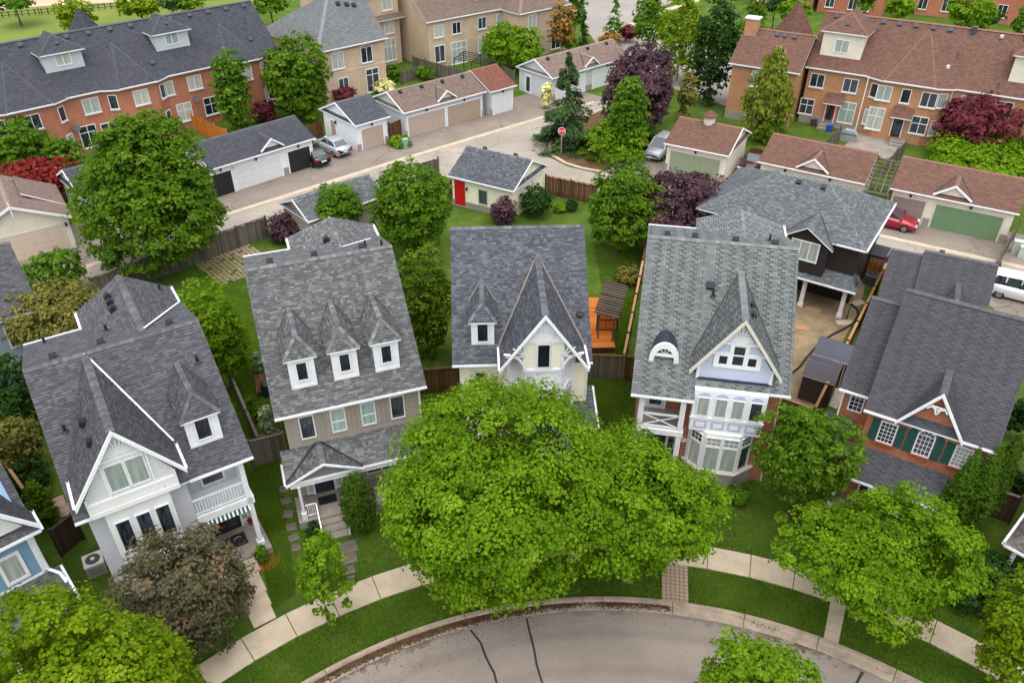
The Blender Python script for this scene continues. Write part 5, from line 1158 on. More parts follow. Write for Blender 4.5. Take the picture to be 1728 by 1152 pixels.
tl, tro = townrow('townhouse_row', 'red brick townhouse row with charcoal roof and two pale dormers', (-45.43, 69.59), 43.6, 28.0, 5.0, 10.3, SF['tl'], 'red_brick', D=10.5, x0=-14,
  wins=[(-6, 3.9, 1.5, 1.25), (-6, 1.0, 1.5, 1.5), (-2.5, 3.9, 1.5, 1.25), (2.05, 3.9, 1.35, 1.25, .85), (.8, 1.0, 1.4, 1.5), (7.6, 3.9, 1.4, 1.3), (8.6, 1.0, 1.4, 1.6), (12.1, 3.9, 1.35, 1.3, .85, 'curtain_w'), (15.0, 3.9, 1.4, 1.25), (18.0, 3.9, 1.4, 1.25), (16.3, 1.0, 1.45, 1.7, None, 'curtain_w', {'topbar': .6}), (19.2, 1.0, 1.4, 1.7, None, 'glass', {'topbar': .6}), (23.3, 3.9, 1.3, 1.3, .85), (22.9, .9, 1.4, 1.7, .5, 'glass', {'topbar': .6}), (26.2, 3.9, .9, 1.25), (26.2, 1.0, .9, 1.9, None, 'glass_black', {'split': 0}), (6.6, .8, 1.5, 2.0, None, 'glass', {'topbar': .7})],
  bays=[(2.2, 3.6, .85, 9.1), (12.0, 3.4, .85, 9.0), (23.2, 3.2, .85, 9.0)], dormers=[(6.9, 1.75, 2.1, 9.35, 1.3, 'sid_pgrey'), (17.4, 1.75, 2.1, 9.35, 1.3, 'sid_pgrey')],
  vents=[(-8 + k*2.05, .42, 'box') for k in range(18)] + [(5, 2.6, 'pipe'), (20.5, 2.8, 'pipe'), (25.5, 3.4, 'box'), (14.6, 3.7, 'box'), (26, 1.8, 'pipe')])
for x in (0.05, 14.0, 24.9): downspout(tl, x, .34, .2, 5.7)
for x, y in ((-2, 9.4), (11.5, 9.6)):     # pyramids of the street side showing over the ridge
    p = MB(); p.tube([(x, 9.0, 7.0), (x, 9.0, 11.4)], [3.3, .05], 4); p.build('street_gable_roof', tl, SF['tl'])
for x in (5.6, 17.6):
    dish = MB(); dish.tube([(x, .34, 2.9), (x, -.1, 2.95)], .03, 6); dish.tube([(x, -.1, 2.95), (x, -.16, 3.0)], [.1, .35], 10); dish.build('satellite_dish', tl, X['vent_grey'])

tr, rro = townrow('townhouse_row', 'orange brick townhouse row with brown roof and big hipped gable', (30.22, 83.34), -30.8, 40, 5.0, 10.3, SF['brown'], 'orange_brick', D=10.5, x0=0, edge='white', base=True,
  wins=[(1.4, 3.9, 1.3, 1.25, None, 'glass'), (4.7, 3.9, 1.3, 1.25, None, 'glass'), (.9, 1.0, 1.3, 1.5, None, 'glass', {'topbar': .6}), (5.0, .8, 1.4, 2.0, None, 'curtain', {'topbar': .65}), (8.1, 3.9, 1.25, 1.3, .8, 'curtain'), (10.1, 3.95, .75, 1.25, .8, 'glass_black', {'split': 0}), (12.2, 3.9, 1.3, 1.3, .8, 'glass'), (7.9, .9, 1.4, 2.1, .8, 'curtain', {'topbar': .6}), (12.0, 1.2, 1.4, 1.6, .8, 'glass', {'topbar': .6}), (15.6, 3.9, 1.35, 1.3, None, 'curtain_w'), (18.6, 3.9, 1.4, 1.3, None, 'glass'), (15.0, .8, 1.7, 2.2, None, 'curtain', {'topbar': .65}), (22.6, 3.9, 1.4, 1.3), (26, 3.9, 1.4, 1.3), (22.6, .8, 1.5, 2.1), (26, .8, 1.4, 2.1)],
  bays=[(10.2, 4.3, .8, 9.95), (24.3, 3.2, .8, 8.6)], dormers=[(2.9, 2.0, 1.2, 9.3, 1.6, 'sid_cream'), (20.2, 2.0, 1.2, 9.3, 1.6, 'sid_cream')],
  vents=[(1.2, .4, 'box'), (2.0, .4, 'box'), (4.2, .4, 'box')] + [(5.8 + k*1.55, .4, 'box') for k in range(5)] + [(14.0, .4, 'turret'), (18.6, .4, 'turret'), (20.4, .5, 'cap'), (22, .5, 'cap'), (5.6, 1.3, 'pipe'), (13.4, 2.4, 'pipe'), (17.6, 4.3, 'pipe')], vm='vent_grey')
vent(rro, (16.5, 4.5, 9.85), None, 'box', 'curtain_w'); vent(rro, (12.9, 1.6, 7.2), None, 'box', 'curtain_w')
door(tr, 3.35, .34, .5, .9, 2.05, 'door_red', glassy=True); door(tr, 10.1, -.46, .5, .9, 2.05, 'door_black', glassy=True); door(tr, 16.9, .34, .4, .95, 2.3, 'door_dark', glassy=True); door(tr, 28.5, .34, .4, .95, 2.3, 'door_dark', glassy=True)
for x, y in ((3.6, .34), (10.3, -.46), (16.9, .34)):
    c_ = Roof(tr, SF['brown'], .08, 'white', 'far', 'door_canopy'); c_.plane((x - .95, y - 1.2, 2.75), (x + .95, y - 1.2, 2.75), (x + .95, y, 3.55), (x - .95, y, 3.55)); c_.done()
for x, y in ((6.3, -.2), (14.0, .34)): downspout(tr, x, y, .2, 5.7)
sb = MB()
for x in (3.3, 10.6, 17): sb.box((x - .7, -.6 if x != 10.6 else -1.6, 0), (x + .7, .3 if x != 10.6 else -.5, .4)); sb.box((x - .7, -1.0 if x != 10.6 else -2.0, 0), (x + .7, -.6 if x != 10.6 else -1.6, .2))
sb.build('back_steps', tr, X['conc_grey'])
# projecting left wing with chimney
tw, two = townrow('townhouse_wing', 'orange brick end house with arched window and capped chimney', (30.22 - 7.2*math.cos(R(-30.8)) + 2.8*math.sin(R(-30.8)), 83.34 - 7.2*math.sin(R(-30.8)) - 2.8*math.cos(R(-30.8))), -30.8, 7.4, 4.2, 8.6, SF['brown'], 'orange_brick', D=10, hipR=False, hipL=False, base=True,
  wins=[(3.2, 3.8, 1.3, 1.4, None, 'curtain', {'arch': .2}), (3.2, .8, 1.3, 2.0, None, 'glass', {'topbar': .6})], vents=[(4.4, .5, 'box'), (5.4, .5, 'box'), (3.6, .5, 'box')], vm='vent_grey')
MB().box((.2, 3.2, 6.5), (1.5, 4.2, 9.6)).build('chimney', tw, X['orange_brick']); MB().box((.1, 3.1, 9.6), (1.6, 4.3, 9.75)).build('chimney_cap', tw, X['white'])
for y in (1.2,): window(tw, .34, y, 3.8, .9, 1.4, 'curtain', rot=-90, arch=.15, sill='cream_trim'); window(tw, .34, y, .9, .9, 1.9, 'glass', rot=-90, arch=.15, sill='cream_trim')
MB().tube([(4.6, 6.5, 6), (4.6, 6.5, 11.2)], [3.4, .05], 4).build('pyramid_roof', tw, SF['brown'])

# beige houses in the middle distance
A = G(535, 90, 5.8)
b1, b1r = townrow('beige_house', 'beige brick house with grey hipped roof beside the red brick row', (A.x, A.y), 42, 9.2, 5.2, 10.4, SF['grey'], 'beige_brick', D=13, hipL=True, band=3.2, edge='cream_trim',
  wins=[(2.6, 3.6, 1.4, 1.6, None, 'curtain', {'arch': .25}), (6.4, 3.6, 1.4, 1.6, None, 'glass', {'arch': .25}), (6.9, .2, 1.6, 2.5, None, 'glass', {'topbar': .75}), (3.0, .8, 1.2, 1.6, None, 'glass')], vents=[(5.6, 1.2, 'box'), (6.6, 1.4, 'box'), (7.4, 1.6, 'box')], vm='vent')
for y, pn in ((1.6, 'curtain'), (5.0, 'glass'), (8.5, 'curtain')): window(b1, .345, y, 3.6, 1.1, 1.5, pn, rot=-90, split=2, sill='cream_trim')
MB().box((.33, .3, 5.4), (9, .348, 5.76)).build('brick_frieze', b1, X['orange_brick'])
B = G(590, 128, 0)
b2, _ = townrow('beige_house', 'three storey beige brick house with brown hipped roof and skirt roof', (B.x, B.y), 42, 8.6, 4.5, 11.6, SF['tan'], 'beige_brick', D=11, z0=8.8, hipL=True, hipR=True, edge='cream_trim',
  wins=[(1.7, 6.7, 1.5, 1.35, None, 'glass'), (6.6, 6.7, 1.35, 1.35, None, 'curtain'), (6.6, 3.9, 1.35, 1.4, None, 'curtain_w'), (6.4, .6, 1.9, 2.6, None, 'curtain', {'split': 3, 'topbar': .65}), (2.0, 3.9, 1.0, 1.4, None, 'glass')])
sk = Roof(b2, SF['tan'], .1, 'cream_trim', 'far', 'skirt_roof'); sk.plane((-.1, -.35, 5.7), (8.7, -.35, 5.7), (8.5, .4, 6.2), (.2, .4, 6.2)); sk.done()
pc = Roof(b2, SF['tan'], .1, 'cream_trim', 'far', 'porch_roof'); pc.plane((.2, -1.3, 2.7), (3.6, -1.3, 2.7), (3.6, .36, 3.5), (.2, .36, 3.5)); pc.done()
door(b2, 2.6, .34, .1, 1.0, 2.2, 'door_black', glassy=True)
Cc = G(720, 39, 5.8)
b3, _ = townrow('beige_house', 'long beige house with tan roof and a patio pergola behind it', (Cc.x, Cc.y), 38.5, 17, 5.0, 9.8, SF['tan'], 'beige_brick', D=11, edge='cream_trim',
  wins=[(1.9, 3.8, 1.3, 1.3), (4.6, 3.8, 1.2, 1.3), (1.9, .8, 1.4, 1.9), (4.9, .1, 2.3, 2.6, None, 'curtain', {'split': 3, 'topbar': .7}), (8.6, 3.8, 1.2, 1.3), (11.6, 3.8, 1.2, 1.3), (8.6, .8, 1.3, 1.9), (10.8, .1, 1.0, 2.3, None, 'glass', {'split': 0, 'topbar': .75})], dormers=[(10, 1.7, 1.5, 8.8, 1.3, 'sid_pgrey')], vents=[(2, 2.4, 'pipe')])
D_ = G(877, 25, 5.8)
b4, _ = townrow('beige_house', 'beige corner house with hipped tan roof and arched upper windows', (D_.x, D_.y), 40, 9.0, 4.5, 9.0, SF['tan'], 'beige_brick', D=11, hipL=True, hipR=True, edge='cream_trim', band=3.2,
  wins=[(2.4, 3.7, 1.3, 1.6, None, 'curtain', {'arch': .2}), (6.6, 3.7, 1.3, 1.6, None, 'curtain', {'arch': .2}), (6.6, .5, 1.5, 2.0, None, 'glass', {'arch': .4})], vents=[(3.8, .6, 'box'), (4.8, .6, 'box')], vm='vent')
E_ = G(693, 8, 5.8)
b5, _ = townrow('beige_house', 'beige house with red brown roof squeezed between two taller ones', (E_.x - 5.5, E_.y - 2.0), 40, 9, 5, 9.4, SF['red'], 'beige_brick', D=11, edge='cream_trim', wins=[(4.4, 3.8, 1.3, 1.3), (4.4, .8, 1.2, 1.7)])
# brick houses beyond the right-hand row
for k, (u, v, lab, rot) in enumerate(((1262, 48, 'red brick house with white gable behind the tall dark tree', -28), (1385, 60, 'red brick house with white gable left of those beyond the brown ridge', -28), (1555, 64, 'red brick house with pale double window beyond the brown ridge', -28), (1700, 82, 'brown brick house with white barge boards at the top right corner', -30))):
    p = G(u, v, 0); h = thing('far_brick_house', lab, 'house', (p.x + 8, p.y + 12, 0), rot, 'brick houses beyond the brown ridge'); W = 9.5
    MB().box((-W/2, 0, 0), (W/2, 9, 7.2)).build('wall', h, X['house_brick' if k % 2 else 'red_brick'])
    rf = Roof(h, SF['brown'], .14, 'white', 'far'); rf.plane((-W/2 - .3, -.3, 7.1), (W/2 + .3, -.3, 7.1), (W/2 + .3, 4.5, 10.6), (-W/2 - .3, 4.5, 10.6)); rf.plane((W/2 + .3, 9.3, 7.1), (-W/2 - .3, 9.3, 7.1), (-W/2 - .3, 4.5, 10.6), (W/2 + .3, 4.5, 10.6))
    gable_dormer(rf, 1.2, 2.2, -.7, 7.1, 9.9, .73, 7.3); rf.done()
    MB().prism([(-.7, 7.0), (3.1, 7.0), (1.2, 9.5)], 'y', -.35, 1).build('gable', h, X['sid_white'] if k < 2 else X['house_brick' if k % 2 else 'red_brick'])
    bb = MB()
    for sx in (-1, 1): bb.prism([(1.2 + sx*2.25, 7.1), (1.2, 9.95), (1.2, 9.6), (1.2 + sx*2.25, 6.75)], 'y', -.8, -.72)
    bb.build('bargeboard', h, X['white'])
    MB().box((-W/2, -.04, 6.2), (W/2, -.002, 6.5)).build('string_course', h, X['cream_trim'])
    for x in (-3, .4, 2.2): window(h, x, -.005, 4.2, 1.2, 1.6, 'curtain', split=2, sill='cream_trim'); window(h, x, -.005, .9, 1.2, 1.7, 'glass', split=2, sill='cream_trim')
# ---------------------------------------------------------------- fences, decks, yard things
X['w_grey'] = wood('weathered_grey_wood', rgb(92, 84, 74), rgb(112, 104, 94), rgb(128, 120, 108))
X['w_brown'] = wood('brown_stained_wood', rgb(84, 58, 38), rgb(104, 74, 50), rgb(118, 86, 60))
X['w_tan'] = wood('new_tan_wood', rgb(150, 112, 76), rgb(172, 134, 96), rgb(186, 150, 112))
X['w_orange'] = wood('orange_stained_wood', rgb(178, 100, 38), rgb(196, 116, 50), rgb(208, 130, 62))
X['w_dark'] = wood('dark_brown_wood', rgb(64, 48, 38), rgb(80, 62, 50), rgb(92, 74, 60))
_fm = {}
def fence(label, p0, p1, h=1.8, mat='w_grey', cap=None, post=2.4, bw=.145, postmat=None, name='fence', gap=.012, double=False):
    p0 = Vector(p0[:2]); p1 = Vector(p1[:2]); L = (p1 - p0).length; rot = math.degrees(math.atan2((p1 - p0).y, (p1 - p0).x))
    o = thing(name, label, 'fence', (p0.x, p0.y, 0), rot, 'garden fences'); n = min(290, max(2, round(L / bw))); s = L / n
    key = (mat, round(h, 2), round(s, 2))
    if key not in _fm: _fm[key] = [MB().box((-s/2 + gap/2, -.012 + q, .05), (s/2 - gap/2, .012 + q, h - .06 + r)).mesh('board', [X[mat]]) for q, r in ((0, 0), (.006, .02), (-.004, -.02))]
    for k in range(n): link('board', random.choice(_fm[key]), o, (s * (k + .5), 0, 0))
    np_ = max(1, round(L / post)); pk = ('post', mat, round(h, 2))
    if pk not in _fm: _fm[pk] = MB().box((-.055, -.07, 0), (.055, .07, h + .12)).mesh('post', [X[postmat or mat]])
    for k in range(np_ + 1): link('post', _fm[pk], o, (L * k / np_, 0, 0))
    for k in range(np_):
        for z in (.35, h - .25): MB().box((L * k / np_ + .06, .03, z - .045), (L * (k + 1) / np_ - .06, .065, z + .045)).build('rail', o, X[mat])
        if cap: MB().box((L * k / np_ + .06, -.075, h), (L * (k + 1) / np_ - .06, .075, h + .04)).build('cap_rail', o, X[cap])
    return o
def ft(u, v, z=1.8): return G(u, v, z)
fence('weathered grey fence along the lane behind the taupe house', ft(345, 402), ft(447, 366), mat='w_grey', cap='w_grey')
fence('grey board fence along the lane under the tall maple', ft(150, 470), ft(343, 403), mat='w_grey', cap='w_grey')
fence('narrow grey fence running back between grey and taupe houses', ft(381, 612), ft(435, 738), mat='w_grey', cap='w_grey')
fence('grey board fence closing the gap between grey and taupe houses', ft(419, 745), ft(476, 731), mat='w_grey', cap='w_grey')
fence('brown board fence between taupe and yellow houses', ft(708, 624), ft(776, 619), mat='w_brown', cap='w_brown')
fence('grey weathered fence between yellow and lilac houses', ft(985, 598), ft(1054, 601), mat='w_grey', cap='w_brown')
fence('short brown fence against the lilac house wall', ft(1056, 601), ft(1076, 604), mat='w_brown', cap='w_brown')
fence('long fence with tan cap running back beside the lilac house', ft(1053, 599), ft(1085, 440), mat='w_brown', cap='w_tan')
fence('rear stretch of brown fence by the plum tree', ft(1085.5, 438), ft(1102, 345), mat='w_brown', cap='w_brown')
fence('tan capped fence between soil yard and shutter house', ft(1375, 690), ft(1502, 432), mat='w_brown', cap='w_tan')
fence('brown board fence in front of the dark sheds', ft(1311, 668), ft(1374, 690), mat='w_brown', cap='w_tan')
fence('honey coloured wooden gate beside the coach house', ft(1470, 427), ft(1500, 432), mat='w_orange')
fence('brown fence with dark panels right of the red door garage', ft(921, 296), ft(1007, 313), mat='w_brown', cap='w_tan')
fence('tall grey privacy screen left of the red door garage', ft(702, 278), ft(739, 268), mat='w_grey', h=1.9)
fence('brown gate beside the red door garage', ft(733, 311), ft(761, 305), mat='w_brown')
fence('brown fence between the small white and long grey garages', ft(656, 209), ft(679, 199), mat='w_brown')
fence('brown fence left of the small white garage', ft(519, 213), ft(542, 203), mat='w_brown')
fence('orange stained fence in front of the red brick row', ft(322, 193), ft(381, 219), mat='w_orange')
fence('grey fence behind the long garage left of the pergola', ft(697, 95), ft(780, 118), mat='w_grey')
fence('grey fence between pergola and white sided garage', ft(846, 108), ft(868, 120), mat='w_grey')
fence('grey fence below the beige three storey house', ft(676, 118), ft(712, 104), mat='w_grey', h=1.5)
fence('pale fence left of the covered grill in the brick row yards', ft(1390, 240, 1.6), ft(1420, 213, 1.6), mat='w_grey', h=1.6)
fence('pale fence right of the covered grill in the brick row yards', ft(1499, 269, 1.6), ft(1530, 237, 1.6), mat='w_grey', h=1.6)
fence('brown board fence between blue and grey houses', ft(84, 895), ft(122, 866), mat='w_dark', cap='w_dark')
fence('fence running back beside the blue house', ft(41, 827), ft(4, 774), mat='w_dark', cap='w_tan')
fence('dark board fence right of the shutter house', ft(1672, 822), ft(1724, 840), mat='w_dark', cap='w_grey')
fence('grey fence at the right edge beside the lane', ft(1697, 415), ft(1722, 372), mat='w_grey')
fence('low dark rail fence along the far park', G(-80, 38)[:2], G(520, -12)[:2], h=1.0, mat='w_dark', bw=.9, post=6, gap=.75, name='park_fence')

# deck and pergola behind the yellow house
dk = thing('deck', 'orange stained wooden deck behind the yellow house', 'deck', G(1000, 525)[:] , 0)
o0 = G(1000, 578, .5); dk.location = (o0.x, o0.y, 0); dk.rotation_euler = (0, 0, R(2.4))
bm_ = MB().box((0, -.068, .44), (3.0, .068, .48)).mesh('plank', [X['w_orange']])
MB().box((-1.55, -.5, 0), (1.35, 5.5, .43)).build('deck_frame', dk, X['w_dark'])
for k in range(40): link('plank', bm_, dk, (-1.6, -.45 + k * .15, 0))
sc_ = thing('deck_screen', 'orange wooden privacy screen standing on the deck', 'screen', (o0.x + .45, o0.y + 1.4, .48), 0)
for k in range(6): MB().box((.02 + k*.2, -.015, .1), (.02 + k*.2 + .185, .015, 1.5)).build('board', sc_, X['w_orange'])
for x in (-.06, 1.24): MB().box((x - .05, -.06, 0), (x + .05, .06, 1.75)).build('post', sc_, X['w_dark'])
for z in (.08, .85, 1.55): MB().box((0, -.035, z - .04), (1.19, -.016, z + .04)).build('rail', sc_, X['w_dark'])
pa = thing('pergola', 'weathered grey slatted pergola beside the deck', 'pergola', (0, 0, 0), 0)
q = [G(1006, 526, 2.5), G(1042, 535, 2.5), G(1058, 484, 2.5), G(1023, 476, 2.5)]
ex = (q[1] - q[0]); ey = (q[3] - q[0]); pa.location = (q[0].x, q[0].y, 0)
for k in range(13):
    a = ey * (k / 12); MB().bar(Vector((a.x, a.y, 2.5)) - ex*.08, Vector((a.x, a.y, 2.5)) + ex * 1.08, .07, .14).build('slat', pa, X['w_grey'])
for f_ in (.15, .85): MB().bar(ex*f_ - ey*.06 + Vector((0, 0, 2.4)), ex*f_ + ey*1.08 + Vector((0, 0, 2.4)), .07, .1).build('beam', pa, X['w_grey'])
for f_ in (.15, .85):
    for g_ in (.03, .97): p = ex*f_ + ey*g_; MB().box((p.x - .05, p.y - .05, 0), (p.x + .05, p.y + .05, 2.34)).build('post', pa, X['w_grey'])
# open pergola / trellis over the driveway between brown garages
pt = thing('trellis_carport', 'grey slatted carport roof between the two brown garages', 'carport', (0, 0, 0), 0)
q = [G(1458, 322, 2.6), G(1500, 330, 2.6), G(1518, 277, 2.6), G(1480, 268, 2.6)]; ex, ey = q[1] - q[0], q[3] - q[0]; pt.location = (q[0].x, q[0].y, 0)
for k in range(9): a = ey*(k/8); MB().bar(Vector((a.x, a.y, 2.6)), Vector((a.x, a.y, 2.6)) + ex, .1, .14).build('slat', pt, X['w_grey'])
for f_ in (.1, .4, .65, .92): MB().bar(ex*f_ + Vector((0, 0, 2.72)), ex*f_ + ey + Vector((0, 0, 2.72)), .08, .08).build('beam', pt, X['w_grey'])
for f_ in (.03, .97):
    for g_ in (.03, .97): p = ex*f_ + ey*g_; MB().box((p.x - .07, p.y - .07, 0), (p.x + .07, p.y + .07, 2.53)).build('post', pt, X['w_grey'])
# metal patio pergola in the middle distance
pp = thing('patio_pergola', 'thin dark metal pergola on the patio behind the long beige house', 'pergola', (0, 0, 0), 0)
q = [G(766, 100, 2.4), G(826, 112, 2.4), G(842, 95, 2.4), G(782, 88, 2.4)]; ex, ey = q[1] - q[0], q[3] - q[0]; pp.location = (q[0].x, q[0].y, 0)
for f_ in (0, .5, 1): MB().bar(ex*f_ + Vector((0, 0, 2.4)), ex*f_ + ey + Vector((0, 0, 2.4)), .06, .08).build('beam', pp, X['cap_dark'])
for f_ in (0, .25, .5, .75, 1): MB().bar(ey*f_ + Vector((0, 0, 2.48)), ey*f_ + ex + Vector((0, 0, 2.48)), .06, .08).build('slat', pp, X['cap_dark'])
for f_ in (0, .5, 1):
    for g_ in (0, 1): p = ex*f_ + ey*g_; MB().box((p.x - .05, p.y - .05, 0), (p.x + .05, p.y + .05, 2.36)).build('post', pp, X['cap_dark'])
# sheds in the soil yard
X['shed_brown'] = siding('shed_brown', rgb(74, 64, 62), .2, True); X['shed_roof'] = paint('shed_roof', rgb(66, 64, 74), .5); X['shed_roof2'] = paint('shed_roof_blue', rgb(64, 70, 84), .5)
a = G(1345, 672); b = G(1382, 682); rot = -31.5
sh = thing('shed', 'brown resin shed with sloping lid behind the fence', 'shed', (a.x, a.y, 0), rot); MB().prism([(0, 0), (1.5, 0), (1.5, 2.2), (.8, 2.3), (0, 1.75)], 'x', 0, 1.75).build('wall', sh, X['shed_brown'])
mb = MB(); mb.slab([(-.05, -.08, 1.78), (1.8, -.08, 1.78), (1.8, .82, 2.36), (-.05, .82, 2.36)], .05, 0, 1); mb.slab([(-.05, .83, 2.36), (1.8, .83, 2.36), (1.8, 1.58, 2.24), (-.05, 1.58, 2.24)], .05, 0, 1); mb.build('roof', sh, [X['shed_roof'], X['white']])
a = G(1362, 640)
sh = thing('shed', 'tall dark shed with white edged roof in the soil yard', 'shed', (a.x, a.y, 0), rot); MB().prism([(.1, 0), (1.9, 0), (1.9, 2.0), (1.0, 2.5), (.1, 2.0)], 'x', .1, 1.9).build('wall', sh, X['sid_black'])
mb = MB(); mb.slab([(-.05, -.05, 1.98), (2.05, -.05, 1.98), (2.05, 1.0, 2.6), (-.05, 1.0, 2.6)], .09, 0, 1); mb.slab([(-.05, 1.0, 2.6), (2.05, 1.0, 2.6), (2.05, 2.05, 1.98), (-.05, 2.05, 1.98)], .09, 0, 1); mb.build('roof', sh, [X['shed_roof2'], X['white']])
for x in (.15, .95, 1.78): MB().box((x, .06, 0), (x + .07, .098, 1.95)).build('trim', sh, X['cream_trim'])
ps = [G(*q_, .06) for q_ in ((1437, 513), (1447, 522), (1448, 532), (1440, 545), (1425, 554), (1403, 565), (1380, 582), (1362, 602), (1350, 618), (1338, 628), (1325, 632))]
tag(MB().tube(ps, .07, 8).build('drain_hose', None, X['vent']), 'long black corrugated drain hose curving over the soil yard', 'hose')
for k, (u, v, lab) in enumerate(((1372, 523, 'pale loose board on the soil near the porch columns'), (1347, 553, 'pale loose board beside the lilac house wall'), (1425, 545, 'square pale slab beside the drain hose'), (1447, 512, 'pale slab at the bend of the drain hose'))):
    p = G(u, v); tag(MB().box((-.55, -.28, .01), (.55, .28, .06)).build('loose_board', None, X['w_tan'] if k < 2 else X['concrete'], (p.x, p.y, 0), -35 + 20*k), lab, 'board')
# air conditioners
X['ac'] = paint('ac_metal', rgb(196, 192, 182), .45); X['ac_dark'] = paint('ac_grille', rgb(60, 60, 62), .5); X['ac_grey'] = paint('ac_grey', rgb(96, 100, 100), .5)
def air_unit(u, v, lab, mat, rot=0, s=.8):
    p = G(u, v); o = thing('air_conditioner', lab, 'air conditioner', (p.x, p.y, 0), rot); MB().box((-s/2, -s/2, .05), (s/2, s/2, .72)).build('cabinet', o, X[mat])
    MB().box((-s*.53, -s*.53, .72), (s*.53, s*.53, .8)).build('lid', o, X[mat]); t = MB(); t.tube([(0, 0, .8), (0, 0, .812)], s*.4, 20); t.build('fan_grille', o, X['ac_dark']); t = MB(); t.tube([(0, 0, .812), (0, 0, .85)], s*.13, 10); t.build('fan_hub', o, X[mat])
    for k in range(7): 
        for sx in (-1, 1): MB().box((-s*.46, sx*s*.5 - .012, .12 + k*.08), (s*.46, sx*s*.5 + .012, .15 + k*.08)).build('louver', o, X['ac_dark'])
air_unit(165, 962, 'beige air conditioner beside the grey house', 'ac', 32); air_unit(1468, 478, 'dark grey air conditioner beside the coach house', 'ac_grey', -33)
# garden stones, steps and walks
def flag(name, lab, pts, mat, z=.03):
    o = thing(name, lab, 'path'); 
    for k, (u, v, w_, d_, r_) in enumerate(pts):
        p = G(u, v); MB().box((-w_/2, -d_/2, 0), (w_/2, d_/2, .05)).build('stone', o, X[mat], (p.x, p.y, z - .02 + random.uniform(0, .01)), r_)
flag('front_walk', 'concrete slab walk from the grey house steps to the sidewalk', [(425, 988, 1.0, 1.25, 33), (433, 1012, 1.0, 1.2, 33), (441, 1036, 1.0, 1.1, 33), (416, 958, 1.0, .9, 33)], 'concrete')
flag('stepping_stones', 'dark flagstones leading from the taupe house steps', [(588, 924, .85, .75, 20), (588, 944, .8, .6, 22), (590, 962, .5, .5, 18), (592, 978, .4, .4, 10)], 'paver_grey')
flag('side_stones', 'mossy stepping stones along the taupe house side', [(480, 826, .5, .5, 10), (483, 846, .5, .45, 25), (487, 868, .5, .5, 0), (492, 890, .5, .45, 15), (496, 908, .5, .4, 30), (500, 925, .4, .4, 5)], 'paver_grey')
flag('patio_slabs', 'two pale patio slabs between blue and grey houses', [(96, 848, .75, .7, 35), (108, 858, .75, .6, 35), (100, 872, 1.2, .3, 35)], 'paver')
po = thing('brick_patio', 'weathered brick patio in the lawn behind the taupe house', 'patio', G(395, 440)[:], 42)
for i in range(-7, 7):
    for j in range(-9, 9):
        if random.random() < .93: link('paver', _pm2, po, (i*.33 + random.uniform(-.02, .02), j*.3, .03 + random.uniform(-.01, .01)), random.uniform(-6, 6), (1.5, 1.35, 1))
# flower pot
X['mulch_red'] = ground_mat('red_mulch', [(.3, rgb(150, 60, 28)), (.7, rgb(190, 86, 48))], 6, 30)
p = G(449, 948); mbd = MB(); mbd.poly([(p.x + math.cos(R(a_)) * .62 * (1 + .15*math.sin(a_)), p.y + math.sin(R(a_)) * .5, .02) for a_ in range(0, 360, 20)]); tag(mbd.build('mulch_bed', None, X['mulch_red']), kind='structure')
# stop sign
X['sign_red'] = paint('sign_red', rgb(196, 24, 34), .4, .03); X['galv'] = metal('galvanised_steel', rgb(150, 152, 152), .45, .6)
p = G(946.8, 262); ss = thing('stop_sign', 'red octagonal stop sign on a wooden post beside the spruce', 'sign', (p.x, p.y, 0), -18); MB().box((-.06, -.03, 0), (.06, .05, 2.75)).build('post', ss, X['galv'])
oc = [(math.cos(R(22.5 + 45*k)) * .40, 2.42 + math.sin(R(22.5 + 45*k)) * .40) for k in range(8)]; oi = [(x*.9, 2.42 + (z - 2.42)*.9) for x, z in oc]
MB().prism(oc, 'y', -.05, -.033).build('border', ss, X['white']); MB().prism(oi, 'y', -.056, -.0505).build('plate', ss, X['sign_red'])
cu = bpy.data.curves.new('lettering', 'FONT'); cu.body = 'STOP'; cu.size = .3; cu.align_x = 'CENTER'; cu.align_y = 'CENTER'; cu.extrude = .002
to = bpy.data.objects.new('tmp', cu); C.objects.link(to); bpy.context.view_layer.update(); me = bpy.data.meshes.new_from_object(to.evaluated_get(bpy.context.evaluated_depsgraph_get())); bpy.data.objects.remove(to)
me.materials.clear(); me.materials.append(X['white']); link('lettering', me, ss, (0, -.0595, 2.42), (R(90), 0, 0))
# house number on the lilac house plaque
cu = bpy.data.curves.new('number', 'FONT'); cu.body = '87'; cu.size = .2; cu.align_x = 'CENTER'; cu.align_y = 'CENTER'
to = bpy.data.objects.new('tmp', cu); C.objects.link(to); bpy.context.view_layer.update(); me = bpy.data.meshes.new_from_object(to.evaluated_get(bpy.context.evaluated_depsgraph_get())); bpy.data.objects.remove(to)
me.materials.clear(); me.materials.append(X['cap_dark']); link('house_number', me, H4, (2.8, .356, 2.15), (R(90), 0, 0))
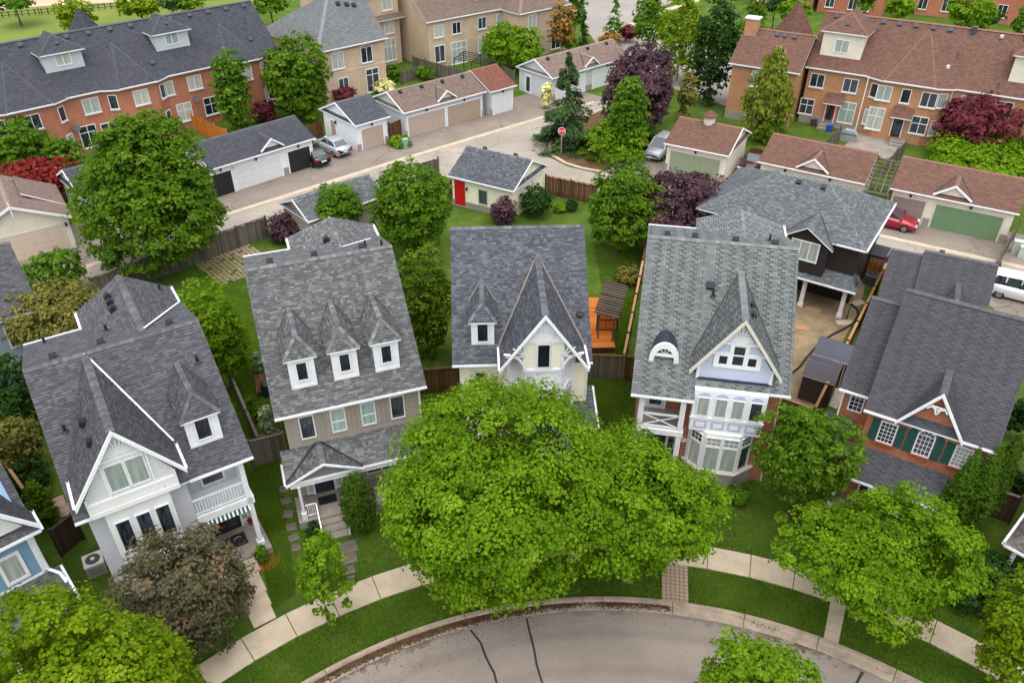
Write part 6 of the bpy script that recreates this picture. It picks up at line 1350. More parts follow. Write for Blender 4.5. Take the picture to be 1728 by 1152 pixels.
# utility boxes
X['util'] = paint('utility_green', rgb(120, 160, 134), .5); X['util2'] = paint('utility_pale', rgb(176, 186, 176), .5)
def ubox(u, v, w_, d_, h_, mat, lab, rot=0, name='utility_box'):
    p = G(u, v); o = thing(name, lab, 'utility box', (p.x, p.y, 0), rot); MB().box((-w_/2, -d_/2, 0), (w_/2, d_/2, h_ - .12)).build('cabinet', o, X[mat]); MB().prism([(-d_/2 - .03, h_ - .12), (d_/2 + .03, h_ - .12), (d_/2 + .03, h_ - .06), (0, h_), (-d_/2 - .03, h_ - .06)], 'x', -w_/2 - .03, w_/2 + .03).build('lid', o, X[mat])
ubox(684, 250, .5, .5, 1.0, 'util', 'small green utility pedestal beside the long grey garage', 40); ubox(1712, 426, .6, .5, 1.1, 'util2', 'pale green utility box in front of the right edge fence', -30); ubox(1722, 434, .5, .4, 1.0, 'util2', 'white utility pedestal nearest the right edge', -30)
# covered grill and yard bits behind the brick row
p = G(1430, 238); gr = thing('covered_grill', 'grey covered barbecue grill behind the orange brick row', 'grill', (p.x, p.y, 0), -30); X['cover'] = paint('grey_cover', rgb(140, 146, 148), .5)
MB().prism([(-.7, 0), (.7, 0), (.8, .8), (.45, 1.15), (-.45, 1.15), (-.8, .8)], 'y', -.35, .35).build('cover', gr, X['cover']); MB().box((-.75, -.4, .78), (.75, -.36, .84)).build('strap', gr, X['vent_grey'])
p = G(1455, 245); pb = tag(sheet('patio_stone', [G(*q_)[:2] for q_ in ((1418, 252), (1450, 225), (1525, 238), (1500, 270))], .02, X['conc_grey']), kind='structure')
X['blue_bin'] = paint('blue_bin', rgb(40, 70, 160), .4)
def bin_(u, v, mat, lab, rot=0):
    p = G(u, v); o = thing('bin', lab, 'bin', (p.x, p.y, 0), rot); MB().prism([(-.2, 0), (.2, 0), (.26, .6), (-.26, .6)], 'y', -.2, .2).build('tub', o, X[mat]); MB().box((-.29, -.24, .6), (.29, .24, .66)).build('rim', o, X[mat])
bin_(1398, 222, 'blue_bin', 'blue recycling bin behind the orange brick row'); bin_(1372, 212, 'ac_dark', 'dark bin beside the red back door')
# bench beside the taupe house
p = G(441, 655); be = thing('planter_bench', 'reddish wooden bench against the taupe house side', 'bench', (p.x, p.y, 0), 20); 
for k in range(4): MB().box((-.28 + k*.15, -.9, .4), (-.15 + k*.15, .9, .44)).build('slat', be, X['w_brown'])
for y in (-.7, .7): MB().box((-.25, y - .05, 0), (.28, y + .05, .4)).build('leg', be, X['w_brown'])
p = G(452, 664); co = thing('compost_bin', 'dark green compost bin beside the wooden bench', 'bin', (p.x, p.y, 0)); X['dkgreen'] = paint('dark_green_plastic', rgb(20, 44, 40), .5); mbq = MB(); mbq.tube([(0, 0, 0), (0, 0, .8)], [.4, .32], 14); mbq.build('tub', co, X['dkgreen']); mbq = MB(); mbq.tube([(0, 0, .8), (0, 0, .9)], [.34, .2], 14); mbq.build('lid', co, X['dkgreen'])
import zlib
# ---------------------------------------------------------------- vegetation
L_ = {
 'maple': leafmat('maple_leaves', [rgb(58,86,12), rgb(85,118,17), rgb(110,143,27), rgb(140,164,47)]),
 'bright': leafmat('bright_leaves', [rgb(70,93,8), rgb(95,121,15), rgb(119,142,23), rgb(142,159,45)]),
 'mid': leafmat('mid_green_leaves', [rgb(50,81,17), rgb(71,106,24), rgb(93,129,34), rgb(125,151,54)]),
 'dark': leafmat('dark_green_leaves', [rgb(26, 50, 18), rgb(38, 66, 26), rgb(52, 82, 34), rgb(72, 100, 48)]),
 'cedar': leafmat('cedar_foliage', [rgb(46, 70, 12), rgb(66, 92, 16), rgb(88, 112, 24), rgb(118, 136, 40)], .15),
 'cedar_y': leafmat('yellowish_cedar_foliage', [rgb(67, 81, 18), rgb(92, 107, 29), rgb(117, 130, 42), rgb(147, 147, 65)], .15),
 'spruce': leafmat('spruce_needles', [rgb(34, 52, 28), rgb(48, 70, 36), rgb(66, 88, 48), rgb(88, 108, 64)], .1),
 'purple': leafmat('purple_leaves', [rgb(46,33,41), rgb(67,48,55), rgb(88,63,70), rgb(113,85,90)], .2),
 'wine': leafmat('wine_red_leaves', [rgb(66, 28, 36), rgb(92, 40, 50), rgb(116, 54, 62), rgb(136, 76, 80)], .25),
 'red': leafmat('red_leaves', [rgb(77,19,21), rgb(107,32,30), rgb(130,45,41), rgb(139,73,63)], .25),
 'brown': leafmat('reddish_brown_leaves', [rgb(58, 62, 40), rgb(78, 78, 54), rgb(98, 90, 68), rgb(134, 104, 90)], .25),
 'olive': leafmat('olive_leaves', [rgb(68, 72, 28), rgb(92, 92, 39), rgb(114, 110, 52), rgb(145, 121, 81)], .2),
 'rust': leafmat('rusty_leaves', [rgb(84, 74, 30), rgb(118, 92, 42), rgb(146, 108, 58), rgb(164, 122, 74)], .2),
 'cream': leafmat('cream_flowers', [rgb(120, 140, 70), rgb(190, 186, 120), rgb(220, 214, 160), rgb(236, 232, 196)], .2),
 'varie': leafmat('variegated_leaves', [rgb(60, 90, 40), rgb(104, 128, 84), rgb(160, 172, 140), rgb(196, 200, 180)], .2)}
L_['hedge'] = leafmat('dense_cedar_foliage', [rgb(40, 64, 16), rgb(56, 84, 20), rgb(74, 102, 28), rgb(98, 122, 40)], .1)
L_['maple2'] = leafmat('soft_green_leaves', [rgb(52, 80, 14), rgb(73, 105, 21), rgb(94, 125, 31), rgb(121, 144, 50)])
X['bark'] = ground_mat('bark', [(.3, rgb(64, 54, 44)), (.7, rgb(104, 92, 78))], 4, 20, .95, .8, .5)
X['bark_pale'] = ground_mat('pale_bark', [(.3, rgb(130, 120, 100)), (.7, rgb(186, 178, 160))], 3, 15, .9, .4, .4)
rs = np.random.default_rng(5)
def unit(n): v = rs.normal(size=(n, 3)); return v / np.linalg.norm(v, axis=1, keepdims=True)
def leaf_quads(Pp, Nn, size, aspect=.8, T=None):
    n = len(Pp); t = unit(n) if T is None else T; Nn = Nn / np.maximum(np.linalg.norm(Nn, axis=1, keepdims=True), 1e-6)
    t = t - (t * Nn).sum(1, keepdims=True) * Nn; t /= np.maximum(np.linalg.norm(t, axis=1, keepdims=True), 1e-6); b = np.cross(Nn, t)
    s = (size * rs.uniform(.7, 1.3, n))[:, None]; fold = Nn * s * .14
    V = np.stack([Pp - t*s*.5, Pp + b*s*.5*aspect - fold - t*s*.08, Pp + t*s*.5, Pp - b*s*.5*aspect - fold - t*s*.08], 1).reshape(-1, 3)
    return V, np.arange(4*n).reshape(-1, 4)
def crown_pts(a, b, leaf, K=4.0, lump=.2, rc=.17, low=-.8, prof=None, up=.45, layers=1.0):
    area = 4 * math.pi * a * (a + b) / 2; n = int(max(300, K * area / leaf**2)); rcm = max(rc * a, leaf * 1.7); per = max(12, int(4.5 * (rcm / leaf)**2)); nc = max(10, n // per)
    d = unit(nc * 2); d = d[d[:, 2] > low][:nc]; nc = len(d)
    ph = rs.uniform(0, 6.28, 9); kk = rs.normal(size=(9, 3)) * 2.6
    lm = 1 + lump * np.sin(d @ kk.T + ph).mean(1) * 2.2
    f = (0.68 + .32 * rs.uniform(0, 1, nc) ** .5) * lm
    if prof is not None: hr = prof(d[:, 2]); c = np.stack([d[:, 0] * hr, d[:, 1] * hr, d[:, 2]], 1) * f[:, None]
    else: c = d * f[:, None]
    c = c * np.array([a, a, b]); 
    N_ = nc * per; ci = np.repeat(np.arange(nc), per); q = unit(N_); q[:, 2] = np.abs(q[:, 2]) * .75 + q[:, 2] * .25
    r = rcm * rs.uniform(.6, 1.4, nc)[ci] * rs.uniform(.35, 1.05, N_) ** .6
    Pp = c[ci] + q * r[:, None] * np.array([1, 1, .7]); out = d[ci]
    Nn = q * .6 + out * .35 + np.array([0, 0, up]) + unit(N_) * .45
    tone = np.clip(.45 + rs.normal(0, .17, nc)[ci] + rs.normal(0, .1, N_), 0, 1)
    rh = np.quantile(np.hypot(Pp[:, 0], Pp[:, 1]), .985); zt = np.quantile(Pp[:, 2], .99); Pp = Pp * np.array([a / rh, a / rh, b / max(zt, .1)])
    # inner leaves close the crown
    m = int(N_ * .3); di = unit(m); pi = di * np.array([a, a, b]) * rs.uniform(.35, .78, m)[:, None]
    Pp = np.concatenate([Pp, pi]); Nn = np.concatenate([Nn, di + unit(m) * .6]); tone = np.concatenate([tone, np.clip(rs.normal(.4, .12, m), 0, 1)])
    return Pp, Nn, tone
def trunk_mesh(h, r, zc, a, b, mat, limbs=6, lean=(0, 0)):
    mb = MB(); n = 5; pts = [Vector((lean[0]*k/n + random.uniform(-.04, .04)*h*.2, lean[1]*k/n + random.uniform(-.04, .04)*h*.2, (zc + b*.25)*k/n)) for k in range(n + 1)]; pts[0] = Vector((0, 0, -.1))
    mb.tube(pts, [r*1.35] + [r*(1 - .16*k) for k in range(1, n + 1)], 8)
    for k in range(limbs):
        an = 6.28*k/limbs + random.uniform(-.4, .4); i = random.choice((2, 3, 3, 4)); s = pts[i]; e = Vector((math.cos(an)*a*.62, math.sin(an)*a*.62, zc + random.uniform(-.25, .45)*b)); mid = s.lerp(e, .5) + Vector((0, 0, -.08*a))
        mb.tube([s, mid, e], [r*.5, r*.32, r*.12], 6)
    return mb.mesh('trunk', [X[mat]])
def tdist(u, v, z): p = G(u, v, z); return (p - Vector((0, 0, CAM_H))).length
_tlab = 0
def tree(name, label, u, v, zc, hw, hh, leafk='maple', kind='round', K=3.4, leaf=None, trunk=True, bark='bark', cat='tree', group=None, lump=.2, low=-.8, rc=.17, base=None, prof=None, bmul=1.0, tight=(.1, .14)):
    """(u, v) pixel of the crown's centre, zc its height above the ground"""
    global rs; rs = np.random.default_rng(zlib.crc32(label.encode())); random.seed(zlib.crc32(label.encode()))
    p = G(u, v, zc); t = tdist(u, v, zc); ph = math.asin((CAM_H - zc) / t); ppm = FPX / t
    a = hw / ppm; app = hh / ppm; b = math.sqrt(max((.45*a)**2, app**2 - (a*math.sin(ph))**2)) / math.cos(ph) * bmul; b = min(b, zc * .97 if zc > 1.2 else 9)
    o = thing(name, label, cat, (p.x, p.y, 0), random.uniform(0, 360), group)
    lf = leaf or max(.15, 3.3 * t / 796)
    if kind == 'round': Pp, Nn, tone = crown_pts(a*.95, b*.97, lf, K, lump, rc, low, prof); V, Q = leaf_quads(Pp, Nn, lf)
    elif kind == 'column':
        pr = prof or (lambda z: np.clip(1.25 - .55 * np.clip(z, 0, 1)**2, .2, 1.2)); Pp, Nn, tone = crown_pts(a*.9, b*.95, lf, K*1.25, tight[0], tight[1], -.98, pr, .1); V, Q = leaf_quads(Pp, Nn*np.array([1, 1, .5]), lf, .5, np.tile([0, 0, 1.], (len(Pp), 1)) + unit(len(Pp))*.5)
    elif kind == 'cone':
        n = int(K * 2.6 * a * b * 3.1 / lf**2); hgt = rs.uniform(0, 1, n)**1.5; nb = 95; bi = rs.integers(0, nb, n); bh = np.sort(rs.uniform(0, 1, nb)**1.25); ba = rs.uniform(0, 6.28, nb); H_ = bh[bi]
        rad = a * (1 - H_)**.85 * (1 + .16*np.sin(bi*12.9)) + .08; s = rs.uniform(.12, 1, n)**.7
        an = ba[bi] + rs.normal(0, .16, n) * (1.1 - .3*s); rr = rad * s
        z = -b + 2*b*H_ - rr * .28 + rs.normal(0, .07*a, n) * .8
        Pp = np.stack([np.cos(an)*rr, np.sin(an)*rr, z], 1); T = np.stack([np.cos(an), np.sin(an), -.35 + rs.normal(0, .2, n)], 1) + unit(n)*.35
        Nn = np.stack([np.cos(an)*.5, np.sin(an)*.5, np.ones(n)*.9], 1) + unit(n)*.4; V, Q = leaf_quads(Pp, Nn, lf*1.35, .42, T); tone = np.clip(rs.normal(.45, .1, n) + .25*np.sin(bi*7.7)*.6, 0, 1)
    V = V + np.array([0, 0, zc])
    if len(V) and V[:, 2].min() < .05: V[:, 2] = np.where(V[:, 2] < .05, .05 + (.05 - V[:, 2])*.15, V[:, 2])
    link('crown', np_mesh('crown', V, Q, [L_[leafk]], np.repeat(tone, 4)), o)
    if trunk:
        r = max(.06, min(.28, a * .055)); link('trunk', trunk_mesh(zc, r, zc, a, b, bark, 6 if kind == 'round' else 0), o)
    return o
def shrub(label, u, v, zc, hw, hh, leafk='mid', name='shrub', **kw):
    return tree(name, label, u, v, zc, hw, hh, leafk, trunk=kw.pop('trunk', False), cat='shrub', rc=kw.pop('rc', .26), **kw)
ST = 'trees along the front street'
tree('maple_tree', 'largest bright green maple in front of the yellow house', 840, 828, 6.1, 202, 184, 'maple', K=5, group=ST, lump=.14, rc=.13, prof=lambda z: 1 + .3*np.clip(z, 0, 1)*(1 - .35*np.clip(z, 0, 1)))
tree('maple_tree', 'bright green maple in front of the lilac gable house', 1072, 850, 5.0, 152, 126, 'maple', K=4.8, group=ST, lump=.22, rc=.14, prof=lambda z: 1 + .3*np.clip(z, 0, 1)*(1 - .35*np.clip(z, 0, 1)))
tree('locust_tree', 'green tree between the lilac gable and shutter houses', 1362, 766, 4.2, 84, 88, 'maple2', K=3.4, group=ST, lump=.36, rc=.14)
tree('maple_tree', 'wide maple shading the sidewalk before the shutter house', 1490, 934, 4.1, 146, 118, 'maple', K=3.6, group=ST, lump=.4, rc=.14)
tree('maple_tree', 'yellowish green tree cut off by the right edge', 1742, 1062, 4.0, 62, 108, 'bright', K=3.2, group=ST)
tree('maple_tree', 'maple whose top rises into the frame over the street', 1278, 1185, 5.0, 104, 106, 'maple', K=3.2, group=ST, lump=.3)
tree('maple_tree', 'yellowish maple in the bottom left corner', 150, 1206, 5.0, 172, 182, 'bright', K=4.6, group=ST, lump=.22, rc=.14, prof=lambda z: 1 + .3*np.clip(z, 0, 1)*(1 - .35*np.clip(z, 0, 1)))
tree('crabapple_tree', 'reddish brown crabapple in front of the grey house', 312, 1002, 2.9, 118, 114, 'brown', K=2.3, group=ST, lump=.35, leaf=.15)
tree('young_tree', 'slender young tree beside the sidewalk left of the taupe house walk', 538, 968, 3.1, 56, 74, 'maple', K=1.5, group=ST, lump=.4, rc=.2, prof=lambda z: 1.1 - .35*np.clip(z, -.3, 1))
tree('clipped_cedar', 'clipped columnar cedar beside the taupe house steps', 604, 848, 1.95, 34, 68, 'hedge', 'column', K=5, trunk=False, leaf=.1, tight=(.02, .06))
for u, v, zc, hw, hh, lab in ((1618, 836, 3.5, 25, 72, 'leftmost pointed cedar at the corner of the shutter house'), (1652, 834, 3.5, 28, 74, 'middle pointed cedar at the corner of the shutter house'), (1684, 812, 3.4, 22, 72, 'rightmost and tallest pointed cedar at the shutter house')):
    tree('pointed_cedar', lab, u, v, zc, hw, hh, 'hedge', 'column', K=4.5, trunk=False, leaf=.11, tight=(.06, .09), prof=lambda z: np.clip(.95 - .75*np.clip(z, -.2, 1), .12, 1.0)*1.25, group='cedars at the shutter house')
shrub('leafy shrub at the foot of the stone bay', 1248, 833, .5, 22, 17, 'mid', leaf=.2)
shrub('dark rounded shrub on the lawn before the shutter house', 1372, 880, .6, 24, 20, 'mid', leaf=.14)
shrub('dark mound of shrubs behind the street maple', 1655, 985, .9, 58, 46, 'dark', leaf=.18)
shrub('dark leafy plants beyond the right board fence', 1718, 815, .8, 16, 20, 'dark')
shrub('purple brown low shrub before the right hand tree', 1655, 1022, .35, 16, 10, 'brown', leaf=.14)
shrub('dark green plant on the taupe house porch corner', 528, 892, .7, 14, 14, 'dark', leaf=.15)
shrub('potted leafy plant beside the grey house steps', 441, 934, .5, 12, 14, 'mid', leaf=.2, name='potted_plant')
shrub('green hedge beside the crabapple by the grey house steps', 402, 985, .6, 16, 34, 'mid', leaf=.12)
shrub('dark tall bushes beyond the shutter house right wall', 1722, 700, 1.6, 22, 48, 'dark', leaf=.2)
shrub('dark low hedge along the right side passage', 1704, 772, .9, 16, 30, 'dark', leaf=.2)
tree('garden_tree', 'reddish dark bush below the dark left edge tree', 22, 752, 2.0, 44, 44, 'olive', K=2.8)
fb = shrub('hanging basket of red flowers on the grey house porch', 422, 880, 1.9, 4, 7, 'red', leaf=.1, name='flower_basket')
fb = shrub('planter of orange red flowers inside the grey house porch', 372, 888, 1.0, 8, 5, 'red', leaf=.1, name='flower_planter')
# between and behind the houses
tree('garden_tree', 'yellow green tree leaning over the lawn behind the grey house', 356, 575, 3.6, 66, 108, 'maple', K=3.4, lump=.35, low=-.95)
tree('maple_tree', 'tall maple standing beside the lane left of the taupe house', 250, 326, 5.8, 120, 152, 'maple2', K=5.5, lump=.18, rc=.13, prof=lambda z: 1.05 - .28*np.clip(z, -.2, 1))
tree('garden_tree', 'brownish olive shrubby tree behind the grey house', 88, 528, 4.2, 78, 48, 'olive', K=3.4, leaf=.2)
tree('garden_tree', 'small bright tree behind the blue grey house', 88, 458, 2.0, 46, 34, 'mid', K=2.8)
tree('garden_tree', 'dark tree squeezed between the left edge and grey house', 25, 668, 2.6, 46, 92, 'dark', K=2.8)
shrub('dark leafy bushes lining the passage left of the grey house', 42, 812, .7, 40, 36, 'dark', leaf=.2)
shrub('rounded hedge between blue and grey houses', 72, 858, .9, 22, 42, 'cedar', leaf=.14)
tree('garden_tree', 'tall dense green tree between taupe and yellow houses', 716, 508, 4.0, 56, 98, 'cedar', 'round', K=3.2, low=-.97)
tree('maple_tree', 'round maple behind the taupe house roof', 697, 352, 4.0, 76, 80, 'maple2', K=4, low=-.95)
tree('garden_tree', 'small tree in front of the slate roofed garage', 568, 352, 2.8, 48, 40, 'mid', K=4, low=-.95)
shrub('purple brown bush by the lane fence', 482, 386, 1.0, 34, 27, 'purple', leaf=.24)
shrub('purple bush at the corner of the red door garage', 850, 358, 1.0, 25, 26, 'purple', leaf=.24)
shrub('dense green rounded bush beside the red door garage', 905, 340, 1.3, 32, 30, 'dark', leaf=.22)
shrub('small yellow green plant in the back garden bed', 946, 351, .35, 12, 8, 'bright', leaf=.22)
shrub('small dark shrub in the back garden bed', 965, 346, .5, 13, 10, 'dark', leaf=.22)
tree('garden_tree', 'spreading green tree behind the yellow house', 1048, 348, 4.0, 74, 78, 'maple2', K=4, lump=.3)
tree('plum_tree', 'dark purple plum tree beside the coach house', 1160, 352, 3.6, 94, 66, 'purple', K=4, low=-.95)
shrub('rusty bush under the plum tree by the brown fence', 1062, 465, .5, 28, 14, 'olive', leaf=.22)
shrub('white edged shrub against the taupe house wall', 434, 612, .7, 13, 20, 'varie', leaf=.2)
shrub('climbing shrub at the taupe house corner', 452, 720, .8, 15, 34, 'varie', leaf=.18)
shrub('ground plants left of the grey fence', 428, 700, .4, 14, 30, 'mid', leaf=.18)
# island
tree('spruce_tree', 'blue green spruce on the island beside the stop sign', 958, 172, 4.4, 58, 92, 'spruce', 'cone', K=8)
tree('copper_beech', 'broad dark purple tree on the island', 1080, 150, 4.4, 72, 88, 'purple', K=4)
tree('island_tree', 'green tree in front of the purple tree on the island', 1060, 200, 4.2, 35, 64, 'mid', K=4, low=-.95)
tree('island_tree', 'low yellow green tree at the front of the island', 1040, 238, 1.9, 55, 44, 'maple', K=3.0, low=-.95)
shrub('yellow flowering shrub left of the spruce', 922, 165, 1.2, 12, 22, 'cream', leaf=.4)
shrub('low dark ground cover on the island mulch', 985, 256, .25, 16, 7, 'cedar', leaf=.3)
shrub('second patch of ground cover beside the island kerb', 1003, 268, .25, 14, 6, 'cedar', leaf=.3)
shrub('dark bushes between the island and the silver van', 1085, 232, 1.0, 22, 32, 'dark', leaf=.34)
tree('island_tree', 'light olive tree right of the purple tree', 1158, 162, 2.6, 20, 36, 'olive', K=2.8)
tree('dark_maple', 'tall dark green tree left of the orange brick row', 1207, 82, 6.0, 42, 88, 'dark', K=3.2, low=-.97)
tree('birch_tree', 'pale trunked yellow green birch beyond the island', 1150, 62, 5.2, 44, 68, 'bright', K=2.4, bark='bark_pale')
tree('street_tree', 'mid green tree beside the far street', 1098, 32, 4.5, 34, 42, 'mid', K=2.8)
tree('street_tree', 'conical green tree beside the far street corner', 1038, 28, 3.5, 18, 28, 'mid', 'cone', K=2.6)
tree('street_tree', 'rusty orange tree beside the beige corner house', 950, 45, 4.4, 25, 44, 'rust', K=2.8)
tree('street_tree', 'green tree behind the rusty tree', 972, 12, 4.5, 20, 30, 'mid', K=2.8)
tree('street_tree', 'small conifer right of the rusty tree', 985, 52, 2.8, 14, 26, 'dark', 'cone', K=2.6)
tree('street_tree', 'bright green small tree behind the white sided garage', 960, 72, 1.8, 18, 14, 'bright', K=2.6)
shrub('purple shrub behind the copper coloured hedge', 1060, 56, 1.2, 18, 14, 'wine', leaf=.5)
shrub('rust coloured hedge behind the white sided garage roof', 1030, 66, 1.2, 20, 9, 'rust', leaf=.5)
tree('cedar_tree', 'tall yellowish cedar in front of the orange brick row', 1298, 162, 4.6, 48, 84, 'cedar_y', 'column', K=3.2, prof=lambda z: np.clip(.9 - .55*z, .15, 1.15))
tree('japanese_maple', 'wine red maple in front of the orange brick row', 1648, 212, 3.0, 62, 44, 'wine', K=3.0)
shrub('large yellow green shrub behind the right brown garage', 1660, 266, 1.4, 92, 28, 'maple', leaf=.36)
shrub('dark bush at the right edge below the wine red maple', 1712, 240, 1.4, 26, 20, 'olive', leaf=.36)
shrub('hedge behind the sage door garage', 1300, 225, .9, 28, 24, 'mid', leaf=.34)
# left rows
tree('garden_tree', 'upright green tree before the red brick row', 390, 155, 4.3, 34, 58, 'mid', K=4, low=-.97)
tree('garden_tree', 'round green tree at the end of the red brick row', 500, 130, 4.6, 58, 62, 'maple2', K=4, low=-.95)
shrub('wine red bush between two trees by the red brick row', 444, 190, 1.0, 24, 18, 'wine', leaf=.34)
tree('garden_tree', 'green tree at the left edge before the red brick row', 30, 248, 3.0, 48, 40, 'mid', K=3.0)
tree('garden_tree', 'green bush right of the left edge tree', 105, 268, 2.0, 36, 30, 'mid', K=2.8)
tree('japanese_maple', 'bright red maple behind the cream garage', 62, 302, 2.2, 56, 30, 'red', K=3.0)
shrub('bright shrub beside the small white garage fence', 523, 197, .7, 14, 9, 'maple', leaf=.34)
tree('pointed_cedar', 'dark pointed cedar against the beige house', 562, 128, 2.6, 10, 36, 'dark', 'column', K=3.0, trunk=False, prof=lambda z: np.clip(.95 - .75*z, .15, 1.2))
shrub('wine red bush behind the small white garage', 582, 158, .9, 22, 11, 'wine', leaf=.36)
shrub('cream flowering bush behind the long grey garage', 648, 146, .7, 22, 8, 'cream', leaf=.36)
shrub('green bush below the beige three storey house', 662, 124, .9, 16, 14, 'mid', leaf=.36)
shrub('leafy bush right of the grey garden fence', 718, 122, .9, 17, 10, 'mid', leaf=.36)
tree('garden_tree', 'light green tree behind the white sided garage', 865, 78, 3.2, 54, 34, 'maple', K=2.8)
tree('garden_tree', 'darker bushy tree beside the patio pergola', 838, 74, 2.6, 26, 26, 'mid', K=2.8)
shrub('climbing vine on the beige corner house', 922, 58, 1.8, 8, 22, 'bright', leaf=.4)
shrub('grass tuft and weeds beside the green pedestal', 676, 240, .3, 22, 9, 'maple', leaf=.3)
# park and far trees
for u, v, zc, hw, hh, k, lab in ((126, 26, 3.0, 30, 22, 'bright', 'round yellow green park tree left of the roof peak'), (235, 10, 3.2, 34, 20, 'bright', 'yellow green park tree above the roof ridge'), (22, 2, 3.5, 30, 14, 'mid', 'park tree with thin trunk in the top left corner'), (290, 4, 3.5, 20, 18, 'spruce', 'dark blue conifer at the top behind the red brick row'), (320, 8, 3, 22, 14, 'maple', 'green park tree at the top beside the conifer'), (455, 8, 3.4, 34, 18, 'mid', 'green tree behind the grey hipped roof'),
  (1310, 6, 4.2, 22, 18, 'dark', 'dark tree beside the far brick house on the left'), (1460, 6, 4.0, 20, 14, 'mid', 'green tree between two far brick houses'), (1340, 18, 4.0, 28, 22, 'maple', 'green tree behind the brown roof left of the ridge'), (1275, 30, 4, 22, 40, 'mid', 'green tree between the dark tree and the chimney'), (1520, 14, 4.0, 22, 18, 'maple', 'bright tree in front of the far brick houses'), (1640, 22, 4.4, 36, 26, 'maple', 'bright tree between the far brick houses'), (1668, 30, 3.4, 22, 14, 'dark', 'dark shrubby tree beside the bright far tree'), (1722, 40, 4, 14, 20, 'mid', 'green tree at the top right corner')):
    tree('far_tree', lab, u, v, zc, hw, hh, k, K=2.6, group='trees in the far distance')
# lawn grass blades on the front verges
def blades(pts_fn, n, name, leafk, h=.07):
    Pp = pts_fn(n); n = len(Pp); hh = h * rs.uniform(.6, 1.4, n)[:, None]; an = rs.uniform(0, 6.28, n); w_ = np.stack([np.cos(an), np.sin(an), np.zeros(n)], 1) * .012; ln = unit(n) * np.array([1, 1, 0]) * hh * .6
    V = np.stack([Pp - w_, Pp + w_, Pp + w_*.4 + ln + np.array([0, 0, 1])*hh, Pp - w_*.4 + ln + np.array([0, 0, 1])*hh], 1).reshape(-1, 3)
    cl = np.sin(Pp[:, 0]*1.7 + np.sin(Pp[:, 1]*1.3)*2) * .15
    o = link(name, np_mesh(name, V, np.arange(4*n).reshape(-1, 4), [L_[leafk]], np.repeat(np.clip(.4 + cl + rs.normal(0, .18, n), 0, 1), 4))); o['kind'] = 'stuff'
def ring(r0, r1, a0, a1, ex=()):
    def f(n):
        r = np.sqrt(rs.uniform(r0**2, r1**2, n)); a = np.radians(rs.uniform(a0, a1, n)); P_ = np.stack([CX + r*np.sin(a), CY + r*np.cos(a), np.full(n, .0)], 1)
        k = np.ones(n, bool)
        for e0, e1 in ex: k &= ~((np.degrees(a) > e0) & (np.degrees(a) < e1))
        return P_[k]
    return f
L_['grass'] = leafmat('grass_blades', [rgb(66,96,23), rgb(87,119,32), rgb(112,139,46), rgb(148,160,80)], .2)
blades(ring(21.2, 23.28, -44, 50, ((ac - 1.5, ac + 1.5), (rw - .9, rw + .9))), 90000, 'verge_grass', 'grass')
blades(ring(24.7, 29.5, -30, 44), 110000, 'front_lawn_grass', 'grass')

def quadp(*px):
    q = [np.array(G(*p)[:]) for p in px]
    def f(n):
        a, b = rs.uniform(0, 1, (2, n)); return (q[0]*((1-a)*(1-b))[:, None] + q[1]*(a*(1-b))[:, None] + q[2]*(a*b)[:, None] + q[3]*((1-a)*b)[:, None])
    return f
blades(quadp((330, 440), (430, 430), (490, 760), (420, 770)), 60000, 'side_lawn_grass', 'grass', .08)
blades(quadp((1000, 410), (1085, 420), (1055, 600), (1040, 600)), 30000, 'garden_grass', 'grass', .08); blades(quadp((990, 640), (1070, 640), (1080, 760), (1000, 760)), 30000, 'passage_grass', 'grass', .07); blades(quadp((400, 760), (470, 770), (500, 1000), (460, 1030)), 40000, 'strip_grass', 'grass', .07)
# leaf litter and grit lying in the gutter and on the street
def litter(n, name, mat, r0, sd, a0, a1):
    a = np.radians(rs.uniform(a0, a1, n)); dg = np.degrees(a); dens = np.exp(-((dg + 20)/17)**2) * 1.1 + .25*np.sin(a*23) + .12*np.sin(a*61); k = rs.uniform(0, 1.2, n) < dens; a = a[k]; m = len(a)
    r = r0 - np.abs(rs.normal(0, sd, m)); Pp = np.stack([CX + r*np.sin(a), CY + r*np.cos(a), np.where(r > 20.5, .055, .022)], 1); Nn = np.tile([0, 0, 1.], (m, 1)) + unit(m)*.25
    V, Q = leaf_quads(Pp, Nn, .06); o = link(name, np_mesh(name, V, Q, [X[mat]])); o['kind'] = 'stuff'
litter(24000, 'gutter_litter', 'litter', 20.93, .15, -46, 10); litter(2500, 'kerb_litter', 'litter', 20.93, .07, -46, 46); litter(500, 'street_litter', 'litter', 20.5, .6, -46, 25)
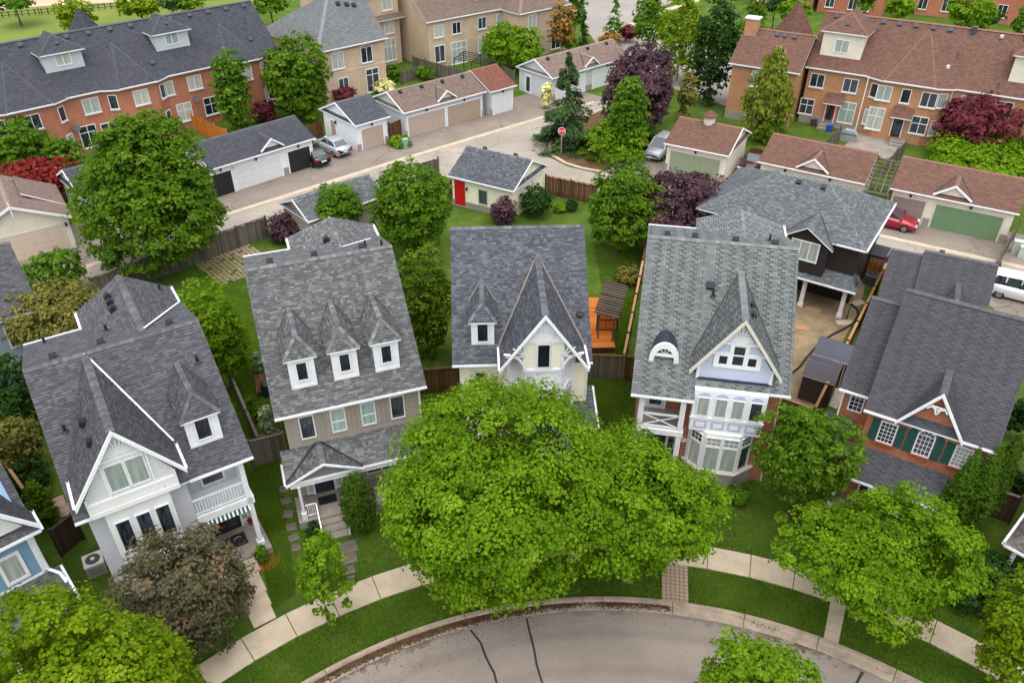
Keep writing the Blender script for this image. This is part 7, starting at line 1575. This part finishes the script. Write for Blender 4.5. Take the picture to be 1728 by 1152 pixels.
# ---------------------------------------------------------------- vehicles
X['tyre'] = paint('tyre_rubber', rgb(30, 30, 32), .85); X['rim'] = metal('alloy_rim', rgb(150, 152, 156), .35, .8); X['lamp_red'] = paint('tail_lamp', rgb(150, 16, 22), .25); X['lamp_clear'] = glass('head_lamp', rgb(200, 206, 210)); X['plate'] = paint('licence_plate', rgb(220, 224, 228), .5); X['carglass'] = glass('car_glass', rgb(26, 32, 40), .05, .8)
def car(label, col, loc, rot, kind='sedan', name='car'):
    """local +x is the front"""
    o = thing(name, label, 'car', (loc[0], loc[1], 0), rot); pm = metal('paint_' + label[:14].replace(' ', '_'), col, .3, .25, .8)
    if kind == 'sedan':
        low = [(-2.35, .45, .8, .7), (-2.28, .3, .98, .82), (-1.6, .24, 1.04, .89), (-.6, .2, 1.0, .9), (.9, .2, .97, .9), (1.5, .24, .9, .88), (2.1, .28, .76, .82), (2.33, .36, .62, .68)]; cab = [(-1.95, 1.0, .74), (-1.15, 1.43, .6), (.15, 1.46, .6), (1.15, .96, .76)]; Lw = 1.42
    else:
        low = [(-2.35, .5, 1.0, .78), (-2.28, .34, 1.08, .86), (-1.6, .26, 1.1, .92), (-.6, .24, 1.08, .93), (.9, .24, 1.06, .93), (1.5, .26, 1.02, .91), (2.1, .3, .9, .86), (2.35, .4, .72, .72)]; cab = [(-2.2, 1.08, .8), (-1.95, 1.68, .66), (.1, 1.74, .66), (1.25, 1.06, .8)]; Lw = 1.45
    mb = MB(); sec = []
    for x, zb, zt, hw in low: sec.append([(x, -hw*.9, zb), (x, -hw, zb + (zt - zb)*.4), (x, -hw*.97, zb + (zt - zb)*.85), (x, -hw*.8, zt), (x, 0, zt + .03), (x, hw*.8, zt), (x, hw*.97, zb + (zt - zb)*.85), (x, hw, zb + (zt - zb)*.4), (x, hw*.9, zb)])
    V = [p for s in sec for p in s]; k = 9; F = [(i*k + j, i*k + j + 1, (i+1)*k + j + 1, (i+1)*k + j) for i in range(len(sec) - 1) for j in range(k - 1)] + [tuple(range(k)), tuple(range((len(sec) - 1)*k, len(sec)*k))[::-1]]
    mb.idx(V, F); mb.build('body', o, pm, smooth=True)
    (x0, z0, w0), (x1, z1, w1), (x2, z2, w2), (x3, z3, w3) = cab
    gl = MB(); B = [(x0, w0, z0 - .06), (x1, w1, z1), (x2, w2, z2), (x3, w3, z3 - .06)]
    A_ = [(x, -y, z) for x, y, z in B]; B_ = [(x, y, z) for x, y, z in B]
    gl.poly(A_); gl.poly(B_[::-1]); gl.build('side_window', o, X['carglass'])
    MB().poly([A_[2], A_[3], B_[3], B_[2]]) 
    w_ = MB(); w_.poly([A_[2], A_[3], B_[3], B_[2]]); w_.build('windscreen', o, X['carglass']); w_ = MB(); w_.poly([A_[0], A_[1], B_[1], B_[0]]); w_.build('rear_window', o, X['carglass'])
    rf = MB(); rf.idx([(x1 - .05, -w1 - .02, z1 - .01), (x2 + .05, -w2 - .02, z2 - .01), (x2 + .05, w2 + .02, z2 - .01), (x1 - .05, w1 + .02, z1 - .01), (x1 + .1, -w1*.75, z1 + .045), (x2 - .1, -w2*.75, z2 + .045), (x2 - .1, w2*.75, z2 + .045), (x1 + .1, w1*.75, z1 + .045)], [(0,1,5,4), (1,2,6,5), (2,3,7,6), (3,0,4,7), (4,5,6,7)]); rf.build('roof_panel', o, pm, smooth=True)
    for sx in (-1, 1):
        pl = MB()
        for p_, q_ in ((0, 1), (2, 3)): a_, b_ = (A_ if sx < 0 else B_)[p_], (A_ if sx < 0 else B_)[q_]; pl.bar(a_, b_, .07, .05)
        xm = -.35; pl.bar((xm, sx*(w1 + .1), 1.0), (xm, sx*(w1 + .015), z1), .08, .04); 
        if kind != 'sedan': pl.bar((-1.3, sx*(w1 + .1), 1.05), (-1.3, sx*(w1 + .015), z1), .1, .04)
        pl.build('pillar', o, pm)
        MB().box((.95, sx*.92 - .09, .98), (1.12, sx*.92 + .09, 1.12)).build('mirror', o, pm)
        MB().box((-2.36, sx*.66 - .14, .78), (-2.2, sx*.66 + .14, .95)).build('tail_light', o, X['lamp_red']); MB().box((2.12, sx*.6 - .16, .58), (2.3, sx*.6 + .16, .72)).build('headlight', o, X['lamp_clear'])
        for x in (-Lw, Lw):
            wl = MB(); wl.tube([(x, sx*.72, .33), (x, sx*.9, .33)], .33, 18); wh = wl.build('wheel', o, X['tyre'], smooth=False); r_ = MB(); r_.tube([(x, sx*.9, .33), (x, sx*.915, .33)], .21, 12); r_.build('rim', wh, X['rim'])
    MB().box((-2.385, -.26, .62), (-2.35, .26, .75)).build('licence_plate', o, X['plate'])
    return o
nW = Vector((-math.sin(R(42.5)), math.cos(R(42.5)))); nE = Vector((math.sin(R(31)), math.cos(R(31)))); lE = Vector((math.cos(R(-31)), math.sin(R(-31))))
def at(u, v): return Vector(G(u, v)[:2])
p = at(585, 267) + nW*2.4; car('silver sedan parked beside the small white garage', rgb(166, 170, 178), p, 132.5)
p = at(549, 284) + nW*2.4; car('black sedan parked against the black garage door', rgb(22, 22, 26), p, 132.5)
p = at(1097, 275) + nE*2.5; car('silver van parked beside the sage door garage', rgb(160, 166, 172), p, 239, 'suv')
p = at(1492, 386) + nE*.9; car('red hatchback parked on the driveway behind the coach house', rgb(140, 14, 34), p, -31)
p = at(1722, 510) + nE*.6; car('white van parked at the right edge beside the rear garage', rgb(214, 216, 218), p, -31, 'suv')
p = at(1262, 290) + nE*1.2; car('dark red car between two brown roofed garages', rgb(70, 12, 18), p, 239)
p = at(1128, 62); car('white car driving on the far street', rgb(210, 212, 214), p, 60, 'suv')
